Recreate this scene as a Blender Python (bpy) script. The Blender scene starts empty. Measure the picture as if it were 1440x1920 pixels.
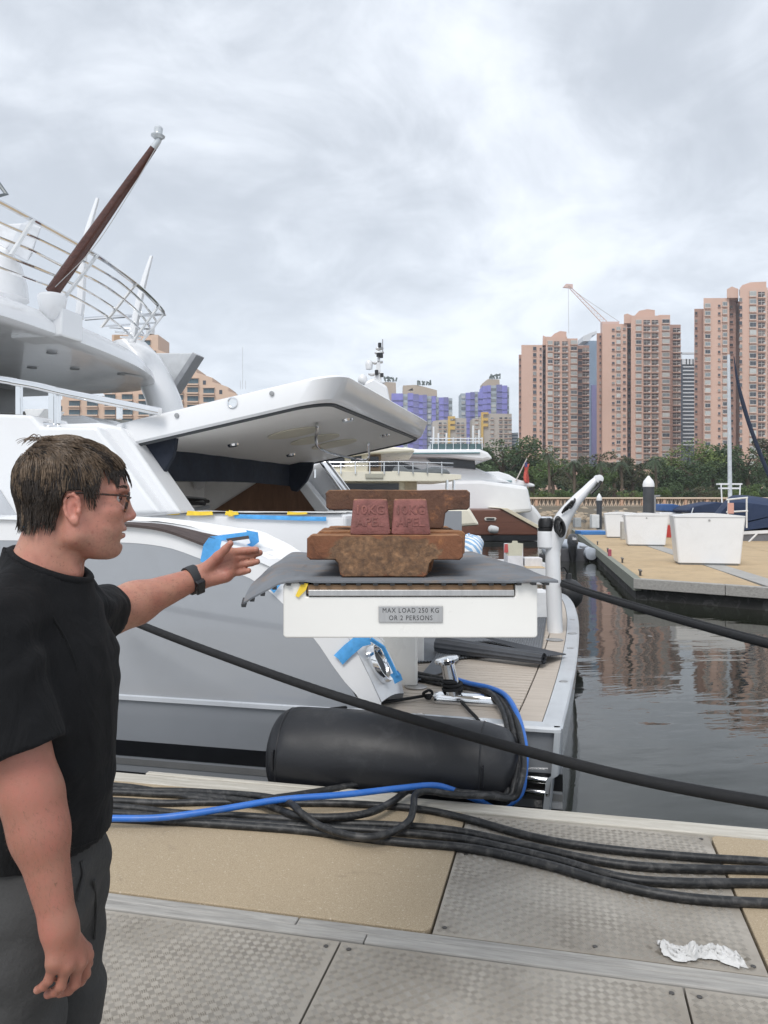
import bpy, bmesh, math, random
import numpy as np
from mathutils import Vector, Matrix, noise as mnoise

random.seed(7)
rng = np.random.default_rng(11)
R = math.radians
SC = bpy.context.scene
COL = SC.collection

# ------------------------------------------------------------------ camera
F, HX, HY, CAMZ = 1450.0, 720.0, 935.0, 1.7      # focal length (px), principal point and horizon row, eye height
cam_d = bpy.data.cameras.new("camera")
cam_d.sensor_fit = 'VERTICAL'; cam_d.sensor_height = 36.0
cam_d.lens = F / 1920.0 * 36.0
cam_d.shift_y = -25.0 / 1920.0
cam_d.clip_start = 0.05; cam_d.clip_end = 3000.0
cam = bpy.data.objects.new("camera", cam_d); COL.objects.link(cam)
cam.location = (0, 0, CAMZ); cam.rotation_euler = (R(90), 0, 0)
SC.camera = cam

# ------------------------------------------------------------------ overcast sky, soft sun, exposure
SUN_EL, SUN_AZ = 52.0, 200.0                      # azimuth clockwise from +Y: behind the camera, to the left
wd = bpy.data.worlds.new("World"); SC.world = wd; wd.use_nodes = True
nt = wd.node_tree; nt.nodes.clear()
def wn(t, **k):
    n = nt.nodes.new(t)
    for a, b in k.items(): setattr(n, a, b)
    return n
out = wn('ShaderNodeOutputWorld'); bg = wn('ShaderNodeBackground'); bg.inputs['Strength'].default_value = 0.1
nt.links.new(bg.outputs[0], out.inputs[0])
sky = wn('ShaderNodeTexSky', sky_type='NISHITA'); sky.sun_disc = False
sky.sun_elevation = R(SUN_EL); sky.sun_rotation = R(SUN_AZ); sky.air_density = 1.0; sky.dust_density = 2.0
tc = wn('ShaderNodeTexCoord'); sep = wn('ShaderNodeSeparateXYZ'); nt.links.new(tc.outputs['Generated'], sep.inputs[0])
def wmath(op, a, b=None):
    n = wn('ShaderNodeMath', operation=op)
    for i, q in enumerate((a, b)):
        if q is None: continue
        if isinstance(q, (int, float)): n.inputs[i].default_value = q
        else: nt.links.new(q, n.inputs[i])
    return n.outputs[0]
zc = wmath('ADD', wmath('MAXIMUM', sep.outputs['Z'], 0.0), 0.22)
comb = wn('ShaderNodeCombineXYZ')
nt.links.new(wmath('DIVIDE', sep.outputs['X'], zc), comb.inputs[0])
nt.links.new(wmath('DIVIDE', sep.outputs['Y'], zc), comb.inputs[1])
def wnoise(scale, detail, rough, dist, loc):
    mp = wn('ShaderNodeMapping'); mp.inputs['Location'].default_value = loc; mp.inputs['Rotation'].default_value = (0, 0, 0.35)
    mp.inputs['Scale'].default_value = (1.0, 0.85, 1)
    nt.links.new(comb.outputs[0], mp.inputs[0])
    n = wn('ShaderNodeTexNoise'); n.inputs['Scale'].default_value = scale; n.inputs['Detail'].default_value = detail
    n.inputs['Roughness'].default_value = rough; n.inputs['Distortion'].default_value = dist
    nt.links.new(mp.outputs[0], n.inputs['Vector']); return n.outputs['Fac']
n1 = wnoise(1.25, 9, 0.56, 0.55, (3.1, 1.7, 0)); n2 = wnoise(3.6, 9, 0.6, 0.9, (7.7, 4.2, 0))
mixn = wmath('ADD', wmath('MULTIPLY', n1, 0.72), wmath('MULTIPLY', n2, 0.28))
rp = wn('ShaderNodeValToRGB'); cr = rp.color_ramp; cr.interpolation = 'B_SPLINE'
cr.elements[0].position = 0.40; cr.elements[0].color = (0.435, 0.472, 0.525, 1)
cr.elements[1].position = 0.61; cr.elements[1].color = (0.79, 0.83, 0.885, 1)
e = cr.elements.new(0.5); e.color = (0.575, 0.615, 0.672, 1)
nt.links.new(mixn, rp.inputs[0])
# the cloud deck brightens towards the horizon all round, as thin overcast does
hz = wn('ShaderNodeMapRange'); hz.inputs[1].default_value = 0.0; hz.inputs[2].default_value = 0.40
hz.inputs[3].default_value = 0.50; hz.inputs[4].default_value = 0.0
nt.links.new(sep.outputs['Z'], hz.inputs[0])
mh = wn('ShaderNodeMix', data_type='RGBA'); nt.links.new(hz.outputs[0], mh.inputs['Factor'])
nt.links.new(rp.outputs[0], mh.inputs['A']); mh.inputs['B'].default_value = (0.745, 0.805, 0.87, 1)
sc10 = wn('ShaderNodeMix', data_type='RGBA', blend_type='MULTIPLY'); sc10.inputs['Factor'].default_value = 1
nt.links.new(mh.outputs['Result'], sc10.inputs['A']); sc10.inputs['B'].default_value = (10, 10, 10, 1); sc10.clamp_result = False
mixs = wn('ShaderNodeMix', data_type='RGBA'); mixs.inputs['Factor'].default_value = 0.92
nt.links.new(sky.outputs[0], mixs.inputs['A']); nt.links.new(sc10.outputs['Result'], mixs.inputs['B'])
nt.links.new(mixs.outputs['Result'], bg.inputs['Color'])

sd = bpy.data.lights.new("sun", 'SUN'); sd.energy = 1.5; sd.angle = R(25); sd.color = (1.0, 0.965, 0.92)
so = bpy.data.objects.new("sun", sd); COL.objects.link(so)
_az, _el = R(SUN_AZ), R(SUN_EL)
_dir = Vector((math.sin(_az) * math.cos(_el), math.cos(_az) * math.cos(_el), math.sin(_el)))
so.rotation_euler = (-_dir).to_track_quat('-Z', 'Y').to_euler(); so.location = (0, -10, 30)

SC.view_settings.view_transform = 'Standard'; SC.view_settings.look = 'None'
SC.view_settings.exposure = 0.52; SC.view_settings.gamma = 1.0
SC.render.engine = 'CYCLES'
SC.cycles.max_bounces = 6; SC.cycles.transparent_max_bounces = 12
SC.cycles.use_denoising = True
SC.cycles.caustics_reflective = False; SC.cycles.caustics_refractive = False

# ------------------------------------------------------------------ frames and helpers
DA = R(13.0); DC, DS = math.cos(DA), math.sin(DA)
def D(p):                                           # dock / yacht frame (u along the quay, v away from it) -> world
    return (p[0] * DC + p[1] * DS, -p[0] * DS + p[1] * DC, p[2])
def Dinv(p): return (p[0] * DC - p[1] * DS, p[0] * DS + p[1] * DC, p[2])
def ray(x, y): return Vector(((x - HX) / F, 1.0, (HY - y) / F))
def at(x, y, Y): return (((x - HX) / F) * Y, Y, CAMZ + (HY - y) / F * Y)
def G(x, y, z=0.0): return at(x, y, (CAMZ - z) * F / (y - HY))
def PL(x, y, p0, n):
    d = ray(x, y); n = Vector(n); t = (Vector(p0) - Vector((0, 0, CAMZ))).dot(n) / d.dot(n)
    return tuple(Vector((0, 0, CAMZ)) + d * t)
def dv(x, y, v): return Dinv(PL(x, y, (DS * v, DC * v, 0), (DS, DC, 0)))
def du(x, y, u): return Dinv(PL(x, y, (DC * u, -DS * u, 0), (DC, -DS, 0)))
def dz(x, y, z): return Dinv(PL(x, y, (0, 0, z), (0, 0, 1)))

def spline(pts, n=8, closed=False):
    P = [np.array(p, float) for p in pts]; o = []
    m = len(P); rngk = range(m if closed else m - 1)
    for i in rngk:
        if closed: p0, p1, p2, p3 = P[i - 1], P[i], P[(i + 1) % m], P[(i + 2) % m]
        else:
            p1, p2 = P[i], P[i + 1]
            p0 = P[i - 1] if i else 2 * p1 - p2
            p3 = P[i + 2] if i + 2 < m else 2 * p2 - p1
        for k in range(n):
            t = k / n
            o.append(0.5 * ((2 * p1) + (-p0 + p2) * t + (2 * p0 - 5 * p1 + 4 * p2 - p3) * t * t + (-p0 + 3 * p1 - 3 * p2 + p3) * t ** 3))
    if not closed: o.append(P[-1])
    return [tuple(q) for q in o]

ORG = {}
class MB:
    def __init__(s, T=None): s.v = []; s.f = []; s.mi = []; s.T = T
    def add(s, vs, fs, m=0):
        b = len(s.v); s.v += [tuple(map(float, p)) for p in vs]
        for f in fs: s.f.append(tuple(i + b for i in f)); s.mi.append(m)
        return s
    def box(s, x0, x1, y0, y1, z0, z1, m=0):
        return s.add([(x0,y0,z0),(x1,y0,z0),(x1,y1,z0),(x0,y1,z0),(x0,y0,z1),(x1,y0,z1),(x1,y1,z1),(x0,y1,z1)],
                     [(0,3,2,1),(4,5,6,7),(0,1,5,4),(1,2,6,5),(2,3,7,6),(3,0,4,7)], m)
    def hexa(s, bot, top, m=0):                      # two quads, same winding
        return s.add(list(bot) + list(top), [(0,3,2,1),(4,5,6,7),(0,1,5,4),(1,2,6,5),(2,3,7,6),(3,0,4,7)], m)
    def prism(s, poly, d, m=0):                      # planar polygon extruded by vector d
        n = len(poly); a = [tuple(p) for p in poly]; b = [(p[0]+d[0], p[1]+d[1], p[2]+d[2]) for p in a]
        return s.add(a + b, [tuple(range(n))[::-1], tuple(range(n, 2*n))] + [(i, (i+1) % n, n+(i+1) % n, n+i) for i in range(n)], m)
    def loft(s, rings, m=0, caps=True, closed=True):
        n = len(rings[0]); vs = [p for r in rings for p in r]; fs = []
        for k in range(len(rings) - 1):
            for i in range(n if closed else n - 1):
                j = (i + 1) % n; fs.append((k*n+i, k*n+j, (k+1)*n+j, (k+1)*n+i))
        if caps and closed: fs += [tuple(range(n))[::-1], tuple(range((len(rings)-1)*n, len(rings)*n))]
        return s.add(vs, fs, m)
    def grid(s, rows, m=0): return s.loft(rows, m, caps=False, closed=False)
    def tube(s, path, r, n=10, m=0, caps=True, sx=1.0):
        P = [Vector(p) for p in path]; rr = r if hasattr(r, '__len__') else [r] * len(P)
        t0 = (P[1] - P[0]).normalized(); a = t0.orthogonal().normalized() if abs(t0.z) > .95 else t0.cross(Vector((0,0,1))).normalized()
        rings = []
        for i, p in enumerate(P):
            t = (P[min(i+1, len(P)-1)] - P[max(i-1, 0)]).normalized()
            a = (a - t * a.dot(t)).normalized(); b = t.cross(a)
            rings.append([tuple(p + (a * math.cos(2*math.pi*k/n) * sx + b * math.sin(2*math.pi*k/n)) * rr[i]) for k in range(n)])
        return s.loft(rings, m, caps)
    def lathe(s, prof, c, ax=(0,0,1), n=24, m=0, caps=True):   # prof: (radius, height along ax)
        A = Vector(ax).normalized(); B = A.orthogonal().normalized(); C = A.cross(B); c = Vector(c)
        return s.loft([[tuple(c + A*h + (B*math.cos(2*math.pi*k/n) + C*math.sin(2*math.pi*k/n))*max(r, 1e-4)) for k in range(n)] for r, h in prof], m, caps)
    def ell(s, c, r, n=16, m=0):
        rows = []
        for i in range(n//2 + 1):
            a = math.pi * i / (n//2)
            rows.append([(c[0]+r[0]*max(math.sin(a),1e-3)*math.cos(2*math.pi*k/n), c[1]+r[1]*max(math.sin(a),1e-3)*math.sin(2*math.pi*k/n), c[2]-r[2]*math.cos(a)) for k in range(n)])
        return s.loft(rows, m)
    def mesh(s, name, mats, smooth=False, org=None):
        V = np.array(s.v, float)
        if s.T is not None: V = np.array([s.T(p) for p in s.v])
        if org is None:
            lo, hi = V.min(0), V.max(0); org = np.array([(lo[0]+hi[0])/2, (lo[1]+hi[1])/2, lo[2]])
        me = bpy.data.meshes.new(name); me.from_pydata([tuple(p) for p in (V - org)], [], s.f)
        for mt in (mats if isinstance(mats, (list, tuple)) else [mats]): me.materials.append(mt)
        if max(s.mi, default=0): me.polygons.foreach_set('material_index', s.mi)
        bm = bmesh.new(); bm.from_mesh(me); bmesh.ops.recalc_face_normals(bm, faces=bm.faces); bm.to_mesh(me); bm.free()
        if smooth: shade(me, smooth if not isinstance(smooth, bool) else 40)
        me.update(); return me, Vector(org)
    def build(s, name, mats, parent=None, smooth=False, bev=0, seg=2, **tags):
        me, org = s.mesh(name, mats, smooth)
        return put(name, me, org, parent, bev=bev, seg=seg, **tags)
def shade(me, deg):
    me.polygons.foreach_set('use_smooth', [True] * len(me.polygons))
    if deg < 180: me.set_sharp_from_angle(angle=R(deg))
def put(name, me, org, parent=None, rot=(0,0,0), bev=0, seg=2, label=None, cat=None, group=None, kind=None):
    o = bpy.data.objects.new(name, me); COL.objects.link(o)
    org = Vector(org); ORG[o.name] = org.copy()
    o.location = org - (ORG[parent.name] if parent else Vector((0,0,0))); o.rotation_euler = rot
    if parent: o.parent = parent
    if bev:
        b = o.modifiers.new('bevel', 'BEVEL'); b.width = bev; b.segments = seg; b.limit_method = 'ANGLE'; b.angle_limit = R(35); b.harden_normals = False
    return tag(o, label, cat, group, kind)
def tag(o, label=None, cat=None, group=None, kind=None):
    if label: o['label'] = label
    if cat: o['category'] = cat
    if group: o['group'] = group
    if kind: o['kind'] = kind
    return o
def thing(name, loc, label, cat, group=None):
    return put(name, None, loc, None, label=label, cat=cat, group=group)
def copy_tree(o, parent=None, loc=None, **tags):
    c = o.copy(); COL.objects.link(c); c.parent = parent
    if loc is not None: c.location = loc
    ORG[c.name] = Vector(c.location) + (ORG[parent.name] if parent else Vector((0,0,0)))
    for ch in [q for q in bpy.data.objects if q.parent == o]: copy_tree(ch, c)
    tag(c, **tags); return c
def text_mesh(body, size, ext=0.0, align='CENTER', bevel=0, spacing=1.0):
    cu = bpy.data.curves.new('text', 'FONT'); cu.body = body; cu.size = size; cu.extrude = ext; cu.align_x = align; cu.align_y = 'CENTER'
    cu.bevel_depth = bevel; cu.space_character = spacing; cu.resolution_u = 3
    o = bpy.data.objects.new('text', cu); COL.objects.link(o)
    me = bpy.data.meshes.new_from_object(o.evaluated_get(bpy.context.evaluated_depsgraph_get()))
    bpy.data.objects.remove(o); bpy.data.curves.remove(cu); return me

# ------------------------------------------------------------------ materials
MATS = {}
class NB:
    def __init__(s, name):
        s.m = bpy.data.materials.new(name); s.m.use_nodes = True; s.t = s.m.node_tree
        s.p = s.t.nodes['Principled BSDF']; MATS[name] = s.m; s.co = None
    def n(s, t, **k):
        q = s.t.nodes.new(t)
        for a, b in k.items(): setattr(q, a, b)
        return q
    def L(s, a, b): s.t.links.new(a, b)
    def coord(s, scale=(1,1,1), rot=(0,0,0), rnd=True):
        tc = s.n('ShaderNodeTexCoord'); mp = s.n('ShaderNodeMapping'); mp.inputs['Scale'].default_value = scale; mp.inputs['Rotation'].default_value = rot
        src = tc.outputs['Object']
        if rnd:
            oi = s.n('ShaderNodeObjectInfo'); ad = s.n('ShaderNodeVectorMath', operation='ADD'); sm = s.n('ShaderNodeMath', operation='MULTIPLY')
            sm.inputs[1].default_value = 37.0; s.L(oi.outputs['Random'], sm.inputs[0]); s.L(src, ad.inputs[0]); s.L(sm.outputs[0], ad.inputs[1]); src = ad.outputs[0]
        s.L(src, mp.inputs[0]); return mp.outputs[0]
    def noise(s, vec, scale, detail=4, rough=.55, dist=0):
        q = s.n('ShaderNodeTexNoise'); q.inputs['Scale'].default_value = scale; q.inputs['Detail'].default_value = detail
        q.inputs['Roughness'].default_value = rough; q.inputs['Distortion'].default_value = dist; s.L(vec, q.inputs['Vector']); return q.outputs['Fac']
    def ramp(s, fac, stops):
        q = s.n('ShaderNodeValToRGB'); e = q.color_ramp.elements
        while len(e) < len(stops): e.new(.5)
        for i, (p, c) in enumerate(stops):
            e[i].position = p; e[i].color = (tuple(c)[:3] + (1,)) if hasattr(c, '__len__') else (c, c, c, 1)
        s.L(fac, q.inputs[0]); return q.outputs[0]
    def mix(s, fac, a, b, blend='MIX'):
        q = s.n('ShaderNodeMix', data_type='RGBA', blend_type=blend)
        for sock, val in ((q.inputs['Factor'], fac), (q.inputs['A'], a), (q.inputs['B'], b)):
            if isinstance(val, (int, float)): sock.default_value = val
            elif hasattr(val, '__len__'): sock.default_value = tuple(val)[:3] + (1,)
            else: s.L(val, sock)
        return q.outputs['Result']
    def math(s, op, a, b=None):
        q = s.n('ShaderNodeMath', operation=op)
        for i, v in enumerate((a, b)):
            if v is None: continue
            if isinstance(v, (int, float)): q.inputs[i].default_value = v
            else: s.L(v, q.inputs[i])
        return q.outputs[0]
    def bump(s, h, strength=.3, dist=.01):
        q = s.n('ShaderNodeBump'); q.inputs['Strength'].default_value = strength; q.inputs['Distance'].default_value = dist
        s.L(h, q.inputs['Height']); s.L(q.outputs[0], s.p.inputs['Normal'])
    def set(s, **k):
        for a, v in k.items():
            sock = s.p.inputs[a.replace('_', ' ')]
            if isinstance(v, (int, float)): sock.default_value = v
            elif hasattr(v, '__len__'): sock.default_value = tuple(v)[:3] + (1,)
            else: s.L(v, sock)
        return s
def M(name, col, rough=.5, metal=0, var=.12, vs=5, bump=0, bs=90, bd=.003, coat=0, rvar=.12, stretch=(1,1,1), stain=None, st=.25, sth=.6):
    """plain paint, metal, plastic, cloth: colour that drifts a little, uneven gloss, optional stain and fine relief"""
    if name in MATS: return MATS[name]
    b = NB(name); co = b.coord(stretch); f = b.noise(co, vs, 5, .6, .4)
    lo = tuple(c * (1 - var) for c in col); hi = tuple(min(1, c * (1 + var * .7)) for c in col)
    c = b.ramp(f, [(.3, lo), (.7, hi)])
    if stain is not None:
        c = b.mix(b.math('MULTIPLY', b.ramp(b.noise(co, vs * 2.3, 8, .68, .8), [(sth - .08, 0.0), (sth + .1, 1.0)]), st), c, stain)
    b.set(Base_Color=c, Metallic=metal)
    q = b.n('ShaderNodeMapRange'); q.inputs[3].default_value = max(.02, rough - rvar); q.inputs[4].default_value = min(1, rough + rvar)
    b.L(b.noise(co, vs * 3.1, 5, .6), q.inputs[0]); b.L(q.outputs[0], b.p.inputs['Roughness'])
    if coat: b.set(Coat_Weight=coat, Coat_Roughness=.06)
    if bump: b.bump(b.noise(co, bs, 6, .62), bump, bd)
    return b.m
# ------------------------------------------------------------------ shared materials
WHITE = M('gelcoat_white', (.755, .765, .78), .22, var=.03, vs=1.5, coat=.4, rvar=.08)
CREAM = M('gelcoat_cream', (.78, .74, .62), .3, var=.04, vs=1)
GREYH = M('hull_grey', (.315, .335, .365), .16, var=.05, vs=.8, coat=.8, rvar=.06, stain=(.25, .26, .27), st=.18, sth=.6)
LGREY = M('rim_grey', (.50, .53, .56), .35, var=.08, vs=3, coat=.2, stain=(.3,.3,.3), st=.3)
CHROME = M('chrome', (.78, .79, .80), .1, 1, var=.03, rvar=.06)
STEEL = M('brushed_steel', (.50, .49, .48), .35, 1, var=.1, vs=4, stretch=(30, 3, 3), rvar=.12)
BLACKP = M('black_paint', (.012, .013, .016), .35, var=.2)
RUBBER = M('black_rubber', (.018, .019, .021), .5, var=.25, vs=3, bump=.25, bs=140, stain=(.10, .10, .10), st=.25, sth=.62)
CABLE = M('cable_black', (.010, .011, .0125), .48, var=.3, vs=8, bump=.12, bs=60, stain=(.13, .125, .12), st=.42, sth=.56)
ROPEB = M('rope_black', (.007, .0075, .009), .8, var=.3, vs=10)
BLUEH = M('hose_blue', (.025, .145, .52), .38, var=.12, vs=6, stain=(.2,.25,.35), st=.25)
BTAPE = M('tape_blue', (.09, .38, .78), .65, var=.2, vs=14, bump=.6, bs=24, bd=.01)
YTAPE = M('tape_yellow', (.85, .60, .05), .6, var=.15, vs=20, bump=.3, bs=40)
NAVYC = M('cloth_navy', (.012, .017, .03), .85, var=.3, vs=6, bump=.4, bs=40)
FILM = M('masking_film', (.84, .845, .84), .85, var=.03, vs=5, bump=.35, bs=9, bd=.02)
GLASS = M('tinted_glass', (.03, .035, .045), .06, var=.2, vs=.5)
GREYP = M('plastic_grey', (.30, .31, .32), .5, var=.1)
CARD = M('cardboard', (.55, .42, .26), .8, var=.12, vs=8)
PAPER = M('paper_white', (.82, .82, .81), .8, var=.04, vs=12)
TEXTB = M('print_black', (.02, .02, .022), .5, var=.1)

def wood_mat(name, a, b_, rough=.75, scale=(3, 40, 40), bump=.5, rz=None):
    b = NB(name); co0 = b.coord((1, 1, 1), (0, 0, DA if rz is None else rz)); mp_ = b.n('ShaderNodeMapping'); mp_.inputs['Scale'].default_value = scale; b.L(co0, mp_.inputs[0]); co = mp_.outputs[0]; f = b.noise(co, 1.0, 9, .68, .5); g = b.noise(co, 4.2, 6, .6, .2)
    oi = b.n('ShaderNodeObjectInfo')
    c = b.mix(b.math('MULTIPLY', g, .35), b.ramp(f, [(.33, a), (.66, b_)]), tuple(x * .35 for x in a))
    c = b.mix(b.math('MULTIPLY', oi.outputs['Random'], .35), c, tuple(x * .72 for x in b_))
    b.set(Base_Color=c, Roughness=rough); b.bump(b.math('ADD', f, b.math('MULTIPLY', g, .6)), bump, .004); return b.m
TIMBER = wood_mat('weathered_timber', (.25, .24, .225), (.50, .485, .455))
TIMBERP = wood_mat('bleached_timber', (.43, .40, .34), (.68, .65, .58))
TEAK = wood_mat('teak_bleached', (.44, .38, .32), (.62, .55, .475), .7, (2, 30, 30), .2)
VENEER = wood_mat('brown_veneer', (.15, .075, .04), (.24, .125, .07), .45, (14, 3, 2), .05)
MAHOG = wood_mat('varnished_mahogany', (.060, .022, .017), (.115, .045, .033), .25, (6, 40, 40), .02)
CAPDARK = wood_mat('dark_cap_rail', (.06, .045, .045), (.11, .085, .08), .8, (3, 30, 30), .3)

b = NB('sand_panel'); co = b.coord()
g1 = b.noise(co, 230, 3, .8); g2 = b.noise(co, 3, 6, .6, .5); g3 = b.noise(co, 90, 2, .5)
c = b.mix(b.math('MULTIPLY', g2, .5), b.ramp(g1, [(.28, (.20, .15, .095)), (.5, (.405, .325, .22)), (.74, (.60, .51, .38))]), (.36, .28, .185))
c = b.mix(b.ramp(g3, [(.66, 0.0), (.72, .7)]), c, (.60, .53, .42))
c = b.mix(b.math('MULTIPLY', b.ramp(b.noise(co, 5.5, 8, .7, 1.2), [(.60, 0.0), (.76, 1.0)]), .55), c, (.17, .135, .10))
b.set(Base_Color=c, Roughness=.9); b.bump(g1, .55, .004); SAND = b.m

b = NB('tread_plate'); co = b.coord()
g1 = b.noise(co, 2.2, 8, .62, .8); g2 = b.noise(co, 26, 6, .65); g3 = b.noise(co, 7, 9, .72, 1.5)
g4 = b.noise(co, .9, 7, .65, 1.0)
c = b.ramp(g1, [(.3, (.28, .252, .212)), (.52, (.37, .338, .292)), (.72, (.45, .418, .368))])
c = b.mix(b.ramp(g2, [(.5, 0.0), (.75, .45)]), c, (.24, .21, .175))
c = b.mix(b.ramp(g3, [(.66, 0.0), (.71, .7)]), c, (.62, .62, .61))
c = b.mix(b.ramp(g4, [(.5, 0.0), (.68, .45)]), c, (.20, .175, .145))
b.set(Base_Color=c, Metallic=.12, Roughness=.55); b.bump(g2, .15, .002); PLATE = b.m
b = NB('tread_bar_worn'); co = b.coord(); g1 = b.noise(co, 3, 6, .6, .6)
b.set(Base_Color=b.ramp(g1, [(.35, (.29, .265, .23)), (.65, (.43, .402, .36))]), Metallic=.45, Roughness=.38); BAR = b.m

b = NB('sea_water'); co = b.coord((1, 1, 1), (0, 0, R(-13)), rnd=False)
def sc(b, k, r=0):
    mp = b.n('ShaderNodeMapping'); mp.inputs['Scale'].default_value = k; mp.inputs['Rotation'].default_value = (0, 0, r); b.L(co, mp.inputs[0]); return mp.outputs[0]
w1 = b.noise(sc(b, (.50, 1.0, 1)), .85, 2.5, .5, .6); w2 = b.noise(sc(b, (.7, 1.6, 1), .3), 3.4, 3, .5, .3); w3 = b.noise(sc(b, (1, 1, 1)), .16, 3, .5)
h = b.math('ADD', w1, b.math('MULTIPLY', b.math('MULTIPLY', w2, b.ramp(w3, [(.35, .08), (.65, .5)])), .42))
b.set(Base_Color=(.019, .021, .015), Roughness=.015, IOR=1.40); b.bump(h, .058, .30); WATER = b.m

# ------------------------------------------------------------------ water and quay
WZ = -0.45
m = MB(); nx = 2
m.add([(-400, 1, WZ), (400, 1, WZ), (400, 84, WZ), (-400, 84, WZ)], [(0, 1, 2, 3)]); m.build('water', WATER, kind='structure')

dock = MB(D).box(-9, 9, -2.2, 4.12, -.30, -.035).box(-9, 9, -2.1, 4.0, -.8, -.30).build('dock', M('dock_core', (.05, .048, .045), .9), kind='structure')
VE0, VE1, VM0, VM1 = 4.17, 4.30, 2.86, 2.985
def plank(u0, u1, v0, v1, z0, z1, mat, name='plank'):
    return MB(D).box(u0, u1, v0, v1, z0, z1).build(name, mat, dock, bev=.006)
us = [-9, -5.9, -3.0, -1.33, 2.1, 4.6, 9]
for i in range(len(us) - 1):                          # edge boards facing the water, and the mid strip in two widths
    plank(us[i] + .003, us[i+1] - .003, VE0 + .002, VE1, -.2, .006 + .004 * (i % 2), TIMBERP)
    plank(us[i] + .5, us[i+1] + .497, 4.303, 4.345, -.14, -.012 if i != 2 else .012, TIMBERP)
us2 = [-9, -4.2, -1.04, 3.4, 9]
for i in range(4):
    plank(us2[i] + .002, us2[i+1] - .002, VM0 + .066, VM1 - .002, -.04, .002, TIMBER)
    plank(us2[i] + .3, us2[i+1] + .297, VM0 + .003, VM0 + .062, -.04, .006, TIMBER)
def relief_mesh(w, d):
    m = MB(); cs = .0315; k = 0
    for i in range(int(w / cs)):
        for j in range(int(d / cs)):
            cx, cy = (i + .5) * cs - w/2, (j + .5) * cs - d/2
            a = R(40) if (i + j) % 2 else R(-50)
            ca, sa = math.cos(a), math.sin(a)
            for q in range(4):
                o = (q - 1.5) * .0070; hl = .0112; hw = .0021
                ps = [(-hl, o - hw, 0), (hl, o - hw, 0), (hl, o + hw, 0), (-hl, o + hw, 0), (-hl * .55, o, .0034), (hl * .55, o, .0034)]
                m.add([(cx + x*ca - y*sa, cy + x*sa + y*ca, z) for x, y, z in ps], [(0,1,5,4), (1,2,5), (2,3,4,5), (3,0,4)])
    return m.mesh('tread_relief', BAR, org=(0, 0, 0))[0]
rel = {}
screw_me = MB().lathe([(.0095, 0), (.0095, .003), (.006, .0042), (.0025, .003)], (0, 0, 0), n=14).mesh('screw', M('screw_dull', (.12, .115, .11), .5, .6), org=(0,0,0))[0]
def plate(u0, u1, v0, v1, relief=True, z=0.0, lab=None):
    g = .0035
    o = MB(D).box(u0 + g, u1 - g, v0 + g, v1 - g, -.03, z).build('deck_plate', PLATE, dock, bev=.003, label=lab)
    if relief:
        key = (round(u1 - u0, 2), round(v1 - v0, 2))
        if key not in rel: rel[key] = relief_mesh(key[0] - .03, key[1] - .03)
        put('tread_relief', rel[key], D(((u0+u1)/2, (v0+v1)/2, z - .0002)), o, rot=(0, 0, -DA), kind='stuff')
        for a, c in ((.045, .05), (.045, -.05), (-.045, .05), (-.045, -.05), (.62, .05), (.05, .7)):
            uu = u0 + a if a > 0 else u1 + a; vv = v0 + c if c > 0 else v1 + c
            put('screw', screw_me, D((uu, vv, z + .0005)), o)
def sand(u0, u1, v0, v1):
    r = .04; pts = []
    for cx, cy, a0 in ((u1-r, v1-r, 0), (u0+r, v1-r, 90), (u0+r, v0+r, 180), (u1-r, v0+r, 270)):
        for k in range(5): pts.append((cx + r*math.cos(R(a0 + k*22.5)), cy + r*math.sin(R(a0 + k*22.5)), -.03))
    MB(D).prism(pts, (0, 0, .036)).build('sand_panel', SAND, dock, bev=.004)
for u0, u1, k in ((-9, -7, 1), (-7, -5.8, 0), (-5.8, -2.95, 1), (-2.95, -.5, 1), (-.5, .72, 0), (.72, 3.2, 1), (3.2, 4.4, 0), (4.4, 9, 1)):
    if k: sand(u0 + .006, u1 - .006, VM1 + .006, VE0 - .006)
    else: plate(u0, u1, VM1 + .002, VE0 - .002)
u = -.83 - 1.24 * 6
while u < 8:
    plate(u, u + 1.24, 1.50, VM0, relief=-3.4 < u < 2.0)
    plate(u, u + 1.24, .10, 1.5, relief=-2.2 < u < .1); plate(u, u + 1.24, -2.2, .10, relief=False)
    u += 1.24
# ------------------------------------------------------------------ the moored yacht (stern quarter), frame u = aft, v = away from quay
YA = thing('motor_yacht', D((-4, 8.7, WZ)), 'large white and grey motor yacht with its stern hatch raised, moored along the quay', 'yacht')
HV = 4.95
def hv(z): return HV + (.17 * (.29 - z) / .75 if z < .29 else .035 * (z - .29))
def pxuz(pts, v=4.97): return [(q[0], q[2]) for q in (dv(x, y, v) for x, y in pts)]
gcur = pxuz([(-400, 1012), (20, 1013), (151, 1018), (233, 1017), (311, 1026), (373, 1047), (430, 1068), (482, 1092), (529, 1130), (591, 1198), (640, 1268), (690, 1322)])
gu, gz = zip(*spline([(a, b, 0) for a, b in gcur], 4)) and ([p[0] for p in spline([(a, b, 0) for a, b in gcur], 4)], [p[1] for p in spline([(a, b, 0) for a, b in gcur], 4)])
def gtop(u): return float(np.interp(u, gu, gz)) if u < gu[-1] else .262
wcur = spline([(a, b, 0) for a, b in pxuz([(-400, 968), (20, 974), (151, 980), (241, 984), (311, 994), (389, 1022), (450, 1040), (514, 1066), (575, 1108), (632, 1166), (672, 1225), (716, 1316)])], 4)
wu, wz = [p[0] for p in wcur], [p[1] for p in wcur]
def wtop(u): return float(np.interp(u, wu, wz))

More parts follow.
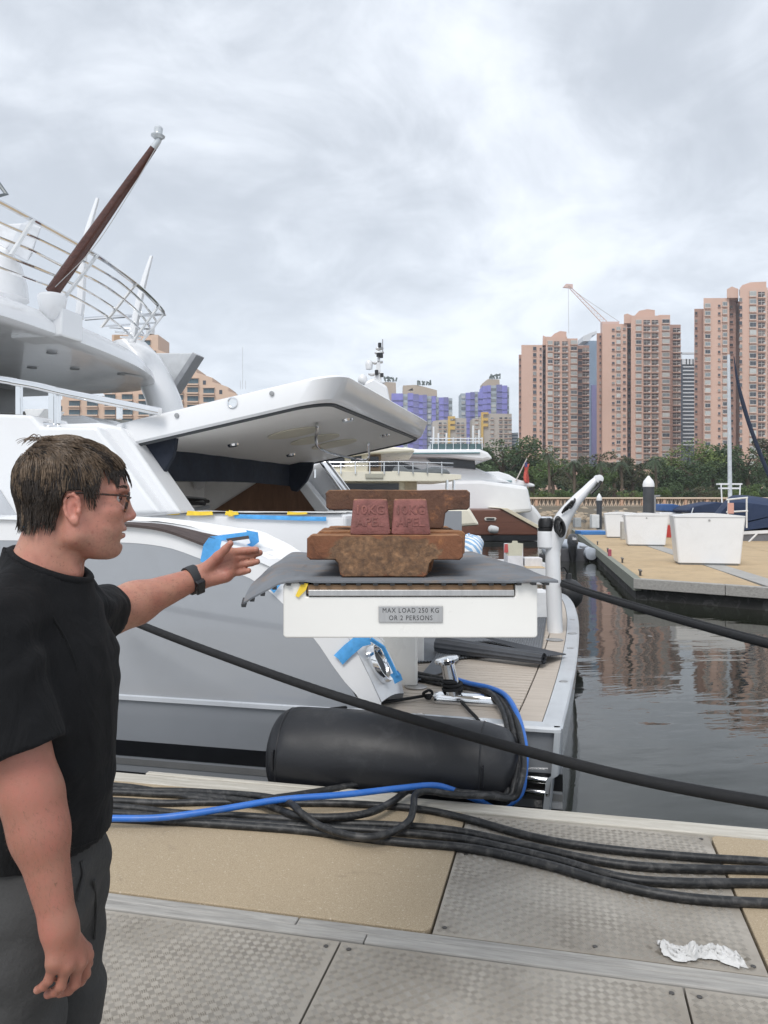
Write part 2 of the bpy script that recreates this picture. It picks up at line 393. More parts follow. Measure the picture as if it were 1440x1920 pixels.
us = [-16, -12] + list(np.linspace(-9, gu[-1], 70)) + [-1.0, -.6, -.3, 0.0]
rows = []
for u in us:
    top = gtop(u); zs = list(np.linspace(-.75, .29 if top > .3 else .2, 8)) + list(np.linspace(.3 if top > .3 else .21, top, 10))
    rows.append([(u, hv(z), z) for z in zs])
m = MB(D).grid(rows)
rows = [[(u, 12.6 - (hv(z) - HV), z) for z in np.linspace(-.75, 1.5, 6)] for u in np.linspace(-16, -1.6, 20)]
m.grid(rows)
m.build('hull', GREYH, YA, smooth=50)
def strip(name, z0, z1, u0, u1, mat, off=.004):
    MB(D).grid([[(u, hv(z) - off, z) for z in np.linspace(z0, z1, 3)] for u in np.linspace(u0, u1, 30)]).build(name, mat, YA, smooth=True)
strip('boot_stripe', -.165, -.045, -16, .002, BLACKP)
strip('waterline_stripe', -.235, -.185, -16, .002, M('stripe_grey', (.20, .205, .21), .4))
strip('antifouling', -.75, -.29, -16, .002, BLACKP)
MB(D).loft([[(u, HV - .016, .272), (u, HV - .016, .300), (u, HV + .03, .318), (u, HV + .03, .262)] for u in np.linspace(-16, -1.22, 12)]).build('rub_rail', M('rail_grey', (.50, .53, .57), .3, var=.05, coat=.3), YA, smooth=30)

# white bulwark band above the grey and the wing that sweeps down to the platform
rows = []
for u in list(np.linspace(-16, -9, 4)) + list(np.linspace(-8.7, wu[-1], 90)):
    z0, z1 = gtop(u) - .002, wtop(u)
    if u > gu[-1]: z0 = .275
    rows.append([(u, hv(z) - .003, z) for z in np.linspace(z0, max(z1, z0 + .002), 5)])
MB(D).grid(rows).build('bulwark', WHITE, YA, smooth=40)
icur = spline([(a, b, 0) for a, b in pxuz([(-400, 960), (20, 968), (151, 972), (241, 974), (330, 978), (420, 990), (490, 1002), (556, 1036), (620, 1080), (668, 1132), (708, 1190), (736, 1238), (752, 1280), (757, 1300)], 5.36)], 4)
iu, iz = [p[0] for p in icur], [p[1] for p in icur]
n = 80; rows = []
for k in range(n + 1):
    t = k / n
    def samp(U, Z):
        i = t * (len(U) - 1); a = int(min(i, len(U) - 2)); f = i - a
        return U[a] * (1 - f) + U[a+1] * f, Z[a] * (1 - f) + Z[a+1] * f
    a, b2 = samp(wu, wz), samp(iu, iz)
    rows.append([(a[0] + (b2[0]-a[0]) * s, HV + .012 + .40 * s, a[1] + (b2[1]-a[1]) * s + .02 * math.sin(math.pi * s)) for s in np.linspace(0, 1, 6)] + [(b2[0] - .01, HV + .43, b2[1] - .03), (b2[0] - .05, HV + .44, min(.27, b2[1] - .3))])
MB(D).grid(rows).build('wing_cap', WHITE, YA, smooth=60)
# side deck well between wing and coaming
MB(D).box(-16, -2.2, 5.38, 5.95, .9, 1.32).box(-2.2, -1.75, 5.40, 5.95, .25, .95).build('side_deck', WHITE, YA, bev=.03)
# dark cap rail strip on the shoulder
rows = []
def capz(u, s): a = wtop(u); return a + (float(np.interp(u, iu, iz)) - a)*s + .02*math.sin(math.pi*s)
for k, u in enumerate(np.linspace(dv(225, 980, 5)[0], dv(398, 1030, 5)[0], 24)):
    s = .06 + .30*(k/23)
    rows.append([(u, HV + .004, wtop(u) - .014), (u, HV + .002, wtop(u) + .006)] + [(u, HV + .012 + .40*q_, capz(u, q_) + .012) for q_ in np.linspace(.02, s, 5)] + [(u, HV + .012 + .40*(s + .005), capz(u, s) + .002)])
MB(D).grid(rows).build('cap_rail', CAPDARK, YA, smooth=True)
# white film stuck over the wing cap
rows = []
for k, t in enumerate(np.linspace(.24, .80, 60)):
    def sp(U, Z):
        i = t * (len(U) - 1); a = int(i); f = i - a
        return U[a]*(1-f) + U[a+1]*f, Z[a]*(1-f) + Z[a+1]*f
    a, b2 = sp(wu, wz), sp(iu, iz)
    rows.append([(a[0] + (b2[0]-a[0])*s, HV + .07 + .38*s, a[1] + (b2[1]-a[1])*s + .014 + .02*math.sin(math.pi*s) + .007*mnoise.noise((t*40, s*4, 1.3))) for s in np.linspace(float(np.interp(t, [.24, .30, .50, .56], [.14, .2, .38, .1])), 1, 10)])
MB(D).grid(rows).build('masking_film', FILM, YA, smooth=True, label='wrinkled white masking film over the wing')
def tape(pts, v, w, mat, lab=None, nrm=(0, -.004, 0), name='masking_tape', face='v'):
    """a strip of tape through pixel points laid on plane v, w metres wide"""
    P = [Vector(dv(x, y, v)) for x, y in pts]; rows = []
    for i, p in enumerate(P):
        t = (P[min(i+1, len(P)-1)] - P[max(i-1, 0)]).normalized(); q = Vector((0, 1, 0)).cross(t).normalized() * w/2
        rows.append([tuple(p + q + Vector(nrm)), tuple(p + Vector(nrm) * 1.6), tuple(p - q + Vector(nrm))])
    return MB(D).grid(rows).build(name, mat, YA, smooth=True, label=lab)
def patch(pts, v, mat, name='masking_tape', wob=.006):
    """an irregular taped patch, pixel polygon on plane v"""
    P = [dv(x, y, v) for x, y in pts]; P = [(a, b3 - .006 + wob * mnoise.noise((a*20, c*20, v)), c) for a, b3, c in P]
    MB(D).prism(P, (0, .004, 0)).build(name, mat, YA)
patch([(376, 1052), (382, 1022), (392, 1008), (416, 1012), (412, 1030), (398, 1046), (390, 1060)], 4.945, BTAPE)
patch([(394, 1006), (440, 1000), (474, 996), (480, 1004), (440, 1012), (408, 1014)], 5.06, BTAPE)
patch([(462, 994), (484, 998), (486, 1016), (470, 1028), (440, 1030), (470, 1018)], 5.12, BTAPE)
patch([(424, 1010), (466, 1004), (468, 1010), (428, 1016)], 5.045, CAPDARK, 'cap_rail')
patch([(502, 1100), (518, 1092), (526, 1096), (514, 1112)], 4.94, BTAPE)

# quarter panel, coaming and transom slope
MB(D).prism([dv(x, y, 5.75) for x, y in [(-420, 762), (58, 778), (76, 800), (180, 800), (300, 962), (-420, 1000)]], (0, .5, 0)).build('quarter_panel', WHITE, YA, bev=.03, seg=3)
MB(D).prism([dv(x, y, 5.9) for x, y in [(66, 796), (182, 792), (226, 800), (338, 962), (60, 990)]], (0, .32, 0)).build('transom_cheek', WHITE, YA, bev=.03, seg=3)
MB(D).prism([dv(x, y, 5.745) for x, y in [(-420, 900), (0, 918), (36, 974), (36, 976), (-420, 985)]], (0, -.008, 0)).build('shaded_panel', M('panel_grey', (.52, .54, .57), .35), YA)  # flat grey sheet: shading on the quarter panel put into its colour
cz = 1.575
MB(D).box(-9, -1.72, 6.05, 6.5, .27, cz).build('coaming', WHITE, YA, bev=.04, seg=3)
rows = [[(u, 6.02 + .48*s, cz + .012 + .012*mnoise.noise((u*3, s*3, 0))) for s in np.linspace(0, 1, 8)] for u in np.linspace(-4.3, -1.75, 60)]
MB(D).grid(rows).build('masking_film', FILM, YA, smooth=True, label='white film along the coaming')
for pts in ([(440, 968), (500, 970), (560, 972), (612, 973)],): tape(pts, 6.03, .035, BTAPE)
for a, b3, w in ((314, 336, 5), (352, 398, 7), (424, 446, 6), (430, 436, 10), (540, 575, 4), (256, 268, 4)):
    y = 962
    patch([(a, y - w/2 - 1), ((a + b3)/2, y - w/2 + .5), (b3, y - w/2), (b3 + 2, y + w/2), ((a + b3)/2 + 3, y + w/2 + 1), (a - 2, y + w/2 + 1)], 6.02, YTAPE)
tape([(252, 933), (270, 928), (285, 940), (299, 956)], 5.895, .045, BTAPE); tape([(246, 952), (262, 947), (276, 953)], 5.892, .03, BTAPE)
tape([(263, 912), (278, 928), (292, 944)], 5.895, .02, BTAPE); tape([(46, 990), (44, 976), (52, 978)], 4.94, .05, BTAPE)
MB(D).prism([dv(x, y, 5.895) for x, y in [(244, 955), (256, 949), (274, 950), (280, 957)]], (0, -.01, 0)).build('air_vent', BLACKP, YA)
MB(D).prism([dv(x, y, 5.895) for x, y in [(240, 912), (254, 911), (255, 915), (240, 916)]], (0, -.02, 0)).build('door_pull', CHROME, YA, bev=.003)

# ---- raised stern hatch
HB = [(-3.62, 2.16), (-1.86, 2.50)]
hsl = (HB[1][1] - HB[0][1]) / (HB[1][0] - HB[0][0])
def hz_(u): return HB[0][1] + (u - HB[0][0]) * hsl
V0, V1 = 5.98, 10.35
def hout(ins, ua, rr=.28):
    """plan outline of the hatch: hinge side straight, aft corners rounded"""
    u0 = -3.75; pts = [(u0, V0 + ins)]
    for k in range(9): a = R(-90 + k*11.25); pts.append((ua - ins - rr + rr*math.cos(a), V0 + ins + rr + rr*math.sin(a)))
    for k in range(9): a = R(k*11.25); pts.append((ua - ins - rr + rr*math.cos(a), V1 - ins - rr + rr*math.sin(a)))
    pts.append((u0, V1 - ins)); return pts
def hring(ins, ua, h): return [(u, v, hz_(u) + h) for u, v in hout(ins, ua)]
MB(D).loft([hring(.10, -1.84, .05), hring(.02, -1.84, .0), hring(0, -1.82, .02), hring(.0, -1.735, .185), hring(.012, -1.745, .207), hring(.035, -1.77, .215)]).build('hatch', WHITE, YA, smooth=35)
hat = [o for o in bpy.data.objects if o.name == 'hatch'][0]
MB(D).tube(hring(.045, -1.84, -.006), .016, 8).build('seal', M('seal_grey', (.05, .055, .06), .5), hat, smooth=True)
hp0 = D((-3.62, 8, 2.16 - .004)); hpn = D((-hsl, 0, 1))
def hp(x, y, off=0): q = Dinv(PL(x, y, hp0, hpn)); return (q[0], q[1], q[2] + off)
UNDER = M('hatch_liner', (.82, .81, .79), .35, var=.02)
pl = [(u, v, hz_(u) - .004) for u, v in hout(.075, -1.84)]
MB(D).prism(pl, (0, 0, .02)).build('liner', UNDER, hat)
for x, y, r in ((551, 811, .26), (591, 823, .27), (627, 832, .27)):
    c = hp(x, y); MB(D).lathe([(r, 0), (r, .008), (r - .01, .012)], (c[0], c[1], c[2] - .012), (-hsl, 0, 1), 32).build('speaker_cover', M('cover_cream', (.70, .66, .54), .5, var=.05), hat, smooth=30)
for x, y in ((437, 833), (545, 852), (652, 786), (722, 815)):
    c = hp(x, y); MB(D).lathe([(.05, -.022), (.055, -.01), (.06, .004)], c, (-hsl, 0, 1), 20).build('courtesy_light', CHROME, hat, smooth=30)
pth = [hp(594, 793), hp(594, 793, -.06), hp(597, 813, -.14), hp(640, 832, -.14), hp(688, 846, -.12), hp(691, 830, -.03), hp(691, 829)]
MB(D).tube(spline(pth, 6), .016, 8).build('grab_rail', CHROME, hat, smooth=True)
for x, y, r in ((332, 779, .02), (510, 738, .02)):
    c = dv(x, y, V0); MB(D).lathe([(r, .0), (r, -.012), (r*.5, -.014)], c, (0, 1, 0), 16).build('drain', GREYP, hat, smooth=30)
c = dv(436, 755, V0); MB(D).lathe([(.048, 0), (.046, -.010), (.036, -.012), (.033, -.004), (.012, -.003)], c, (0, 1, 0), 28).build('hatch_lock', CHROME, hat, smooth=30)

# ---- navy curtain, garage, stairs
def cloth(poly, th, name='curtain', mat=NAVYC): return MB(D).prism(poly, (0, th, 0)).build(name, mat, YA, bev=.01)
cloth([dv(x, y, 6.12) for x, y in [(236, 834), (270, 826), (330, 817), (327, 842), (322, 858), (308, 884), (291, 902)]], .06)
MB(D).grid([[(-3.60 + .005*math.sin(v*9), v, hz_(-3.6) - d - .015*math.sin(v*1.3)) for d in (.0, .1, .2, .29)] for v in np.linspace(6.1, 10.3, 60)]).build('curtain', NAVYC, YA, smooth=True)
cloth([dv(x, y, 9.9) for x, y in [(528, 868), (586, 866), (584, 880), (574, 902), (556, 922), (546, 920), (540, 905), (528, 892)]], .08)
GAR = M('garage_liner', (.82, .81, .79), .5, var=.06)
MB(D).box(-5.2, -5.1, 6.1, 10.6, .3, 2.3).build('garage_wall', GAR, YA)
MB(D).hexa([(-5.1, 6.2, 2.10), (-3.7, 6.2, 1.98), (-3.7, 10.4, 1.98), (-5.1, 10.4, 2.10)], [(-5.1, 6.2, 2.16), (-3.7, 6.2, 2.1), (-3.7, 10.4, 2.1), (-5.1, 10.4, 2.16)]).build('garage_ceiling', GAR, YA)
MB(D).prism([dv(x, y, 10.37) for x, y in [(385, 968), (402, 956), (500, 893), (560, 893), (600, 970)]], (0, .03, 0)).build('veneer_panel', VENEER, YA)
MB(D).prism([dv(x, y, 10.42) for x, y in [(320, 1010), (320, 880), (556, 880), (590, 930), (620, 1010)]], (0, .06, 0)).build('garage_side', GAR, YA)
c = du(368, 905, -5.05); MB(D).lathe([(.10, 0), (.10, .05), (.07, .1), (.02, .12)], c, (1, 0, 0), 18).build('dome_camera', M('dome', (.6, .6, .6), .3), YA, smooth=40)
for k in range(5):
    y = 934 + 4.5*k; a, b3 = du(320 + 3*k, y, -4.7 + .05*k), du(385 + 6*math.sin(k*2), y + 3*math.cos(k), -4.7 + .05*k)
    MB(D).tube(spline([a, ((a[0]+b3[0])/2, (a[1]+b3[1])/2, a[2] + .05*math.sin(k*3)), b3], 5), .025, 7).build('pipe', CABLE if k % 2 else GREYP, YA, smooth=True)
MB(D).prism([dv(x, y, 10.0) for x, y in [(543, 893), (561, 890), (626, 970), (600, 972)]], (0, .25, 0)).build('stair_stringer', WHITE, YA, bev=.02)
MB(D).prism([dv(x, y, 10.55) for x, y in [(560, 888), (600, 864), (665, 940), (690, 1000), (600, 1000)]], (0, .3, 0)).build('stair_cheek', WHITE, YA, bev=.03)
MB(D).prism([dv(x, y, 10.5) for x, y in [(566, 900), (576, 896), (640, 972), (625, 975)]], (0, .02, 0)).build('stair_trim', M('trim_grey', (.42, .43, .46), .4), YA)
for a, b3 in (((598, 862), (650, 935)), ((608, 858), (662, 930)), ((590, 880), (590, 896))):
    MB(D).tube([dv(*a, 10.45), dv(*b3, 10.45)], .02, 8).build('handrail', CHROME, YA, smooth=True)

# ---- upper deck overhang
aft = spline([(-12, 5.45, 0), (-7, 5.45, 0), (-5.75, 5.5, 0), (-5.25, 5.95, 0), (-5.2, 7.0, 0), (-5.32, 8.4, 0), (-5.62, 9.7, 0), (-6.2, 10.75, 0), (-7.2, 11.2, 0), (-12, 11.3, 0)], 7)
def off(c, k): return [(8.7 * 0 + p[0] + k * .0 + (k if p[0] > -6.8 else 0), p[1] + (k if p[1] > 9.7 else -k if p[1] < 5.9 else 0), 0) for p in c]
def lvl(k, z): return [(p[0], p[1], z) for p in off(aft, k)]
MB(D).loft([lvl(-.30, 3.44), lvl(-.05, 3.40), lvl(.03, 3.43), lvl(.02, 3.52), lvl(-.10, 3.66), lvl(-.2, 3.70), lvl(-.5, 3.70)]).build('upper_deck', WHITE, YA, smooth=50)
ud = bpy.data.objects['upper_deck']
for x, y in ((97, 662), (140, 692), (228, 702), (60, 690)):
    c = dz(x, y, 3.43); MB(D).lathe([(.06, -.006), (.06, .02)], c, n=16).build('deck_light', GREYP, ud)
MB(D).box(-9, -8.6, 5.7, 10.9, 1.6, 3.5).build('saloon_bulkhead', M('bulkhead_grey', (.30, .31, .32), .4, var=.06), YA)
MB(D).prism([dv(x, y, 10.0) for x, y in [(-420, 880), (-420, 800), (0, 775), (60, 768), (110, 778), (180, 784), (280, 790), (330, 800), (330, 880)]], (0, .5, 0)).build('deck_cover', M('cover_cloth', (.72, .70, .64), .8, var=.06, bump=.6, bs=6, bd=.04), YA, bev=.06)
MB(D).prism([dv(x, y, 8.0) for x, y in [(-400, 860), (-400, 782), (150, 778), (185, 790), (200, 860)]], (0, .8, 0)).build('deck_sofa', WHITE, YA, bev=.05)
rings = []
for (x, y), w in zip([(236, 640), (262, 668), (284, 704), (300, 744), (312, 790)], (30, 33, 33, 33, 34)):
    a, b3 = dv(x - w, y + 6, 10.7), dv(x + w * .62, y - 6, 10.7); q = .34
    cx, cz2 = (a[0]+b3[0])/2, (a[2]+b3[2])/2; hx, hz2 = (b3[0]-a[0])/2, (b3[2]-a[2])/2
    rings.append([(cx + hx*math.cos(t), 10.9 + q*math.sin(t), cz2 + hz2*math.cos(t)) for t in np.linspace(0, 2*math.pi, 20, endpoint=False)])
MB(D).loft(rings).build('arch_pillar', WHITE, YA, smooth=60)
MB(D).prism([dv(x, y, 11.5) for x, y in [(255, 662), (362, 662), (312, 736), (300, 742)]], (0, .12, 0)).build('wing_fin', M('fin_grey', (.60, .62, .64), .35), YA, bev=.01)
MB(D).prism([dv(x, y, 11.42) for x, y in [(361, 660), (369, 665), (325, 734), (304, 746), (311, 738)]], (0, .28, 0)).build('wing_fin', M('fin_grey_dark', (.33, .34, .36), .35), YA, bev=.01)
rails_px = [[(-60, 350), (0, 380), (60, 412), (120, 445), (180, 479), (220, 506), (258, 535), (290, 565), (310, 589)],
            [(-60, 388), (0, 417), (60, 443), (120, 472), (175, 500), (215, 523), (255, 555), (280, 583), (295, 605)],
            [(-60, 418), (0, 446), (60, 470), (120, 500), (170, 522), (210, 545), (245, 572), (270, 597), (283, 617)],
            [(-60, 446), (0, 474), (60, 499), (110, 520), (160, 544), (200, 568), (235, 593), (257, 612), (271, 629)],
            [(-60, 474), (0, 502), (50, 521), (90, 536), (130, 553), (175, 577), (210, 599), (235, 620), (250, 634)]]
zr = [4.50, 4.375, 4.25, 4.125, 4.0]
back = [(160, 598), (195, 611), (205, 614), (215, 622), (225, 632)]
for k, (pp, z) in enumerate(zip(rails_px, zr)):
    P = [dz(x, y, z) for x, y in pp]; P += [dz(back[k][0] + 40, (pp[-1][1] + back[k][1]) / 2 + 1, z), dz(*back[k], z)]
    MB(D).tube(spline(P[:9], 6) + P[9:], .028 if k == 0 else .016, 8).build('guard_rail', CHROME, YA, smooth=True)
for (a, b3) in (((60, 412), (18, 478)), ((180, 479), (118, 560)), ((253, 532), (188, 614)), ((297, 572), (248, 640)), ((305, 590), (265, 640))):
    p, q = Vector(dz(*a, 4.49)), Vector(dz(*b3, 3.85)); w = Vector((0, .018, 0))
    MB(D).hexa([q - w, q - w + Vector((.03,0,0)), q + w + Vector((.03,0,0)), q + w], [p - w, p - w + Vector((.03,0,0)), p + w + Vector((.03,0,0)), p + w]).build('rail_post', M('post_satin', (.66, .67, .67), .35, .4), YA)
# flagstaff on its pod
p0, p1 = Vector(dv(97, 549, 7.2)), Vector(dv(294, 268, 7.2)); ax = (p1 - p0).normalized(); L_ = (p1 - p0).length
fs = MB(D).lathe([(.070, 0), (.069, .3), (.060, L_*.45), (.042, L_*.85), (.034, L_ - .04)], p0, ax, 20).build('flagstaff', MAHOG, YA, smooth=50)
MB(D).lathe([(.036, -.06), (.032, .02), (.026, .05)], p1, ax, 16).lathe([(.04, 0), (.068, .02), (.072, .035), (.045, .05), (.042, .065), (.044, .11), (.032, .125), (.01, .13)], p1 + Vector((.01, 0, .04)), (.1, 0, 1), 20).build('stern_light', M('lamp_grey', (.55, .58, .60), .3, .3), fs, smooth=40)
MB(D).tube(spline([p1 + Vector((.03, -.03, -.03)), p0.lerp(p1, .7) + Vector((.075, -.03, -.06)), p0.lerp(p1, .35) + Vector((.10, -.04, -.08)), p0 + Vector((.085, -.06, .04))], 6), .004, 5).build('halyard', M('cord_grey', (.4, .4, .4), .8), fs)
c = Vector(dv(98, 556, 7.15)); MB(D).lathe([(.05, -.26), (.12, -.17), (.15, -.02), (.14, .02), (.05, .03)], c, n=22).box(c.x - .5, c.x + .13, c.y - .02, c.y + .35, c.z - .42, c.z - .12).build('flagstaff_pod', WHITE, YA, smooth=40, bev=.02)
for pts, ws, v in ((((148, 598), (152, 560), (156, 480), (166, 430), (183, 372)), (.105, .10, .095, .08, .045), 10.0), (((247, 642), (252, 610), (262, 560), (272, 520), (284, 480)), (.10, .095, .085, .07, .04), 10.3)):
    MB(D).tube(spline([dv(x, y, v) for x, y in pts], 4), [float(np.interp(i, [0, 4, 8, 12, 16], ws)) for i in range(17)], 12, sx=.6).build('awning_mast', WHITE, YA, smooth=True)
MB(D).hexa([dv(12, 470, 8.2), dv(52, 492, 8.2), dv(60, 480, 9.0), dv(30, 462, 9.0)], [dv(40, 418, 8.2), dv(78, 425, 8.2), dv(78, 420, 9.0), dv(50, 414, 9.0)]).build('arch_bracket', M('bracket_grey', (.55, .57, .6), .35), YA, bev=.02)
MB(D).hexa([dv(-60, 470, 8.8), dv(10, 470, 8.8), dv(10, 470, 9.2), dv(-60, 470, 9.2)], [dv(-60, 424, 8.8), dv(52, 418, 8.8), dv(52, 418, 9.2), dv(-60, 424, 9.2)]).build('arch_plate', M('plate_pale', (.66, .67, .69), .35), YA, bev=.02)
c = Vector(dv(-10, 560, 8.8)); MB(D).lathe([(.42, 0), (.40, .2), (.33, .45), (.22, .62), (.1, .7)], c, n=24).build('satellite_dome', WHITE, YA, smooth=60)
MB(D).tube([dv(-20, 320, 8), dv(12, 364, 8), dv(-25, 372, 8)], .03, 8).build('arch_frame', M('frame_dark', (.12, .14, .15), .4), YA, smooth=True)
# aft deck handrail
P = spline([dv(x, y, 5.9) for x, y in [(-300, 660), (0, 711), (25, 716), (70, 724), (125, 737), (200, 752), (300, 772)]], 6)
MB(D).tube(P, .034, 12).build('handrail', CHROME, YA, smooth=True)
for x, y0, y1, w in ((36, 722, 778, .05), (98, 736, 806, .055), (110, 742, 795, .025), (224, 760, 786, .04)):
    a, b3 = Vector(dv(x, y0, 5.92)), Vector(dv(x, y1, 5.92)); MB(D).box(a.x - w/2, a.x + w/2, 5.90, 5.94, b3.z, a.z).build('rail_post', CHROME, YA, bev=.005)
MB(D).tube(spline([dv(x, y, 5.85) for x, y in [(62, 794), (90, 797), (112, 803), (116, 812)]], 4), .022, 8).build('rail_bracket', CHROME, YA, smooth=True)
c = dv(122, 811, 5.88); MB(D).lathe([(.04, 0), (.04, -.02), (.02, -.03)], c, (0, 1, 0), 18).build('filler_cap', CHROME, YA, smooth=40)
MB(D).prism([dv(x, y, 6.3) for x, y in [(44, 767), (85, 766), (72, 782), (50, 784)]], (0, .3, 0)).build('deck_table', M('table_white', (.75, .76, .76), .3), YA, bev=.01)

# ---- swim platform
PZ = .27
ro = [(-1.28, 4.935, 0), (-.9, 4.932, 0), (-.6, 4.93, 0), (-.3, 4.93, 0), (-.05, 4.93, 0), (-.012, 4.94, 0)] + spline([(.0, 4.975, 0), (.055, 5.8, 0), (.12, 7.0, 0), (.175, 8.6, 0), (.18, 9.9, 0), (.13, 11.2, 0), (0, 12.0, 0), (-.35, 12.5, 0), (-1.6, 12.6, 0)], 6)
def inset(c, k):
    o = []
    for i, p in enumerate(c):
        t = np.array(c[min(i+1, len(c)-1)]) - np.array(c[max(i-1, 0)]); t /= np.linalg.norm(t); o.append((p[0] - t[1]*k, p[1] + t[0]*k, 0))
    return o
ri = inset(ro, .13); rm = inset(ro, .30)
def ring(c, z): return [(p[0], p[1], z) for p in c]
low = [(min(p[0], .2) - .12, p[1] + (.15 if p[1] < 5.2 else -.1 if p[1] > 12.2 else 0), -.75) for p in ro]
k2 = next(i for i, p in enumerate(ro) if p[1] > 4.97)
MB(D).grid([ring(ri, PZ), ring(inset(ro, .012), PZ + .002), ring(ro, PZ - .012), ring(ro, PZ - .03)]).build('platform_rim', LGREY, YA, smooth=30)
MB(D).grid([ring(ro, PZ - .03)[k2-2:], [(p[0] - .02, p[1], -.03) for p in ro][k2-2:], [(p[0] - .05, p[1], -.05) for p in ro][k2-2:], low[k2-2:]]).build('transom', M('transom_grey', (.42, .45, .48), .16, var=.05, coat=.5), YA, smooth=40)
for z0, z1 in ((-.165, -.045),):
    MB(D).grid([[(p[0] - .055 + .004*0, p[1], z1) for p in ro][k2-1:], [(p[0] - .075, p[1], z0) for p in ro][k2-1:]]).build('boot_stripe', BLACKP, YA, smooth=True)
MB(D).add([(p[0], p[1], PZ - .022) for p in inset(ro, .10)] + [(-5.2, 12.6, PZ - .022), (-5.2, 4.99, PZ - .022)], [tuple(range(len(ro) + 2))]).build('platform_deck', M('caulk_dark', (.06, .055, .05), .8), YA)
# margin planks follow the aft curve, deck planks run fore and aft
seg = [k2 + 0, k2 + 9, k2 + 16, k2 + 22, k2 + 30, len(ro) - 2]
for a, b3 in zip(seg[:-1], seg[1:]):
    A, B = inset(ro, .135)[a:b3+1], rm[a:b3+1]
    if len(A) < 2: continue
    MB(D).loft([[(p[0], p[1], PZ - .02), (q[0], q[1], PZ - .02), (q[0], q[1], PZ - .002), (p[0], p[1], PZ - .002)] for p, q in zip(A, B)]).build('margin_plank', TEAK, YA, bev=.002)
v = 5.06
MB(D).box(-1.7, -.31, v, v + .115, PZ - .02, PZ - .002).build('margin_plank', TEAK, YA, bev=.002); v += .12
ri_u = lambda v: float(np.interp(v, [p[1] for p in rm[k2+1:k2+36]], [p[0] for p in rm[k2+1:k2+36]]))
k = 0
while v < 11.6:
    w = .085 if v < 9 else .12
    MB(D).box(-4.6 if v > 6.6 else -1.72, ri_u(v + w/2) - .012, v, v + w - .010, PZ - .02, PZ - .003).build('deck_plank', TEAK, YA); v += w; k += 1
for x, y, r in ((780, 1288, .085), (1040, 1200, .085), (1073, 1188, .05), (788, 1341, .03)):
    c = dz(x, y, PZ + .001); MB(D).lathe([(r, 0), (r, .005), (r*.86, .007), (r*.8, .004), (r*.3, .004)], c, n=26).build('deck_fitting', STEEL, YA, smooth=30)
for v in (6.2, 7.6, 9.4): 
    c = (float(np.interp(v, [p[1] for p in ro[k2:]], [p[0] for p in ro[k2:]])) - .07, v, PZ + .001); MB(D).lathe([(.035, 0), (.03, .004), (.012, .005)], c, n=16).build('deck_fitting', STEEL, YA, smooth=30)
for z in (-.075, -.155):
    MB(D).tube([(-.32, 4.99, z), (-.09, 4.975, z)], .022, 10).build('exhaust_rod', CHROME, YA, smooth=40)
# chrome bollard and its foot
c = Vector(dz(868, 1318, PZ)); c2 = Vector((c.x, c.y, PZ + .05))
foot = [(c.x - .16 + .06*math.cos(t) if math.cos(t) < 0 else c.x + .24 + .06*math.cos(t), c.y + .055*math.sin(t), 0) for t in np.linspace(0, 2*math.pi, 24, endpoint=False)]
MB(D).loft([[(p[0], p[1], PZ) for p in foot], [(p[0], p[1], PZ + .045) for p in foot], [(c.x + .04 + (p[0]-c.x-.04)*.93, c.y + (p[1]-c.y)*.85, PZ + .06) for p in foot]]).build('bollard_foot', CHROME, YA, smooth=40)
bo = MB(D).lathe([(.052, 0), (.050, .22), (.053, .225), (.085, .24), (.088, .255), (.08, .268), (.02, .275)], (c.x - .06, c.y, PZ + .05), (-.22, 0, 1), 24).build('bollard', CHROME, YA, smooth=40)
# oval fairlead on the end of the wing, with blue tape round it
fa, fb, fc = Vector(dv(655, 1190, 4.962)), Vector(dv(714, 1310, 4.962)), Vector(dv(738, 1242, 5.36)); nrm = (fb - fa).cross(fc - fa).normalized(); nrm = nrm if nrm.x > 0 else -nrm
pf = Vector(Dinv(PL(706, 1246, D(fa), D(nrm)))) + nrm*.035; upv = (fa - fb).normalized(); sd2 = nrm.cross(upv)
def oval(s, o): return [tuple(pf + nrm*o + upv*math.cos(t)*.140*s + sd2*math.sin(t)*(.092*s)) for t in np.linspace(0, 2*math.pi, 36, endpoint=False)]
fl = MB(D).loft([oval(1.0, -.06), oval(1.02, .0), oval(.97, .022), oval(.85, .022), oval(.74, .004), oval(.68, -.012)], caps=False).build('fairlead', CHROME, YA, smooth=60)
MB(D).loft([oval(.70, -.012), oval(.3, -.016)]).build('fairlead_throat', BLACKP, fl)
for pts, v, w in (([(632, 1240), (650, 1222), (672, 1204), (690, 1199)], 4.955, .085), ([(692, 1200), (716, 1216), (742, 1270)], 5.08, .03), ([(733, 1276), (748, 1268)], 5.1, .07)):
    tape(pts, v, w, BTAPE, nrm=(.012, -.016, .012))
# ------------------------------------------------------------------ passerelle with its load
OFFW = M('passerelle_white', (.80, .79, .755), .3, var=.03, vs=3, coat=.3)
TEAKD = wood_mat('teak_slat_brown', (.20, .115, .06), (.36, .22, .12), .6, (4, 40, 40), .2, 0)
PY = 1.80
def fx(x, Y=PY): return (x - HX) / F * Y
def fz(y, Y=PY): return CAMZ + (HY - y) / F * Y
X0, X1 = fx(531), fx(1008); ZB, ZT = fz(1196), fz(1092)
PA = thing('passerelle', ((X0+X1)/2, 4.0, ZB), 'white boarding gangway end with a load plate, reaching over the quay', 'gangway')
def rrect(x0, x1, z0, z1, r, y):
    o = []
    for cx, cz, a0 in ((x1-r, z1-r, 0), (x0+r, z1-r, 90), (x0+r, z0+r, 180), (x1-r, z0+r, 270)):
        o += [(cx + r*math.cos(R(a0+k*30)), y, cz + r*math.sin(R(a0+k*30))) for k in range(4)]
    return o
xa, xb, zs = fx(574), fx(966), fz(1119)
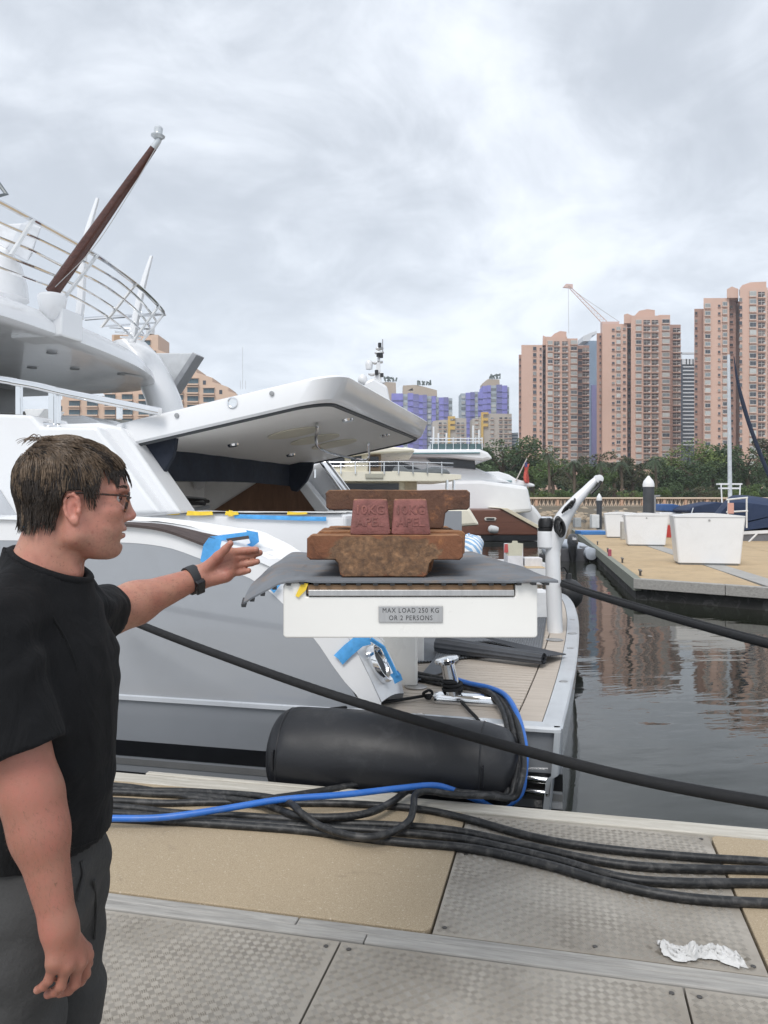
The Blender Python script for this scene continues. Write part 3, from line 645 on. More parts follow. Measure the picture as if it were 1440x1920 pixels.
poly = [(X0+.005, PY, ZB), (X1-.005, PY, ZB), (X1, PY, ZB+.005), (X1, PY, ZT-.007), (X1-.007, PY, ZT), (xb+.006, PY, ZT), (xb, PY, ZT-.006), (xb, PY, zs), (xa, PY, zs), (xa, PY, ZT-.006), (xa-.006, PY, ZT), (X0+.007, PY, ZT), (X0, PY, ZT-.007), (X0, PY, ZB+.005)]
MB().prism(poly, (0, .035, 0)).build('end_board', OFFW, PA, bev=.003)
for a, b3 in ((X0 + .012, X0 + .052), (X1 - .052, X1 - .012)):
    MB().box(a, b3, PY + .036, 6.3, ZB + .012, ZT - .012).build('side_beam', OFFW, PA, bev=.008)
MB().box(X0 + .055, X1 - .055, PY + .037, 6.3, ZB + .03, ZB + .05).build('belly_panel', OFFW, PA)
MB().box(fx(578), fx(964), PY - .004, PY + .034, fz(1117.5), fz(1105.5)).build('steel_strip', STEEL, PA, bev=.0015)
zsl = fz(1096, 1.80)
for k in range(42):
    y0 = PY - .001 + k * .107; MB().box(X0 + .056, X1 - .056, y0, y0 + .095, zsl - .022, zsl).build('slat', TEAKD, PA, bev=.002)
MB().box(X0 + .1, X1 - .1, 5.9, 6.25, PZ - .01, ZB + .03).build('pivot_column', OFFW, PA, bev=.02)
sp = MB().box(fx(710), fx(830), PY - .0035, PY - .0003, fz(1166.5), fz(1136)).build('load_plate', STEEL, PA, bev=.0006)
for ln, y in (('MAX LOAD 250 KG', 1144.5), ('OR 2 PERSONS', 1158.5)):
    me = text_mesh(ln, .0158, .0004, spacing=1.16); me.materials.append(TEXTB)
    me.transform(Matrix.Diagonal((.86, 1.0, 1, 1)))
    put('lettering', me, (fx(770), PY - .0041, fz(y)), sp, rot=(R(90), 0, 0))
def ybit(P, name='masking_tape'): MB().prism(P, (0, -.003, 0)).build(name, YTAPE, PA)
ybit([at(x, y, PY - .002) for x, y in [(566, 1092), (578, 1094), (574, 1106), (560, 1120), (554, 1117)]])
ybit([at(x, y, PY + .02) for x, y in [(951, 1095), (961, 1094), (963, 1103), (953, 1103)]])

# ribbed rubber mat draped over the gangway
MATG = M('mat_rubber_grey', (.150, .160, .175), .5, var=.22, vs=5, stain=(.24, .165, .11), st=.6, sth=.58, bump=.12, bs=200)
fr = [(457, 1131, 1.74), (473, 1120, 1.76), (489, 1111, 1.775), (508, 1101, 1.785), (527, 1092, 1.79), (566, 1087.5, 1.79), (600, 1091, 1.79), (644, 1094.5, 1.79), (720, 1095, 1.79), (800, 1094.5, 1.79), (877, 1095, 1.79), (930, 1092, 1.79), (965, 1089.5, 1.785), (1010, 1088, 1.775), (1047, 1089, 1.76)]
mr = [(487, 1080, 2.13), (497, 1074, 2.14), (508, 1068, 2.15), (522, 1061, 2.15), (540, 1059, 2.15), (570, 1062, 2.15), (600, 1064, 2.15), (650, 1064, 2.15), (720, 1064, 2.15), (800, 1064, 2.15), (860, 1064, 2.15), (890, 1063, 2.15), (915, 1061, 2.15), (945, 1061, 2.15), (975, 1063, 2.12)]
bk = [(548, 1037, 2.62), (556, 1036, 2.62), (566, 1036, 2.62), (580, 1037, 2.62), (600, 1039, 2.62), (620, 1040, 2.62), (650, 1040, 2.62), (690, 1040, 2.62), (730, 1040, 2.62), (770, 1040, 2.62), (800, 1040, 2.62), (830, 1038, 2.62), (850, 1036, 2.62), (868, 1035, 2.62), (884, 1034, 2.62)]
A, B, C = [np.array([at(*p) for p in spline(q, 5)]) for q in (fr, mr, bk)]
A[:, 2] = np.where(np.abs(A[:, 0] - .06) < .24, np.maximum(A[:, 2], zsl + .008), A[:, 2])
nr = 150; top = []
for k in range(nr + 1):
    t = k / nr; row = A*(1-t)*(1-2*t) + B*4*t*(1-t) + C*t*(2*t-1)
    ins = (row[:, 0] > X0 + .02) & (row[:, 0] < X1 - .02); row[ins, 2] = np.maximum(row[ins, 2], ZT + .004)
    row[:, 2] += (.0016 if k % 2 else 0) + .0025*np.sin(row[:, 0]*23 + 6*t)*np.sin(row[:, 1]*14)*(~ins)
    top.append([tuple(p) for p in row])
MT = thing('rubber_mat', tuple(B[len(B)//2]), 'grey ribbed rubber mat under the iron weights on the gangway', 'mat')
bot = [[(x, y, z - .0045) for x, y, z in r] for r in top]
m = MB().grid(top).grid(bot); m.grid([top[0], bot[0]]).grid([top[-1], bot[-1]]).grid([[r[0] for r in top], [r[0] for r in bot]]).grid([[r[-1] for r in top], [r[-1] for r in bot]])
m.build('sheet', MATG, MT)
acc = 0; last = None
for i in range(len(A)):
    p = Vector(top[0][i])
    if last is None or (p - last).length > .027:
        last = p; q = Vector(top[20][i])
        MB().hexa([p + Vector((-.005, -.0005, -.0105)), p + Vector((.005, -.0005, -.0105)), q + Vector((.005, 0, -.0105)), q + Vector((-.005, 0, -.0105))], [p + Vector((-.006, -.0005, -.004)), p + Vector((.006, -.0005, -.004)), q + Vector((.006, 0, -.004)), q + Vector((-.006, 0, -.004))]).build('under_rib', RUBBER, MT)

# rusty T-section test weights and two painted blocks
def rust(name, dark, mid, hot, tan, tanmix, patch=None):
    b = NB(name); co = b.coord(); f = b.noise(co, 14, 9, .68, 1.0); g = b.noise(co, 60, 6, .7); h2 = b.noise(co, 7, 4, .5, .6)
    c = b.ramp(f, [(.28, dark), (.46, mid), (.60, tuple(x*1.25 for x in mid)), (.74, hot)])
    c = b.mix(b.math('MULTIPLY', b.ramp(h2, [(.44, 0.0), (.56, 1.0)]), tanmix), c, b.ramp(g, [(.35, tuple(x*.55 for x in tan)), (.65, tan)]))
    c = b.mix(b.ramp(g, [(.55, 0.0), (.75, .5)]), c, dark)
    if patch:                                        # a worn tan face inside a dark scaly border
        tc_ = b.n('ShaderNodeTexCoord'); sx_ = b.n('ShaderNodeSeparateXYZ'); b.L(tc_.outputs['Object'], sx_.inputs[0])
        ex = b.math('POWER', b.math('ABSOLUTE', b.math('MULTIPLY', sx_.outputs[0], 1/patch[0])), 4.0); ez = b.math('POWER', b.math('ABSOLUTE', b.math('MULTIPLY', b.math('SUBTRACT', sx_.outputs[2], patch[1]), 1/patch[2])), 4.0)
        msk = b.ramp(b.math('ADD', b.math('ADD', ex, ez), b.math('MULTIPLY', b.math('SUBTRACT', f, .5), 3.6)), [(.72, 1.0), (.95, 0.0)])
        c = b.mix(msk, c, b.mix(b.ramp(g, [(.4, 0.0), (.7, .8)]), b.ramp(b.noise(co, 30, 8, .7, .8), [(.3, (.10, .052, .028)), (.5, (.215, .118, .062)), (.7, (.37, .21, .11))]), (.06, .04, .03)))
    ge = b.n('ShaderNodeNewGeometry'); sn = b.n('ShaderNodeSeparateXYZ'); b.L(ge.outputs['True Normal'], sn.inputs[0])
    c = b.mix(b.math('MULTIPLY', b.ramp(sn.outputs[2], [(.45, 0.0), (.85, 1.0)]), .75), c, b.ramp(f, [(.3, (.16, .07, .035)), (.7, (.42, .22, .10))]))   # loose orange rust lies on the upper faces
    b.set(Base_Color=c, Roughness=.82); b.bump(b.math('ADD', f, b.math('MULTIPLY', g, .6)), .9, .006); return b.m
RUST = rust('iron_rust', (.032, .015, .011), (.19, .072, .034), (.52, .22, .08), (.22, .10, .05), .5, (.135, .050, .052))
RUST2 = rust('iron_rust_dark', (.022, .015, .013), (.105, .052, .033), (.42, .18, .075), (.19, .10, .055), .5)
RED = rust('iron_red_paint', (.11, .045, .040), (.215, .085, .076), (.36, .16, .085), (.25, .115, .10), .6)
RUST3 = rust('iron_rust_orange', (.08, .035, .02), (.25, .11, .05), (.44, .20, .08), (.34, .18, .09), .5)
def tweight(x0, x1, zt, zm, zb, sx0, sx1, y0, y1, mat, lab, skew=0):
    r = .008
    def prof(e, y): 
        x0e, x1e, s0, s1 = x0 + e, x1 - e, sx0 + e, sx1 - e
        P = [(x0e, zt-r), (x0e+r, zt-e*.5), (x1e-r, zt-e*.5), (x1e, zt-r), (x1e, zm+r), (x1e-r, zm+e), (s1+.009, zm+e), (s1, zm-.008), (s1-.005, zb+r*.8), (s1-.011, zb+e), (s0+.011, zb+e), (s0+.005, zb+r*.8), (s0, zm-.008), (s0-.009, zm+e), (x0e+r, zm+e), (x0e, zm+r)]
        out = []
        for i in range(len(P)):                      # add points along the edges and wobble them a little: cast, chipped iron
            a, b2 = P[i], P[(i+1) % len(P)]; n = max(1, int(math.hypot(b2[0]-a[0], b2[1]-a[1]) / .02))
            for k in range(n):
                x, z = a[0] + (b2[0]-a[0])*k/n, a[1] + (b2[1]-a[1])*k/n
                w = mnoise.noise((x*38 + y*9, z*38, y*7)) * .0022; out.append((x + w + (y-y0)*skew, y, z + w*.6))
        return out
    ys = [(.003, y0), (0, y0 + .005), (0, (y0+y1)/2), (0, y1 - .005), (.003, y1)]
    return MB().loft([prof(e, y) for e, y in ys]).build('test_weight', mat, smooth=28, label=lab, cat='weight', group='T-shaped iron test weights')
Yw = 1.855
g_ = lambda x, Y=Yw: fx(x, Y)
zt1, zm1, zb1 = fz(1003.5, Yw), fz(1050, Yw), ZT + .0065
labs = ['large T-shaped rusty iron weight in front, under the two red blocks', 'second T-shaped rusty weight from the front of the bottom row', 'third T-shaped rusty weight from the front of the bottom row', 'fourth T-shaped rusty weight from the front of the bottom row', 'fifth T-shaped rusty weight from the front of the bottom row', 'rearmost T-shaped rusty weight of the bottom row']
dx = [0, .014, .024, .006, .022, .012]
for k in range(6):
    y0 = Yw + k * .096; hgt = [0, .006, -.004, .004, -.003, .003][k]
    tweight(g_(575.5) + dx[k], g_(869) + dx[k], zt1 + hgt, zm1 + hgt*.5, zb1, g_(634) + dx[k], g_(806) + dx[k], y0, y0 + .09, [RUST, RUST3][min(k, 1)], labs[k])
Yu = 2.06
for k, lab in ((0, 'dark rusty T-shaped weight standing upright behind the two red blocks'), (1, 'dark T-shaped weight hidden behind the upper upright one')):
    y0 = Yu + k*.1
    tweight(g_(611, Yu), g_(881, Yu), fz(918.5, Yu), fz(956.5, Yu), zt1 + .007, g_(668, Yu), g_(836, Yu), y0, y0 + .085, RUST2, lab)
def block(xb0, xb1, xt0, xt1, lab):
    Yb = 1.868; zb, zt = zt1 + .001, fz(935.5, Yb); d = .088
    x = lambda p: fx(p, Yb)
    root = thing('block_weight', ((x(xb0)+x(xb1))/2, Yb + d/2, zb), lab, 'weight', 'red 10 kg block weights')
    rows = []
    for s in (0, .04, .35, .7, .96, 1.0):
        a, b2 = x(xb0) + (x(xt0)-x(xb0))*s, x(xb1) + (x(xt1)-x(xb1))*s; y0, y1 = Yb + .010*s, Yb + d - .010*s; r = .006 if s < 1 else .010; z = zb + (zt-zb)*s
        if s in (0, 1.0): a += .002; b2 -= .002; y0 += .002; y1 -= .002
        pts = []
        for cx, cy, a0 in ((b2-r, y1-r, 0), (a+r, y1-r, 90), (a+r, y0+r, 180), (b2-r, y0+r, 270)):
            pts += [(cx + r*math.cos(R(a0+q*30)), cy + r*math.sin(R(a0+q*30)), z) for q in range(4)]
        rows.append(pts)
    MB().loft(rows).build('casting', RED, root, smooth=35)
    tilt = math.atan2(.010, zt - zb)
    for ln, zz, sz in (('10KG', .68, .030), ('APEL', .34, .030)):
        me = text_mesh(ln, sz, .0009, bevel=.0007, spacing=1.05); me.materials.append(RED)
        put('lettering', me, ((x(xb0)+x(xb1))/2 - .001, Yb + .010*zz - .0002, zb + (zt-zb)*zz), root, rot=(R(90) - tilt, 0, 0))
block(656, 732.5, 662.5, 726, 'dark red 10KG cast block, the left one of the pair')
block(733.5, 808, 739.5, 800, 'red 10KG cast block with an orange rust streak, the right one of the pair')

# ------------------------------------------------------------------ fender, ropes, cables
u0, u1 = -1.80, -.235; fv, fz0, fr_ = 4.655, .085, .288
prof = [(.02, 0), (fr_*.55, .012), (fr_*.82, .05), (fr_*.95, .11), (fr_, .2), (fr_*1.01, .5), (fr_*.985, .9), (fr_*.955, 1.28), (fr_*.90, 1.40), (fr_*.78, 1.49), (fr_*.5, 1.545), (.02, 1.56)]
FE = thing('fender', D((-1, fv, fz0 - fr_)), 'big black cylindrical fender squeezed between hull and quay', 'fender')
rings = []
for i, (r, h) in enumerate(spline([(a, b2, 0) for a, b2 in prof], 4) and [(p[0], p[1]) for p in spline([(a, b2, 0) for a, b2 in prof], 4)]):
    rings.append([(u0 + h, fv + max(r, .005)*math.cos(t)*(1 if math.cos(t) < 0 else .96), fz0 + max(r, .005)*math.sin(t) + .006*mnoise.noise((h*4, t, .3))) for t in np.linspace(0, 2*math.pi, 48, endpoint=False)])
FENDM = M('fender_rubber', (.010, .011, .014), .46, var=.2, vs=2, bump=.22, bs=18, bd=.006, stain=(.09, .09, .095), st=.25, sth=.62, rvar=.1)
MB(D).loft(rings).build('body', FENDM, FE, smooth=True)
for h in (.115, 1.34):
    r = float(np.interp(h, [p[1] for p in prof], [p[0] for p in prof])) + .001
    MB(D).tube([(u0 + h, fv + r*math.cos(t)*(1 if math.cos(t) < 0 else .96), fz0 + r*math.sin(t)) for t in np.linspace(0, 2*math.pi, 49)], .006, 6).build('seam', FENDM, FE, smooth=True)
for h, z in ((.10, .02), (1.36, .06)):
    MB(D).box(u0 + h - .006, u0 + h + .006, fv - fr_*.98, fv - fr_*.95 + .03, fz0 - .02, fz0 + .10).build('weld_tab', FENDM, FE, bev=.004)

def twist_rope(name, path, r, label, cat='rope', group=None):
    """braided cover: a tube whose skin is dimpled in a fine spiral"""
    pts = spline(path, 26); n = 14; P = [Vector(p) for p in pts]; rings = []
    a = (P[1]-P[0]).cross(Vector((0,0,1))).normalized()
    for i, p in enumerate(P):
        t = (P[min(i+1, len(P)-1)] - P[max(i-1, 0)]).normalized(); a = (a - t*a.dot(t)).normalized(); b2 = t.cross(a)
        rings.append([tuple(p + (a*math.cos(2*math.pi*k/n) + b2*math.sin(2*math.pi*k/n))*r*(1 + .03*((i + k) % 2))) for k in range(n)])
    return MB().loft(rings).build(name, ROPEB, smooth=True, label=label, cat=cat, group=group)
def lerpY(x, xa, Ya, xb, Yb): t = (x - xa)/(xb - xa); return 1/((1-t)/Ya + t/Yb)
pts = [(200, 1142), (260, 1170), (400, 1224), (600, 1295), (800, 1356), (1000, 1412), (1200, 1462), (1440, 1506), (1700, 1545)]
twist_rope('mooring_line', [at(x, y, lerpY(x, 200, 5.3, 1700, 2.75)) for x, y in pts], .0245, 'thick black mooring line crossing in front of the fender', group='black mooring lines')
pts = [(1030, 1086), (1060, 1098), (1110, 1115), (1200, 1142), (1320, 1176), (1440, 1208), (1620, 1250)]
twist_rope('mooring_line', [at(x, y, lerpY(x, 1030, 8.6, 1620, 4.3)) for x, y in pts], .028, 'black mooring line from the platform out over open water on the right', group='black mooring lines')
twist_rope('mooring_line', [at(x - 2, y - 6, lerpY(x, 1030, 8.75, 1620, 4.4)) for x, y in pts], .022, 'thinner black line running doubled above the one over open water', group='black mooring lines')

ZC = .022
def zz(x, y): return (200 + x/1.1613, 1420 + y/1.1613)
def cable(name, px, mat, r, label, cat, pre=(), post=(), z=ZC, group=None):
    P = [at(*q) for q in pre] + [G(x, y, z if not hasattr(z, '__len__') else z[i]) for i, (x, y) in enumerate(px)] + [at(*q) for q in post]
    return MB().tube(spline(P, 8), r, 12).build(name, mat, smooth=True, label=label, cat=cat, group=group)
gC = 'black power cables on the quay'
def drop(dx, dy, dY, end):   # from the platform round the fender's end down on to the quay
    q = [(735, 1256, 6.45), (790, 1268, 6.10), (850, 1279, 5.85), (905, 1291, 5.58), (937, 1305, 5.28), (957, 1335, 4.98), (969, 1382, 4.68), (974, 1432, 4.50), (968, 1468, 4.40)]
    return [(x + dx*(i/4 if i < 4 else 1), y + dy*(1 - i/9), Y + dY) for i, (x, y, Y) in enumerate(q)] + list(end)
c1 = [zz(*p) for p in [(1700, 252), (1440, 228), (1300, 219), (1100, 201), (940, 176), (780, 133), (680, 113), (540, 102), (400, 100), (240, 98), (120, 100), (20, 95), (-150, 88)]]
c2 = [zz(*p) for p in [(1700, 262), (1440, 247), (1200, 240), (1060, 224), (900, 189), (760, 160), (640, 149), (480, 142), (300, 128), (160, 122), (20, 108), (-150, 104)]]
c3 = [zz(*p) for p in [(1700, 285), (1440, 275), (1250, 273), (1120, 262), (980, 224), (860, 196), (760, 176), (600, 161), (430, 151), (250, 139), (120, 130), (20, 122), (-150, 115)]]
c4 = [zz(*p) for p in [(1700, 322), (1440, 318), (1250, 305), (1100, 275), (960, 235), (800, 200), (640, 185), (540, 174), (430, 160), (300, 150), (160, 141), (20, 134), (-150, 130)]]
cable('power_cable', c1, CABLE, .020, 'uppermost black cable of the four running off to the right', 'cable', group=gC)
cable('power_cable', c2, CABLE, .020, 'second black cable from the water among the four going right', 'cable', group=gC)
cable('power_cable', c3, CABLE, .021, 'third black cable from the water among the four going right', 'cable', group=gC)
cable('power_cable', c4, CABLE, .0215, 'black cable nearest the camera among the four going right', 'cable', group=gC)
l1 = [zz(*p) for p in [(840, 78), (780, 66), (720, 56), (640, 53), (560, 57), (450, 76), (330, 92), (220, 92), (120, 76), (20, 62), (-150, 55)]]
l2 = [zz(*p) for p in [(835, 82), (770, 76), (700, 66), (660, 70), (620, 98), (570, 121), (500, 130), (420, 128), (370, 112), (320, 98), (200, 84), (100, 80), (20, 76), (-150, 74)]]
l3 = [zz(*p) for p in [(828, 84), (760, 82), (700, 74), (672, 82), (668, 110), (655, 142), (600, 170), (540, 172), (470, 152), (425, 122), (395, 98), (330, 84), (180, 74), (60, 72), (-150, 66)]]
cable('power_cable', l1, CABLE, .0195, 'black cable coming off the yacht, lying nearest the quay edge', 'cable', pre=drop(-14, -5, .05, [(948, 1492, 4.36)]), z=[.03] + [.022]*12, group=gC)
cable('power_cable', l2, CABLE, .0195, 'black cable off the yacht that bends into a shallow loop beside the blue hose', 'cable', pre=drop(-3, 3, 0, [(955, 1494, 4.345)]), z=[.045, .062, .064, .064, .06, .062, .064, .062, .05, .045, .03, .022, .022, .022], group=gC)
cable('power_cable', l3, CABLE, .0185, 'black cable off the yacht that makes the tightest loop on the sand panel', 'cable', pre=drop(8, 10, -.06, [(962, 1496, 4.335)]), z=[.06, .07, .09, .1, .1, .068, .066, .066, .066, .1, .09, .07, .04, .03, .03], group=gC)
bl = [zz(*p) for p in [(790, 86), (750, 70), (710, 61), (640, 67), (520, 81), (380, 92), (250, 113), (120, 131), (10, 133), (-150, 133)]]
cable('water_hose', bl, BLUEH, .0175, 'bright blue hose running off the yacht and along the black cables', 'hose', pre=[(850, 1272, 5.86), (880, 1281, 5.66), (920, 1290, 5.44), (950, 1306, 5.16), (972, 1345, 4.86), (985, 1400, 4.60), (984, 1450, 4.52), (974, 1492, 4.48), (935, 1512, 4.44)], z=[.02, .075, .11, .11, .11, .105, .085, .066, .062, .06])
cable('power_cable', [(1, 1)][:0], CABLE, .017, 'rearmost black cable looped across the teak platform past the bollard', 'cable', pre=[(740, 1262, 6.3), (800, 1272, 6.0), (860, 1282, 5.78), (915, 1294, 5.5), (948, 1312, 5.2), (972, 1350, 4.86), (984, 1400, 4.62), (980, 1450, 4.5), (962, 1490, 4.40), (945, 1500, 4.37)], group=gC)

# thin black line made fast on the bollard
c = Vector(D((dz(868, 1318, PZ)[0] - .075, dz(868, 1318, PZ)[1], PZ + .10)))
P = [tuple(c + Vector((.064*math.cos(t), .064*math.sin(t), -.022 + .007*t/1.6))) for t in np.linspace(0, 6.28*2.8, 60)]
P += [G(x, y, .292) for x, y in [(824, 1303), (800, 1304), (770, 1309), (690, 1321)]] + [at(612, 1331, 5.02)]
m = MB().tube(P, .0115, 8)
m.tube(spline([G(x, y, .292) for x, y in [(858, 1304), (864, 1314), (880, 1332)]] + [at(896, 1349, 4.99), at(905, 1368, 4.86)], 6), .0115, 8)
kc = Vector(G(802, 1302, .31)); m.tube([tuple(kc + Vector((.028*math.cos(t)*(1 + .3*math.sin(3*t)), .02*math.sin(2*t), .028*math.sin(t)))) for t in np.linspace(0, 12.5, 50)], .010, 8)
m.build('bollard_line', ROPEB, smooth=True, label='thin black line knotted round the chrome bollard', cat='rope')

# ------------------------------------------------------------------ loose things on the swim platform
RIBM = M('ribbed_mat_grey', (.16, .17, .185), .6, var=.15, vs=4)
def ribbed(pts_l, pts_r, z, n, amp, name, label, cat, mat=RIBM):
    rows = []
    for k in range(n):
        t = k/(n-1); L2 = [Vector(p).lerp(Vector(q), t) for p, q in zip(pts_l, pts_r)]
        rows.append([(p.x, p.y, z + (amp if k % 2 else 0)) for p in L2])
    return MB(D).grid(rows).build(name, mat, label=label, cat=cat)
q = lambda x, y: dz(x, y, PZ + .01)
ribbed([q(700, 1250), q(820, 1168), q(900, 1130)], [q(1015, 1222), q(1025, 1160), q(1018, 1128)], PZ + .008, 110, .012, 'deck_mat', 'grey ribbed mat laid flat beneath the gangway on the platform', 'mat')
ribbed([q(778, 1282), q(812, 1240), q(830, 1205)], [q(838, 1262), q(862, 1236), q(884, 1205)], PZ + .022, 24, .01, 'deck_mat', 'narrow grey ribbed mat strip running up to the bollard', 'mat')
ROLL = thing('rolled_mat', D(dz(920, 1240, PZ)), 'dark ribbed rubber mat rolled up on the teak platform', 'mat')
a, b2 = Vector(dz(822, 1226, PZ)), Vector(dz(1020, 1252, PZ)); ax = (b2 - a); pr = Vector((-ax.y, ax.x, 0)).normalized(); rows = []
for i in range(60):
    s = i/59; c = a + ax*s; row = []
    for k in range(64):
        t = k/63*2*math.pi*2.6; r = (.032 + .05*k/63)*(1 - .25*s) + .006*(k % 2)
        row.append((c.x + pr.x*r*math.cos(t), c.y + pr.y*r*math.cos(t), PZ + .085 - .012*s + r*math.sin(t)*(1 - .15*s)))
    rows.append(row)
MB(D).grid(rows).build('roll', M('roll_rubber', (.055, .06, .07), .5, var=.2), ROLL)
f0, f1, f2, f3 = dz(880, 1208, PZ), dz(1020, 1250, PZ), dz(1062, 1234, PZ), dz(920, 1204, PZ)
rows = [[tuple(Vector(f0).lerp(Vector(f1), s).lerp(Vector(f3).lerp(Vector(f2), s), t) + Vector((0, 0, (.11 - .075*t)*(1 - .25*s) + .012*((j) % 2)))) for s in np.linspace(0, 1, 8)] for j, t in enumerate(np.linspace(0, 1, 26))]
MB(D).grid(rows).build('loose_flap', M('roll_rubber', (.1, .1, .1)), ROLL)
def bx(name, x0, x1, ybase, h, depth, mat, label, cat, z=PZ + .012, bev=.006):
    a, b3 = Vector(G(x0, ybase, z)), Vector(G(x1, ybase, z))
    return MB().box(a.x, b3.x, a.y, a.y + depth, z, z + h).build(name, mat, label=label, cat=cat, bev=bev)
bx('storage_box', 690, 795, 1240, .42, .5, M('box_white', (.78, .78, .77), .4), 'plain white box on the platform directly beneath the gangway', 'box')
rows = [[(G(712 + 36*s, 1226, PZ)[0], 6.55 + .05*math.sin(9*s), PZ + .10 + .22*t + .02*mnoise.noise((s*6, t*6, 0))) for s in np.linspace(0, 1, 12)] for t in np.linspace(0, 1, 10)]
MB().grid(rows).build('chamois_cloth', M('chamois', (.62, .46, .25), .9, bump=.5, bs=30), smooth=True, label='tan cloth hanging against the white box under the gangway', cat='cloth')
bx('tool_box', 1006, 1030, 1158, .30, .4, M('toolbox_white', (.76, .77, .78), .4), 'small white box standing just left of the davit column', 'box')
zb = .62
bx('plinth', 915, 1024, 1096, .36, .8, WHITE, 'low white locker at the far side of the platform', 'locker', z=PZ)
CT = bx('carton', 952, 981, 1062, .34, .4, M('carton_white', (.72, .72, .75), .6), 'white carton with its lid flap raised, on the far locker', 'carton', z=.64)
a = Vector(at(947, 1041, 10.9)); MB().prism([at(x, y, 10.85) for x, y in [(948, 1038), (946, 1020), (960, 1018), (961, 1014), (970, 1014), (971, 1018), (981, 1019), (979, 1042), (952, 1042)]], (0, .01, 0)).build('flap', M('carton_lid', (.62, .60, .48), .7), CT)
MB().prism([at(x, y, 10.84) for x, y in [(945, 1036), (946, 1020), (952, 1020), (953, 1036)]], (0, -.006, 0)).build('red_print', M('print_red', (.55, .10, .10), .6), CT)
bx('carton', 984, 1017, 1062, .13, .3, M('carton_grey', (.70, .69, .70), .6), 'low white carton beside the one with the raised flap', 'carton', z=.64)
bx('cardboard_sheet', 988, 1024, 1066, .012, .3, CARD, 'flat brown cardboard sheet in front of the low carton', 'cardboard', z=.63)
b = NB('striped_towel'); co = b.coord((1, 1, 1), (0, 0, 0), rnd=False); wv = b.n('ShaderNodeTexWave'); wv.inputs['Scale'].default_value = 7.5; wv.inputs['Distortion'].default_value = 3.5; wv.inputs['Detail Scale'].default_value = 1.2; wv.bands_direction = 'DIAGONAL'; b.L(co, wv.inputs[0])
b.set(Base_Color=b.ramp(wv.outputs['Fac'], [(.42, (.26, .44, .66)), (.55, (.78, .80, .82))]), Roughness=.9)
rows = []
c0 = Vector(at(881, 1030, 8.2))
for i in range(17):
    a = math.pi*i/16; rows.append([tuple(c0 + Vector((.150*max(math.sin(a), .01)*math.cos(t) * (1 + .35*mnoise.noise((math.cos(t)*2, math.sin(t)*2, a))), .2*max(math.sin(a), .01)*math.sin(t), -.01 - .165*math.cos(a)*(1 + .2*mnoise.noise((math.cos(t)*3, math.sin(t)*3, 2)))))) for t in np.linspace(0, 2*math.pi, 24, endpoint=False)])
MB().loft(rows).build('towel_bundle', b.m, smooth=True, label='blue and white striped towel bundle behind the weights', cat='towel')
bx('towel_stand', 868, 902, 1112, .86, .3, WHITE, 'white pedestal locker carrying the striped towel bundle', 'locker', z=PZ)
c = Vector(at(1066, 1112, 11.9)); FB = thing('fender', c - Vector((0, 0, .22)), 'round black fender hanging off the far corner of the platform', 'fender')
MB().lathe([(.02, -.24), (.12, -.22), (.2, -.12), (.225, 0), (.2, .12), (.12, .19), (.05, .22), (.045, .3)], c, n=24).build('ball', RUBBER, FB, smooth=50)
MB().tube(spline([tuple(c + Vector((0, 0, .28))), tuple(c + Vector((-.1, -.05, .4))), tuple(c + Vector((-.3, -.1, .2)))], 6), .012, 6).build('lanyard', ROPEB, FB, smooth=True)

# ------------------------------------------------------------------ davit crane
DY = 8.3
DV = thing('davit', at(1040, 1188, DY), 'white tapering davit crane post with an arm leaning right', 'davit')
pp = [(1041, 1189), (1039, 1130), (1037, 1070), (1037, 1030), (1044, 1000), (1056, 972), (1075, 945), (1098, 920), (1114, 903), (1123, 898)]
rr = [.080, .082, .080, .080, .100, .088, .066, .048, .038, .034]
sp_ = spline([at(x, y, DY) for x, y in pp], 6)
MB().tube(sp_, [float(np.interp(i/6, range(10), rr)) for i in range(len(sp_))], 20).build('column', WHITE, DV, smooth=60)
tip = Vector(at(1122, 898, DY)); MB().lathe([(.02, -.05), (.044, -.045), (.044, .045), (.02, .05)], tip, (0, 1, 0), 18).build('sheave', WHITE, DV, smooth=40)
MB().tube([at(1127, 902, DY - .06), at(1122, 912, DY - .06), at(1108, 926, DY - .07)], .016, 8).build('cable_guide', BLACKP, DV, smooth=True)
hc = Vector(at(1024, 1029, DY)); MB().lathe([(.02, 0), (.075, .0), (.092, .02), (.092, .17), (.088, .19), (.03, .19)], hc, n=28).build('winch_housing', WHITE, DV, smooth=40)
MB().lathe([(.080, .19), (.084, .20), (.084, .225), (.078, .23), (.086, .235), (.086, .29), (.076, .32), (.03, .325)], hc, n=28).build('winch', M('winch_black', (.015, .015, .016), .4), DV, smooth=30)
MB().lathe([(.066, .322), (.069, .332), (.055, .348), (.02, .35)], hc, n=28).build('winch_cap', CHROME, DV, smooth=40)
for k in range(6):
    cc = Vector(at(1046 + k*.6, 984 + k*1.5, DY - .10 - .012*k)); MB().tube([tuple(cc + Vector((.035*math.cos(t) + .004*k, .012*math.sin(t*2 + k), .085*math.sin(t)))) for t in np.linspace(0, 2*math.pi, 24)], .011, 7).build('control_lead', CABLE, DV, smooth=True)
for k in range(4):
    MB().tube(spline([at(1054 + 3*k, 962 - 2*k, DY - .1), at(1062 + 3*k, 950 - 3*k, DY - .14), at(1070 + 2*k, 952 - 4*k, DY - .1), at(1078, 938 - k, DY - .08)], 5), .012, 7).build('lifting_strap', CABLE, DV, smooth=True)
MB().lathe([(.13, 0), (.13, .012), (.1, .022)], at(1041, 1191, DY), n=28).build('base_flange', STEEL, DV, smooth=30)

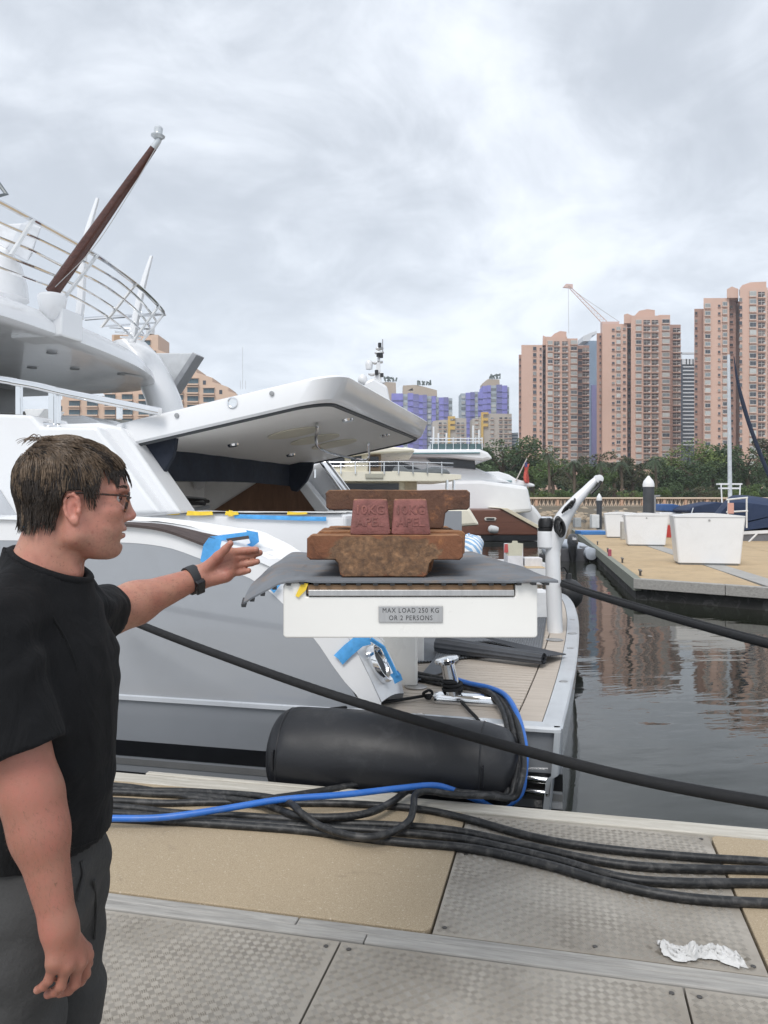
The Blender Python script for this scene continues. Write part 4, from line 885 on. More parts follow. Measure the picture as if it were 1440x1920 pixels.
# ------------------------------------------------------------------ crumpled tissue on the plates
rows = []
n, k2 = 70, 30
base = Vector(G(1312, 1792, .004)); 
for i in range(n):
    s = i/(n-1)*2 - 1; row = []
    pinch = .22 + 1.0*abs(s + .12)**.8 if abs(s) < .85 else .75
    for j in range(k2):
        t = j/(k2-1)*2 - 1
        x = s*.135; y = t*.055*pinch - .022*s + .02*math.sin(s*4)
        f = mnoise.noise((s*4.2 + 3, t*2.2, .7)); g2 = mnoise.noise((s*7 + 2*t, t*4.5, 4.1)); g3 = mnoise.noise((s*13 - 3*t, t*9, 1.1))
        z = .003 + .020*(1 - abs(t)**3)*(.4 + 1.2*max(0, f)) + .030*(1 - abs(g2)*2.2)**2*(1 - t**4)*.5 + .005*abs(g3) + .028*math.exp(-((s + .15)/.13)**2)*(1 - t*t)
        row.append(tuple(base + Vector((x + .012*g2, y + .012*f, max(.003, z)))))
    rows.append(row)
MB().grid(rows).build('tissue', M('tissue_paper', (.60, .60, .595), .95, var=.06, bump=.12, bs=60), smooth=True, label='crumpled white tissue lying on the metal deck plates', cat='tissue')
rows = [[tuple(Vector(G(1292, 1838, .003)) + Vector((s*.012, t*.008, .003*abs(s)))) for s in (-1, 0, 1)] for t in (-1, 0, 1)]
MB().grid(rows).build('litter_scrap', M('scrap_orange', (.55, .25, .06), .8), label='tiny orange scrap on the near metal plates at right', cat='litter')
# ------------------------------------------------------------------ the man on the quay (signed-distance body, meshed with surface nets)
def s_ell(p, c, r):
    q = p - np.array(c); r = np.array(r); k0 = np.sqrt(((q/r)**2).sum(1)); k1 = np.sqrt(((q/r**2)**2).sum(1)) + 1e-9
    return k0*(k0 - 1)/k1
def s_cone(p, a, b, ra, rb):
    a = np.array(a, float); b = np.array(b, float); ab = b - a; t = np.clip(((p - a) @ ab)/(ab @ ab), 0, 1)
    return np.sqrt(((p - a - t[:, None]*ab)**2).sum(1)) - (ra + (rb - ra)*t)
def smin(a, b, k):
    h = np.clip(.5 + .5*(b - a)/k, 0, 1); return b*(1 - h) + a*h - k*h*(1 - h)
def smax(a, b, k): return -smin(-a, -b, k)
def nets(f, lo, hi, h, B=12):
    lo = np.array(lo, float); n = np.ceil((np.array(hi) - lo)/h/B).astype(int)*B
    A = np.full(n + 1, 1.0, np.float32); g = np.arange(B + 1)
    bi = np.stack(np.meshgrid(*[np.arange(k//B) for k in n], indexing='ij'), -1).reshape(-1, 3)
    cen = lo + (bi + .5)*B*h; dc = f(cen); lim = B*h*.95
    loc = np.stack(np.meshgrid(g, g, g, indexing='ij'), -1).reshape(-1, 3)
    near = np.abs(dc) < lim
    for b3, d in zip(bi[~near], dc[~near]): A[b3[0]*B:b3[0]*B+B+1, b3[1]*B:b3[1]*B+B+1, b3[2]*B:b3[2]*B+B+1] = d
    bn = bi[near]
    for s in range(0, len(bn), 60):
        ch = bn[s:s+60]; P = (lo + (ch[:, None, :]*B + loc[None])*h).reshape(-1, 3); d = f(P).reshape(len(ch), B+1, B+1, B+1)
        for b3, dd in zip(ch, d): A[b3[0]*B:b3[0]*B+B+1, b3[1]*B:b3[1]*B+B+1, b3[2]*B:b3[2]*B+B+1] = dd
    S = A < 0; c = [S[i:S.shape[0]-1+i, j:S.shape[1]-1+j, k:S.shape[2]-1+k] for i in (0,1) for j in (0,1) for k in (0,1)]
    cnt = sum(x.astype(np.int8) for x in c); act = (cnt > 0) & (cnt < 8); I = np.argwhere(act); idx = np.full(act.shape, -1, np.int64); idx[act] = np.arange(len(I))
    acc = np.zeros((len(I), 3)); num = np.zeros(len(I)); cor = [np.array(q) for q in [(i,j,k) for i in (0,1) for j in (0,1) for k in (0,1)]]
    for a in range(8):
        for b3 in range(a+1, 8):
            if np.abs(cor[a] - cor[b3]).sum() != 1: continue
            da = A[tuple((I + cor[a]).T)]; db = A[tuple((I + cor[b3]).T)]; m = (da < 0) != (db < 0); t = np.where(m, da/(da - db + 1e-12), 0)
            acc += np.where(m[:, None], cor[a] + t[:, None]*(cor[b3] - cor[a]), 0); num += m
    V = lo + (I + acc/num[:, None])*h; Q = []
    for ax in range(3):
        o1, o2 = [(1, 2), (2, 0), (0, 1)][ax]; e = np.zeros(3, int); e[ax] = 1
        sl0 = [slice(None)]*3; sl1 = [slice(None)]*3; sl0[ax] = slice(0, -1); sl1[ax] = slice(1, None)
        ch = S[tuple(sl0)] != S[tuple(sl1)]; E = np.argwhere(ch); E = E[(E[:, o1] > 0) & (E[:, o2] > 0) & (E[:, o1] < n[o1]) & (E[:, o2] < n[o2])]
        u = np.zeros(3, int); u[o1] = 1; v = np.zeros(3, int); v[o2] = 1
        q = np.stack([idx[tuple((E - u - v).T)], idx[tuple((E - v).T)], idx[tuple(E.T)], idx[tuple((E - u).T)]], 1)
        ins = S[tuple(E.T)]; q[~ins] = q[~ins][:, ::-1]; Q.append(q)
    Q = np.concatenate(Q); Q = Q[(Q >= 0).all(1)]; return V, Q
def project(f, V, it=2, e=.0008):
    for _ in range(it):
        d = f(V); G_ = np.stack([f(V + np.eye(3)[i]*e) - f(V - np.eye(3)[i]*e) for i in range(3)], 1)/(2*e)
        V = V - np.clip(d, -.004, .004)[:, None]*G_/(np.linalg.norm(G_, axis=1)[:, None]**2 + 1e-6)
    return V

# head frame: f forward, l lateral (negative = towards camera), z up; yawed a little away from the camera
HYAW = R(21); HC = np.array([-.637, 1.57, 1.7 + (935 - 955)/1450*1.55]); ch_, sh_ = math.cos(HYAW), math.sin(HYAW)
def h2w(p): p = np.atleast_2d(np.array(p, float)); return np.stack([HC[0] + p[:, 0]*ch_ - p[:, 1]*sh_, HC[1] + p[:, 0]*sh_ + p[:, 1]*ch_, HC[2] + p[:, 2]], 1)
def w2h(p): q = p - HC; return np.stack([q[:, 0]*ch_ + q[:, 1]*sh_, -q[:, 0]*sh_ + q[:, 1]*ch_, q[:, 2]], 1)
def skull(q):
    d = s_ell(q, (-.006, 0, .050), (.089, .074, .086))
    d = smin(d, s_ell(q, (.046, 0, .030), (.066, .061, .080)), .02)
    return d
def head_sdf(p):
    q = w2h(p); qa = q.copy(); qa[:, 1] = np.abs(q[:, 1])
    d = skull(q)
    d = smin(d, s_ell(qa, (.048, .026, -.028), (.050, .036, .060)), .018)                  # cheeks
    d = smin(d, s_cone(qa, (.010, .050, -.052), (.072, .014, -.082), .021, .0175), .022)   # jaw line
    d = smin(d, s_cone(qa, (.010, .052, -.050), (.006, .056, .0), .020, .018), .02)
    d = smin(d, s_ell(q, (.073, 0, -.046), (.0335, .033, .036)), .014)                     # muzzle
    d = smin(d, s_ell(q, (.0815, 0, -.0815), (.0165, .020, .0165)), .012)                  # chin
    d = smin(d, s_ell(q, (.045, 0, -.075), (.045, .040, .026)), .02)                       # under the jaw
    d = smin(d, s_cone(qa, (.100, .010, .040), (.083, .044, .040), .013, .012), .012)      # brow
    d = smin(d, s_ell(qa, (.076, .042, -.002), (.026, .022, .020)), .016)                  # cheek bone
    d = smax(d, -s_ell(qa, (.110, .033, .021), (.024, .017, .0115)), .012)                 # eye socket
    d = smin(d, s_cone(q, (.1035, 0, .026), (.1160, 0, -.0115), .0068, .0098), .010)       # nose
    d = smin(d, s_ell(q, (.1165, 0, -.0135), (.0102, .0105, .0098)), .006)
    d = smin(d, s_ell(qa, (.104, .0125, -.018), (.0125, .0075, .0085)), .005)
    d = smin(d, s_ell(q, (.1000, 0, -.0405), (.0085, .0225, .0058)), .006)                 # lips
    d = smin(d, s_ell(q, (.0965, 0, -.0555), (.0088, .0195, .0066)), .005)
    d = smax(d, -s_ell(q, (.104, 0, -.0478), (.018, .0245, .0021)), .003)                  # parted mouth
    d = smax(d, -s_ell(q, (.0985, 0, -.0665), (.008, .018, .0045)), .008)
    # ears
    qe = qa.copy(); a = R(24); x, y = qe[:, 0] - .008, qe[:, 1] - .0745; qe[:, 0] = (x*math.cos(a) + y*math.sin(a))*1.07; qe[:, 1] = -x*math.sin(a) + y*math.cos(a); qe[:, 2] *= 1.07
    ear = s_ell(qe, (0, 0, .004), (.0165, .0055, .0285))
    pts = [(.010, .000, .010), (.009, .002, .024), (.001, .004, .0325), (-.010, .006, .030), (-.0165, .007, .018), (-.0165, .007, .004), (-.012, .006, -.010), (-.004, .003, -.022)]
    for i in range(len(pts) - 1): ear = smin(ear, s_cone(qe, pts[i], pts[i+1], .0036, .0036), .003)
    ear = smin(ear, s_ell(qe, (.002, .001, -.024), (.0085, .0055, .0095)), .005)
    ear = smax(ear, -s_ell(qe, (.0015, .0075, -.001), (.0085, .0078, .0135)), .003)
    ear = smax(ear, -s_ell(qe, (-.003, .0085, .018), (.0080, .0045, .0095)), .003)
    ear = smin(ear, s_ell(qe, (.0105, .002, -.004), (.0045, .005, .0065)), .003)
    d = smin(d, ear, .004)
    # neck into the shoulders
    d = smin(d, s_cone(q, (-.034, 0, -.045), (-.060, 0, -.125), .0520, .056), .022)
    d = smin(d, s_cone(qa, (-.032, .034, -.02), (.004, .020, -.125), .017, .015), .02)
    return d
SH_N, EL_N, WR_N = np.array([-.705, 1.385, 1.445]), np.array(at(60, 1492, 1.365)), np.array(at(111, 1738, 1.335))
SH_F, EL_F, WR_F = np.array([-.695, 1.755, 1.440]), np.array(at(206, 1150, 1.95)), np.array(at(364, 1086, 2.11))
def arm(p, s, e, w, rs):
    m = e + (w - e)*.28; d = s_cone(p, s, e, rs[0], rs[1]); d = smin(d, s_cone(p, e, m, rs[2], rs[3]), .03); return smin(d, s_cone(p, m, w, rs[3], rs[4]), .03)
def hand(p, wrist, fingers, thumb, palm_r=.0135, ks=.008):
    d = None
    for (mcp, pip, tip), r in fingers:
        a, b3, c = np.array(at(*mcp)), np.array(at(*pip)), np.array(at(*tip))
        pl = s_cone(p, wrist, a, palm_r*1.35, palm_r); d = pl if d is None else smin(d, pl, .014)
    fd = None
    for (mcp, pip, tip), r in fingers:
        a, b3, c = np.array(at(*mcp)), np.array(at(*pip)), np.array(at(*tip)); m = (b3 + c)/2 + (b3 - (a + c)/2)*.25
        q = smin(s_cone(p, a, b3, r*1.05, r*.98), smin(s_cone(p, b3, m, r*.98, r*.90), s_cone(p, m, c, r*.90, r*.80), .003), .003)
        fd = q if fd is None else np.minimum(fd, q)
    d = smin(d, fd, ks)
    t = [np.array(at(*q)) for q in thumb]
    td = smin(s_cone(p, t[0], t[1], .0175, .0125), smin(s_cone(p, t[1], t[2], .0122, .0108), s_cone(p, t[2], t[3], .0108, .0085), .004), .008)
    return smin(d, td, .010)
FN = [(((160, 1792, 1.372), (160, 1826, 1.378), (138, 1850, 1.395)), .0092), (((146, 1806, 1.345), (140, 1845, 1.345), (112, 1862, 1.362)), .0095), (((124, 1810, 1.322), (114, 1848, 1.322), (90, 1864, 1.338)), .0092), (((101, 1804, 1.312), (91, 1838, 1.312), (70, 1856, 1.325)), .0082)]
TN = [(128, 1752, 1.368), (158, 1782, 1.392), (162, 1806, 1.402), (150, 1830, 1.408)]
FF = [(((428, 1036, 2.135), (456, 1033, 2.150), (480, 1030.5, 2.140)), .0108), (((434, 1048, 2.140), (462, 1043, 2.160), (487, 1036.5, 2.155)), .0110), (((434, 1062, 2.140), (460, 1057.5, 2.155), (482, 1053, 2.150)), .0106), (((428, 1076, 2.130), (449, 1073, 2.145), (466, 1070, 2.140)), .0095)]
TF = [(386, 1066, 2.105), (409, 1043, 2.100), (423, 1029.5, 2.095), (432, 1019, 2.090)]
def far_arm(p): return smin(arm(p, SH_F, EL_F, WR_F, (.062, .050, .050, .0515, .0300)), smin(hand(p, np.array(at(372, 1080, 2.115)), FF, TF, .0160), s_cone(p, np.array(at(382, 1087, 2.115)), np.array(at(422, 1080, 2.120)), .0235, .0185), .012), .02)
def near_arm(p): return smin(arm(p, SH_N, EL_N, WR_N, (.062, .049, .0475, .0450, .0280)), hand(p, WR_N, FN, TN, .0145), .022)
MIDY = 1.575
def torso(p):
    rr = np.sqrt(((p[:, 0] + .678)/.0735)**2 + ((p[:, 1] - MIDY)/.0800)**2)
    return torso0(p) + .016*np.clip((rr - .96)/.22, 0, 1)*np.clip((p[:, 2] - 1.36)/.06, 0, 1)
def torso0(p):
    d = s_ell(p, (-.684, MIDY, 1.33), (.118, .172, .20)); d = smin(d, s_ell(p, (-.702, MIDY, 1.11), (.088, .130, .19)), .06)
    d = smin(d, s_cone(p, (-.70, 1.40, 1.462), (-.70, 1.75, 1.462), .05, .05), .06)
    for y in (1.42, 1.73): d = smin(d, s_cone(p, (-.700, MIDY, 1.555), (-.708, y, 1.486), .038, .032), .03)
    d = smin(d, s_cone(p, (-.690, MIDY, 1.45), (-.672, MIDY + .004, 1.58), .064, .050), .03)
    return smin(d, s_ell(p, (-.700, MIDY, .92), (.082, .125, .12)), .05)
def legs(p):
    d = None
    for y, dxk in ((1.485, -.02), (1.665, .02)):
        q = smin(s_cone(p, (-.698, y, .88), (-.706 + dxk, y, .52), .068, .056), s_cone(p, (-.700 + dxk, y, .52), (-.735 + dxk, y, .09), .056, .038), .03)
        q = smin(q, s_cone(p, (-.73 + dxk, y, .05), (-.58 + dxk, y, .035), .04, .033), .03); d = q if d is None else np.minimum(d, q)
    return d
GR = [(head_sdf, (-.78, 1.42, 1.48), (-.44, 1.72, 1.85)), (torso, (-.84, 1.36, .78), (-.5, 1.80, 1.66)), (near_arm, (-.80, 1.25, .78), (-.50, 1.47, 1.53)), (far_arm, (-.78, 1.66, 1.32), (-.30, 2.22, 1.62)), (legs, (-.80, 1.38, 0), (-.42, 1.77, 1.02))]
def body_sdf(p):
    d = np.full(len(p), .5)
    for f, lo, hi in GR:
        g = np.maximum(np.maximum(np.array(lo) - p, p - np.array(hi)), 0); gd = np.sqrt((g**2).sum(1)); m = gd < .06
        if not m.all(): d = np.minimum(d, np.where(m, 1e9, gd + .02))
        if m.any(): d[m] = smin(d[m], f(p[m]), .028 if f in (torso,) else (.022 if f is near_arm or f is far_arm else .012)) if f is not head_sdf else np.minimum(d[m], f(p[m]))
    return d
def to_mesh(name, V, Q, mats, smooth=True):
    me = bpy.data.meshes.new(name); me.from_pydata(V.tolist(), [], Q.tolist())
    for m in mats: me.materials.append(m)
    if smooth: me.polygons.foreach_set('use_smooth', [True]*len(me.polygons))
    me.update(); return me
V, Q = nets(body_sdf, (-.86, 1.24, -.02), (-.28, 2.24, 1.88), .0055)
me = to_mesh('person', V, Q, [])
bm = bmesh.new(); bm.from_mesh(me)
def fine(c): return (c.z > 1.53 and c.y < 1.75 and c.x > -.80) or (c.x > -.54 and c.y > 1.95) or (c.z < 1.0 and c.y < 1.43 and c.x > -.66 and c.z > .8)
ed = [e for e in bm.edges if fine(e.verts[0].co) and fine(e.verts[1].co)]
bmesh.ops.subdivide_edges(bm, edges=ed, cuts=1, use_grid_fill=True); bm.to_mesh(me); bm.free()
V = np.array([v.co for v in me.vertices]); V = project(body_sdf, V, 2)
me.vertices.foreach_set('co', V.ravel()); me.polygons.foreach_set('use_smooth', [True]*len(me.polygons)); me.update()
# skin tones: reddened ear, nose, neck and arms, stubble on the jaw, pink lips; near arm shaded by colour
q = w2h(V); qa = np.abs(q[:, 1]); col = np.tile(np.array([.46, .24, .168]), (len(V), 1))
def blend(mask, c, k): 
    global col
    w = np.clip(mask, 0, 1)[:, None]*k; col = col*(1 - w) + np.array(c)*w
def blob(c, r): return np.clip(1.25 - np.sqrt(((np.stack([q[:, 0] - c[0], qa - c[1], q[:, 2] - c[2]], 1)/np.array(r))**2).sum(1)), 0, 1)
hd = (q[:, 2] > -.2) & (np.abs(q[:, 0]) < .2) & (qa < .2)
arms_ = ~hd
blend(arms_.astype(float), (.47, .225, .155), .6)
nearm = (V[:, 1] < 1.45) & (V[:, 2] < 1.3); blend(nearm.astype(float), (.285, .128, .085), .9)  # near arm darkened: the shade on its camera side is put into the skin colour
blend(blob((.006, .08, .004), (.03, .03, .045)), (.55, .20, .155), .75); blend(blob((.12, 0, -.015), (.02, .03, .02)), (.56, .22, .17), .7)
blend(blob((.06, .06, -.015), (.05, .05, .04)), (.56, .255, .19), .6); blend(hd*np.clip((-.06 - q[:, 2])/.05, 0, 1), (.53, .245, .175), .7)
st = np.array([mnoise.noise(Vector(v*260)) for v in V[:]]) if len(V) < 400000 else 0
jaw = hd*np.clip((-.030 - q[:, 2] - .55*np.clip(.045 - q[:, 0], 0, 1))/.02, 0, 1)*np.clip((q[:, 2] + .125)/.02, 0, 1)*np.clip((q[:, 0] - .0)/.02, 0, 1)
blend(jaw, (.27, .165, .115), .42 + .25*np.clip(st, 0, 1)[:, None] if False else .45); blend(jaw*np.clip(st*2, 0, 1), (.15, .09, .065), .4)
blend(blob((.103, 0, -.0405), (.010, .022, .0055)), (.46, .165, .14), .8); blend(blob((.100, 0, -.0555), (.010, .019, .006)), (.47, .17, .145), .8)
blend(blob((.105, 0, -.048), (.012, .022, .0028)), (.10, .035, .03), .9)
for c in ((.042, .055, -.045), (.036, .05, -.068), (.012, .052, -.066)): blend(np.clip(2 - np.sqrt((q[:, 0]-c[0])**2 + (q[:, 2]-c[2])**2)/.0016, 0, 1)*(q[:, 1] < 0), (.20, .08, .06), .8)
for c in FF + FN:                                     # nails
    t = np.array(at(*c[0][2])); blend(np.clip(1.4 - np.sqrt(((V - t)**2).sum(1))/.010, 0, 1), (.58, .28, .22), .5)
pm_ = (V[:, 0] > -.50) & (V[:, 1] > 2.0); pn = np.clip((2.125 - V[:, 1])/.02, 0, 1)*pm_; blend(pn*.8, (.47, .20, .15), .7)      # flushed palm
for a_, b_ in (((398, 1062), (430, 1050)), ((402, 1076), (432, 1066)), ((392, 1090), (408, 1052))):
    A3, B3 = np.array(at(*a_, 2.105)), np.array(at(*b_, 2.115)); ab = B3 - A3; tt = np.clip(((V - A3) @ ab)/(ab @ ab), 0, 1); dd = np.sqrt((((V - A3 - tt[:, None]*ab)*np.array([1, .25, 1]))**2).sum(1)); blend(np.clip(1.6 - dd/.0030, 0, 1)*pm_, (.27, .10, .075), .6)
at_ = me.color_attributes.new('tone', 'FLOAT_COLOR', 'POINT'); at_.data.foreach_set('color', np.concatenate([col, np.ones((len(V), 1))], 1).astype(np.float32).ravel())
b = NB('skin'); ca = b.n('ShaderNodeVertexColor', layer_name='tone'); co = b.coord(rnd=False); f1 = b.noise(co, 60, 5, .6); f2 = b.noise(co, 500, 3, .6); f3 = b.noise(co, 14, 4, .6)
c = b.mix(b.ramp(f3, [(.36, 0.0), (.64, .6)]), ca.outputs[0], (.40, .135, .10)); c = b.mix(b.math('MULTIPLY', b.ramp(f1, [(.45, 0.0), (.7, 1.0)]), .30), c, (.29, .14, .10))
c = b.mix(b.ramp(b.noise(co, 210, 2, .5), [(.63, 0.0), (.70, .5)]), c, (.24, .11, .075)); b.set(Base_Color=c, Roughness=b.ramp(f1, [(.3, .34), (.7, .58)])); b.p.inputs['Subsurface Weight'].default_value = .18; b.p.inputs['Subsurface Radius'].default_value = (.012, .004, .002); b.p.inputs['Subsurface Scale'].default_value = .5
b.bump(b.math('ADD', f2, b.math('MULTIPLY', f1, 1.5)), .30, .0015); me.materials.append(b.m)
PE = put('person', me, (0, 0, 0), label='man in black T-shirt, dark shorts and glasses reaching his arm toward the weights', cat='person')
# move the origin down to the feet
org = Vector((-.66, MIDY, 0)); me.transform(Matrix.Translation(-org)); PE.location = org; ORG[PE.name] = org
def child(name, V, Q, mats, parent=PE, **k): 
    o = put(name, to_mesh(name, V, Q, mats), (0, 0, 0), parent, **k); return o

# ---- T-shirt
def shirt(p, cut=True):
    d = s_ell(p, (-.690, MIDY, 1.32), (.134, .188, .21)); d = smin(d, s_ell(p, (-.697, MIDY - .01, 1.13), (.128, .172, .22)), .06)
    d = smin(d, s_cone(p, (-.694, MIDY - .02, 1.2), (-.702, MIDY - .02, .96), .110, .120), .06)
    d = smin(d, s_cone(p, (-.696, MIDY + .05, 1.2), (-.704, MIDY + .05, .96), .110, .114), .05)
    d = smin(d, s_cone(p, (-.70, 1.40, 1.466), (-.70, 1.75, 1.466), .058, .056), .06)
    for y in (1.42, 1.73): d = smin(d, s_cone(p, (-.700, MIDY, 1.558), (-.708, y, 1.492), .049, .042), .035)
    d = smin(d, s_cone(p, (-.692, MIDY, 1.42), (-.684, MIDY + .002, 1.60), .104, .082), .035)
    # sleeves, cut square at the hem
    a = EL_N - SH_N; L1 = np.linalg.norm(a); a = a/L1; hem = SH_N + a*(L1*.70)
    sl = s_cone(p, SH_N + np.array([0, -.004, .0]), SH_N + a*L1*.85, .074, .080); sl = np.maximum(sl, (p - hem) @ a)
    d = smin(d, sl, .028)
    a2 = EL_F - SH_F; L2 = np.linalg.norm(a2); a2 = a2/L2; hem2 = SH_F + a2*(L2*.80)
    sl = s_cone(p, SH_F, SH_F + a2*L2, .072, .066); sl = np.maximum(sl, (p - hem2) @ a2); d = smin(d, sl, .028)
    d = np.maximum(d, 1.012 + .02*np.sin(p[:, 0]*30)*.15 - p[:, 2])
    if cut:
        rr = np.sqrt(((p[:, 0] + .678)/.0735)**2 + ((p[:, 1] - MIDY)/.0800)**2)
        d = np.maximum(d, np.minimum((.955 - rr)*.073, p[:, 2] - 1.42)); d = np.maximum(d, p[:, 2] - (1.536 - .447*(p[:, 0] + .612)))
    return d
V, Q = nets(shirt, (-.88, 1.24, .98), (-.48, 2.0, 1.66), .0065); V = project(shirt, V, 1)
N_ = np.stack([shirt(V + np.eye(3)[i]*.001) - shirt(V - np.eye(3)[i]*.001) for i in range(3)], 1); N_ /= np.linalg.norm(N_, axis=1)[:, None] + 1e-9
def folds(v):
    x, y, z = v; w = mnoise.noise((x*5, y*5, z*3.0 + 4)); a = (z - .35*x)*16 + 3.2*w
    f = mnoise.noise((x*13 + y*6, y*12, z*4 + x*4)); g = mnoise.noise((x*4 + z*13, y*9, z*14 - x*13))
    return .0080*f + .0150*g*(.5 + .5*math.sin(a)) + .0022*mnoise.noise((x*35, y*35, z*20))
D_ = np.maximum(np.array([folds(v) for v in V]), -.004); edge = np.clip((V[:, 2] - 1.02)/.05, .25, 1)*np.clip((np.sqrt((V[:, 0] + .675)**2 + (V[:, 1] - MIDY)**2) - .075)/.04, 0, 1)
V = V + N_*(D_*edge)[:, None]
b = NB('shirt_black'); co = b.coord(rnd=False); f = b.noise(co, 5, 5, .6); g = b.noise(co, 900, 2, .5)
b.set(Base_Color=b.ramp(f, [(.3, (.0030, .0033, .0042)), (.7, (.0058, .0062, .0075))]), Roughness=.85); b.p.inputs['Sheen Weight'].default_value = .02; b.p.inputs['Specular IOR Level'].default_value = .25; b.bump(b.math('ADD', b.math('MULTIPLY', g, .06), b.noise(b.coord((1, 1, .45), (0, .5, .3), rnd=False), 11, 5, .55, 1.2)), .55, .022); SHIRT = b.m
TS = child('t_shirt', V, Q, [SHIRT])
ring_ = []
for t in np.linspace(0, 2*math.pi, 49)[:-1]:
    x, y = -.678 + .0735*math.cos(t), MIDY + .080*math.sin(t); ring_.append((x, y, 1.536 - .447*(x + .612)))
za = np.array([p[2] for p in ring_]); za = sum(np.roll(za, k) for k in (-2, -1, 0, 1, 2))/5; ring_ = [(p[0], p[1], z) for p, z in zip(ring_, za)]
MB().tube(ring_ + ring_[:2], .0085, 10, caps=False).build('collar', SHIRT, TS, smooth=True)
def on_cloth(f, px, off=.0):
    out = []
    for x, y in px:
        Ys = np.linspace(1.2, 1.7, 260); P = np.array([at(x, y, Y) for Y in Ys]); k = np.argmax(f(P) < 0); out.append(at(x, y, Ys[k] - off))
    return out
MB().tube(spline(on_cloth(shirt, [(60, 1098), (80, 1125), (100, 1158), (122, 1196), (140, 1240), (147, 1280)], -.001), 6), .0022, 6).build('armhole_seam', SHIRT, TS, smooth=True)
MB().tube(spline(on_cloth(shirt, [(60, 1607), (90, 1603), (125, 1594), (160, 1582), (185, 1572)], -.001), 6), .0018, 6).build('hem_stitch', SHIRT, TS, smooth=True)

# ---- shorts
def shorts(p):
    d = s_ell(p, (-.698, MIDY, .92), (.112, .165, .15)); d = smin(d, s_cone(p, (-.703, MIDY - .045, 1.08), (-.700, MIDY - .05, .94), .098, .108), .04); d = smin(d, s_cone(p, (-.703, MIDY + .045, 1.08), (-.700, MIDY + .05, .94), .098, .108), .04)
    for y, dxk in ((1.485, -.012), (1.665, .012)):
        L3 = s_cone(p, (-.690, y, .90), (-.718 + dxk, y, .50), .095, .086); d = smin(d, L3, .03)
    return np.maximum(d, .58 - .25*(p[:, 0] + .66) - p[:, 2])
V, Q = nets(shorts, (-.88, 1.33, .52), (-.46, 1.82, 1.20), .0075); V = project(shorts, V, 1)
N_ = np.stack([shorts(V + np.eye(3)[i]*.001) - shorts(V - np.eye(3)[i]*.001) for i in range(3)], 1); N_ /= np.linalg.norm(N_, axis=1)[:, None] + 1e-9
V = V + N_*np.array([.010*mnoise.noise((x*11 + z*5, y*10, z*7)) + .014*mnoise.noise((x*9 - z*9, y*6, z*12 + x*9)) for x, y, z in V])[:, None]
SHORT = M('shorts_charcoal', (.042, .042, .042), .9, var=.2, vs=5, bump=.5, bs=14, bd=.018)
SO = child('shorts', V, Q, [SHORT])
MB().tube(spline(on_cloth(shorts, [(152, 1615), (156, 1640), (150, 1668), (146, 1690)], .005), 5), .0038, 6).build('pocket_edge', SHORT, SO, smooth=True)
MB().tube(spline(on_cloth(shorts, [(176, 1650), (181, 1700), (178, 1760)], .004), 5), .0030, 6).build('side_seam', SHORT, SO, smooth=True)

for y, dxk in ((1.485, -.06), (1.665, -.02)):
    MB().loft([[(x0 + dxk, y + w*math.cos(t), z + h2*math.sin(t)) for t in np.linspace(0, 2*math.pi, 16, endpoint=False)] for x0, w, z, h2 in ((-.765, .02, .05, .03), (-.75, .04, .06, .055), (-.68, .048, .065, .062), (-.60, .05, .05, .048), (-.53, .046, .042, .04), (-.495, .02, .038, .028))]).build('shoe', M('shoe_grey', (.09, .09, .10), .7), PE, smooth=60)

# ---- eyes, eyebrow, glasses
def hb(): return MB(lambda p: tuple(h2w(p)[0]))
b = NB('eye'); b.set(Base_Color=(.72, .69, .66), Roughness=.15); EYE = b.m
for l in (-.0325, .0325):
    eo = hb().ell((.0835, l, .0205), (.0118, .0118, .0118), 20).build('eye', EYE, PE, smooth=True)
    hb().lathe([(.0056, .0108), (.0050, .0118), (.002, .0121)], (.0835, l, .0205), (1, 0, -.05), 16).build('iris', M('iris_dark', (.05, .055, .05), .1), eo, smooth=True)
    sg = 1 if l > 0 else -1
    hb().tube(spline([(.097, l - sg*.011, .0195), (.0975, l, .0275), (.0925, l + sg*.012, .0215)], 6), [.0012 + .0009*math.sin(math.pi*i/12) for i in range(13)], 6).build('upper_lid', MATS['skin'], PE, smooth=True)
BROW = M('brow_brown', (.06, .04, .028), .8)
for sg in (-1, 1):
    m = hb(); r = np.random.default_rng(3)
    for k in range(70):
        t = k/69; f0, l0, z0 = .1115 - .020*t**1.6, sg*(.014 + .036*t), .0385 + .006*math.sin(math.pi*t*.85) + r.uniform(-.003, .003)
        m.tube([(f0, l0, z0), (f0 - .001, l0 + sg*.004, z0 + .0025), (f0 - .003, l0 + sg*.008, z0 + .002)], [.0006, .0005, .0002], 3)
    m.build('eyebrow', BROW, PE)
b = NB('tortoise_shell'); co = b.coord(rnd=False); f = b.noise(co, 130, 3, .5, .5); b.set(Base_Color=b.ramp(f, [(.44, (.018, .009, .007)), (.58, (.05, .018, .010)), (.66, (.28, .10, .03))]), Roughness=.15); TORT = b.m
GLS = thing('spectacles', tuple(h2w((.09, 0, .0))[0]), None, None); del ORG[GLS.name]; ORG['spectacles'] = Vector(h2w((.09, 0, .0))[0]); GLS.parent = PE; GLS.location = ORG['spectacles'] - org
def lensring(sg, s, o, n=40):
    out = []
    for t in np.linspace(0, 2*math.pi, n, endpoint=False):
        c, s_ = math.cos(t), math.sin(t); y = .026*s*np.sign(c)*abs(c)**.75; z = .0195*s*np.sign(s_)*abs(s_)**.8
        l = sg*(.0365) + y*1.0; out.append((.1115 + .20*z - .09*abs(l) + o, l, .0145 + z))
    return out
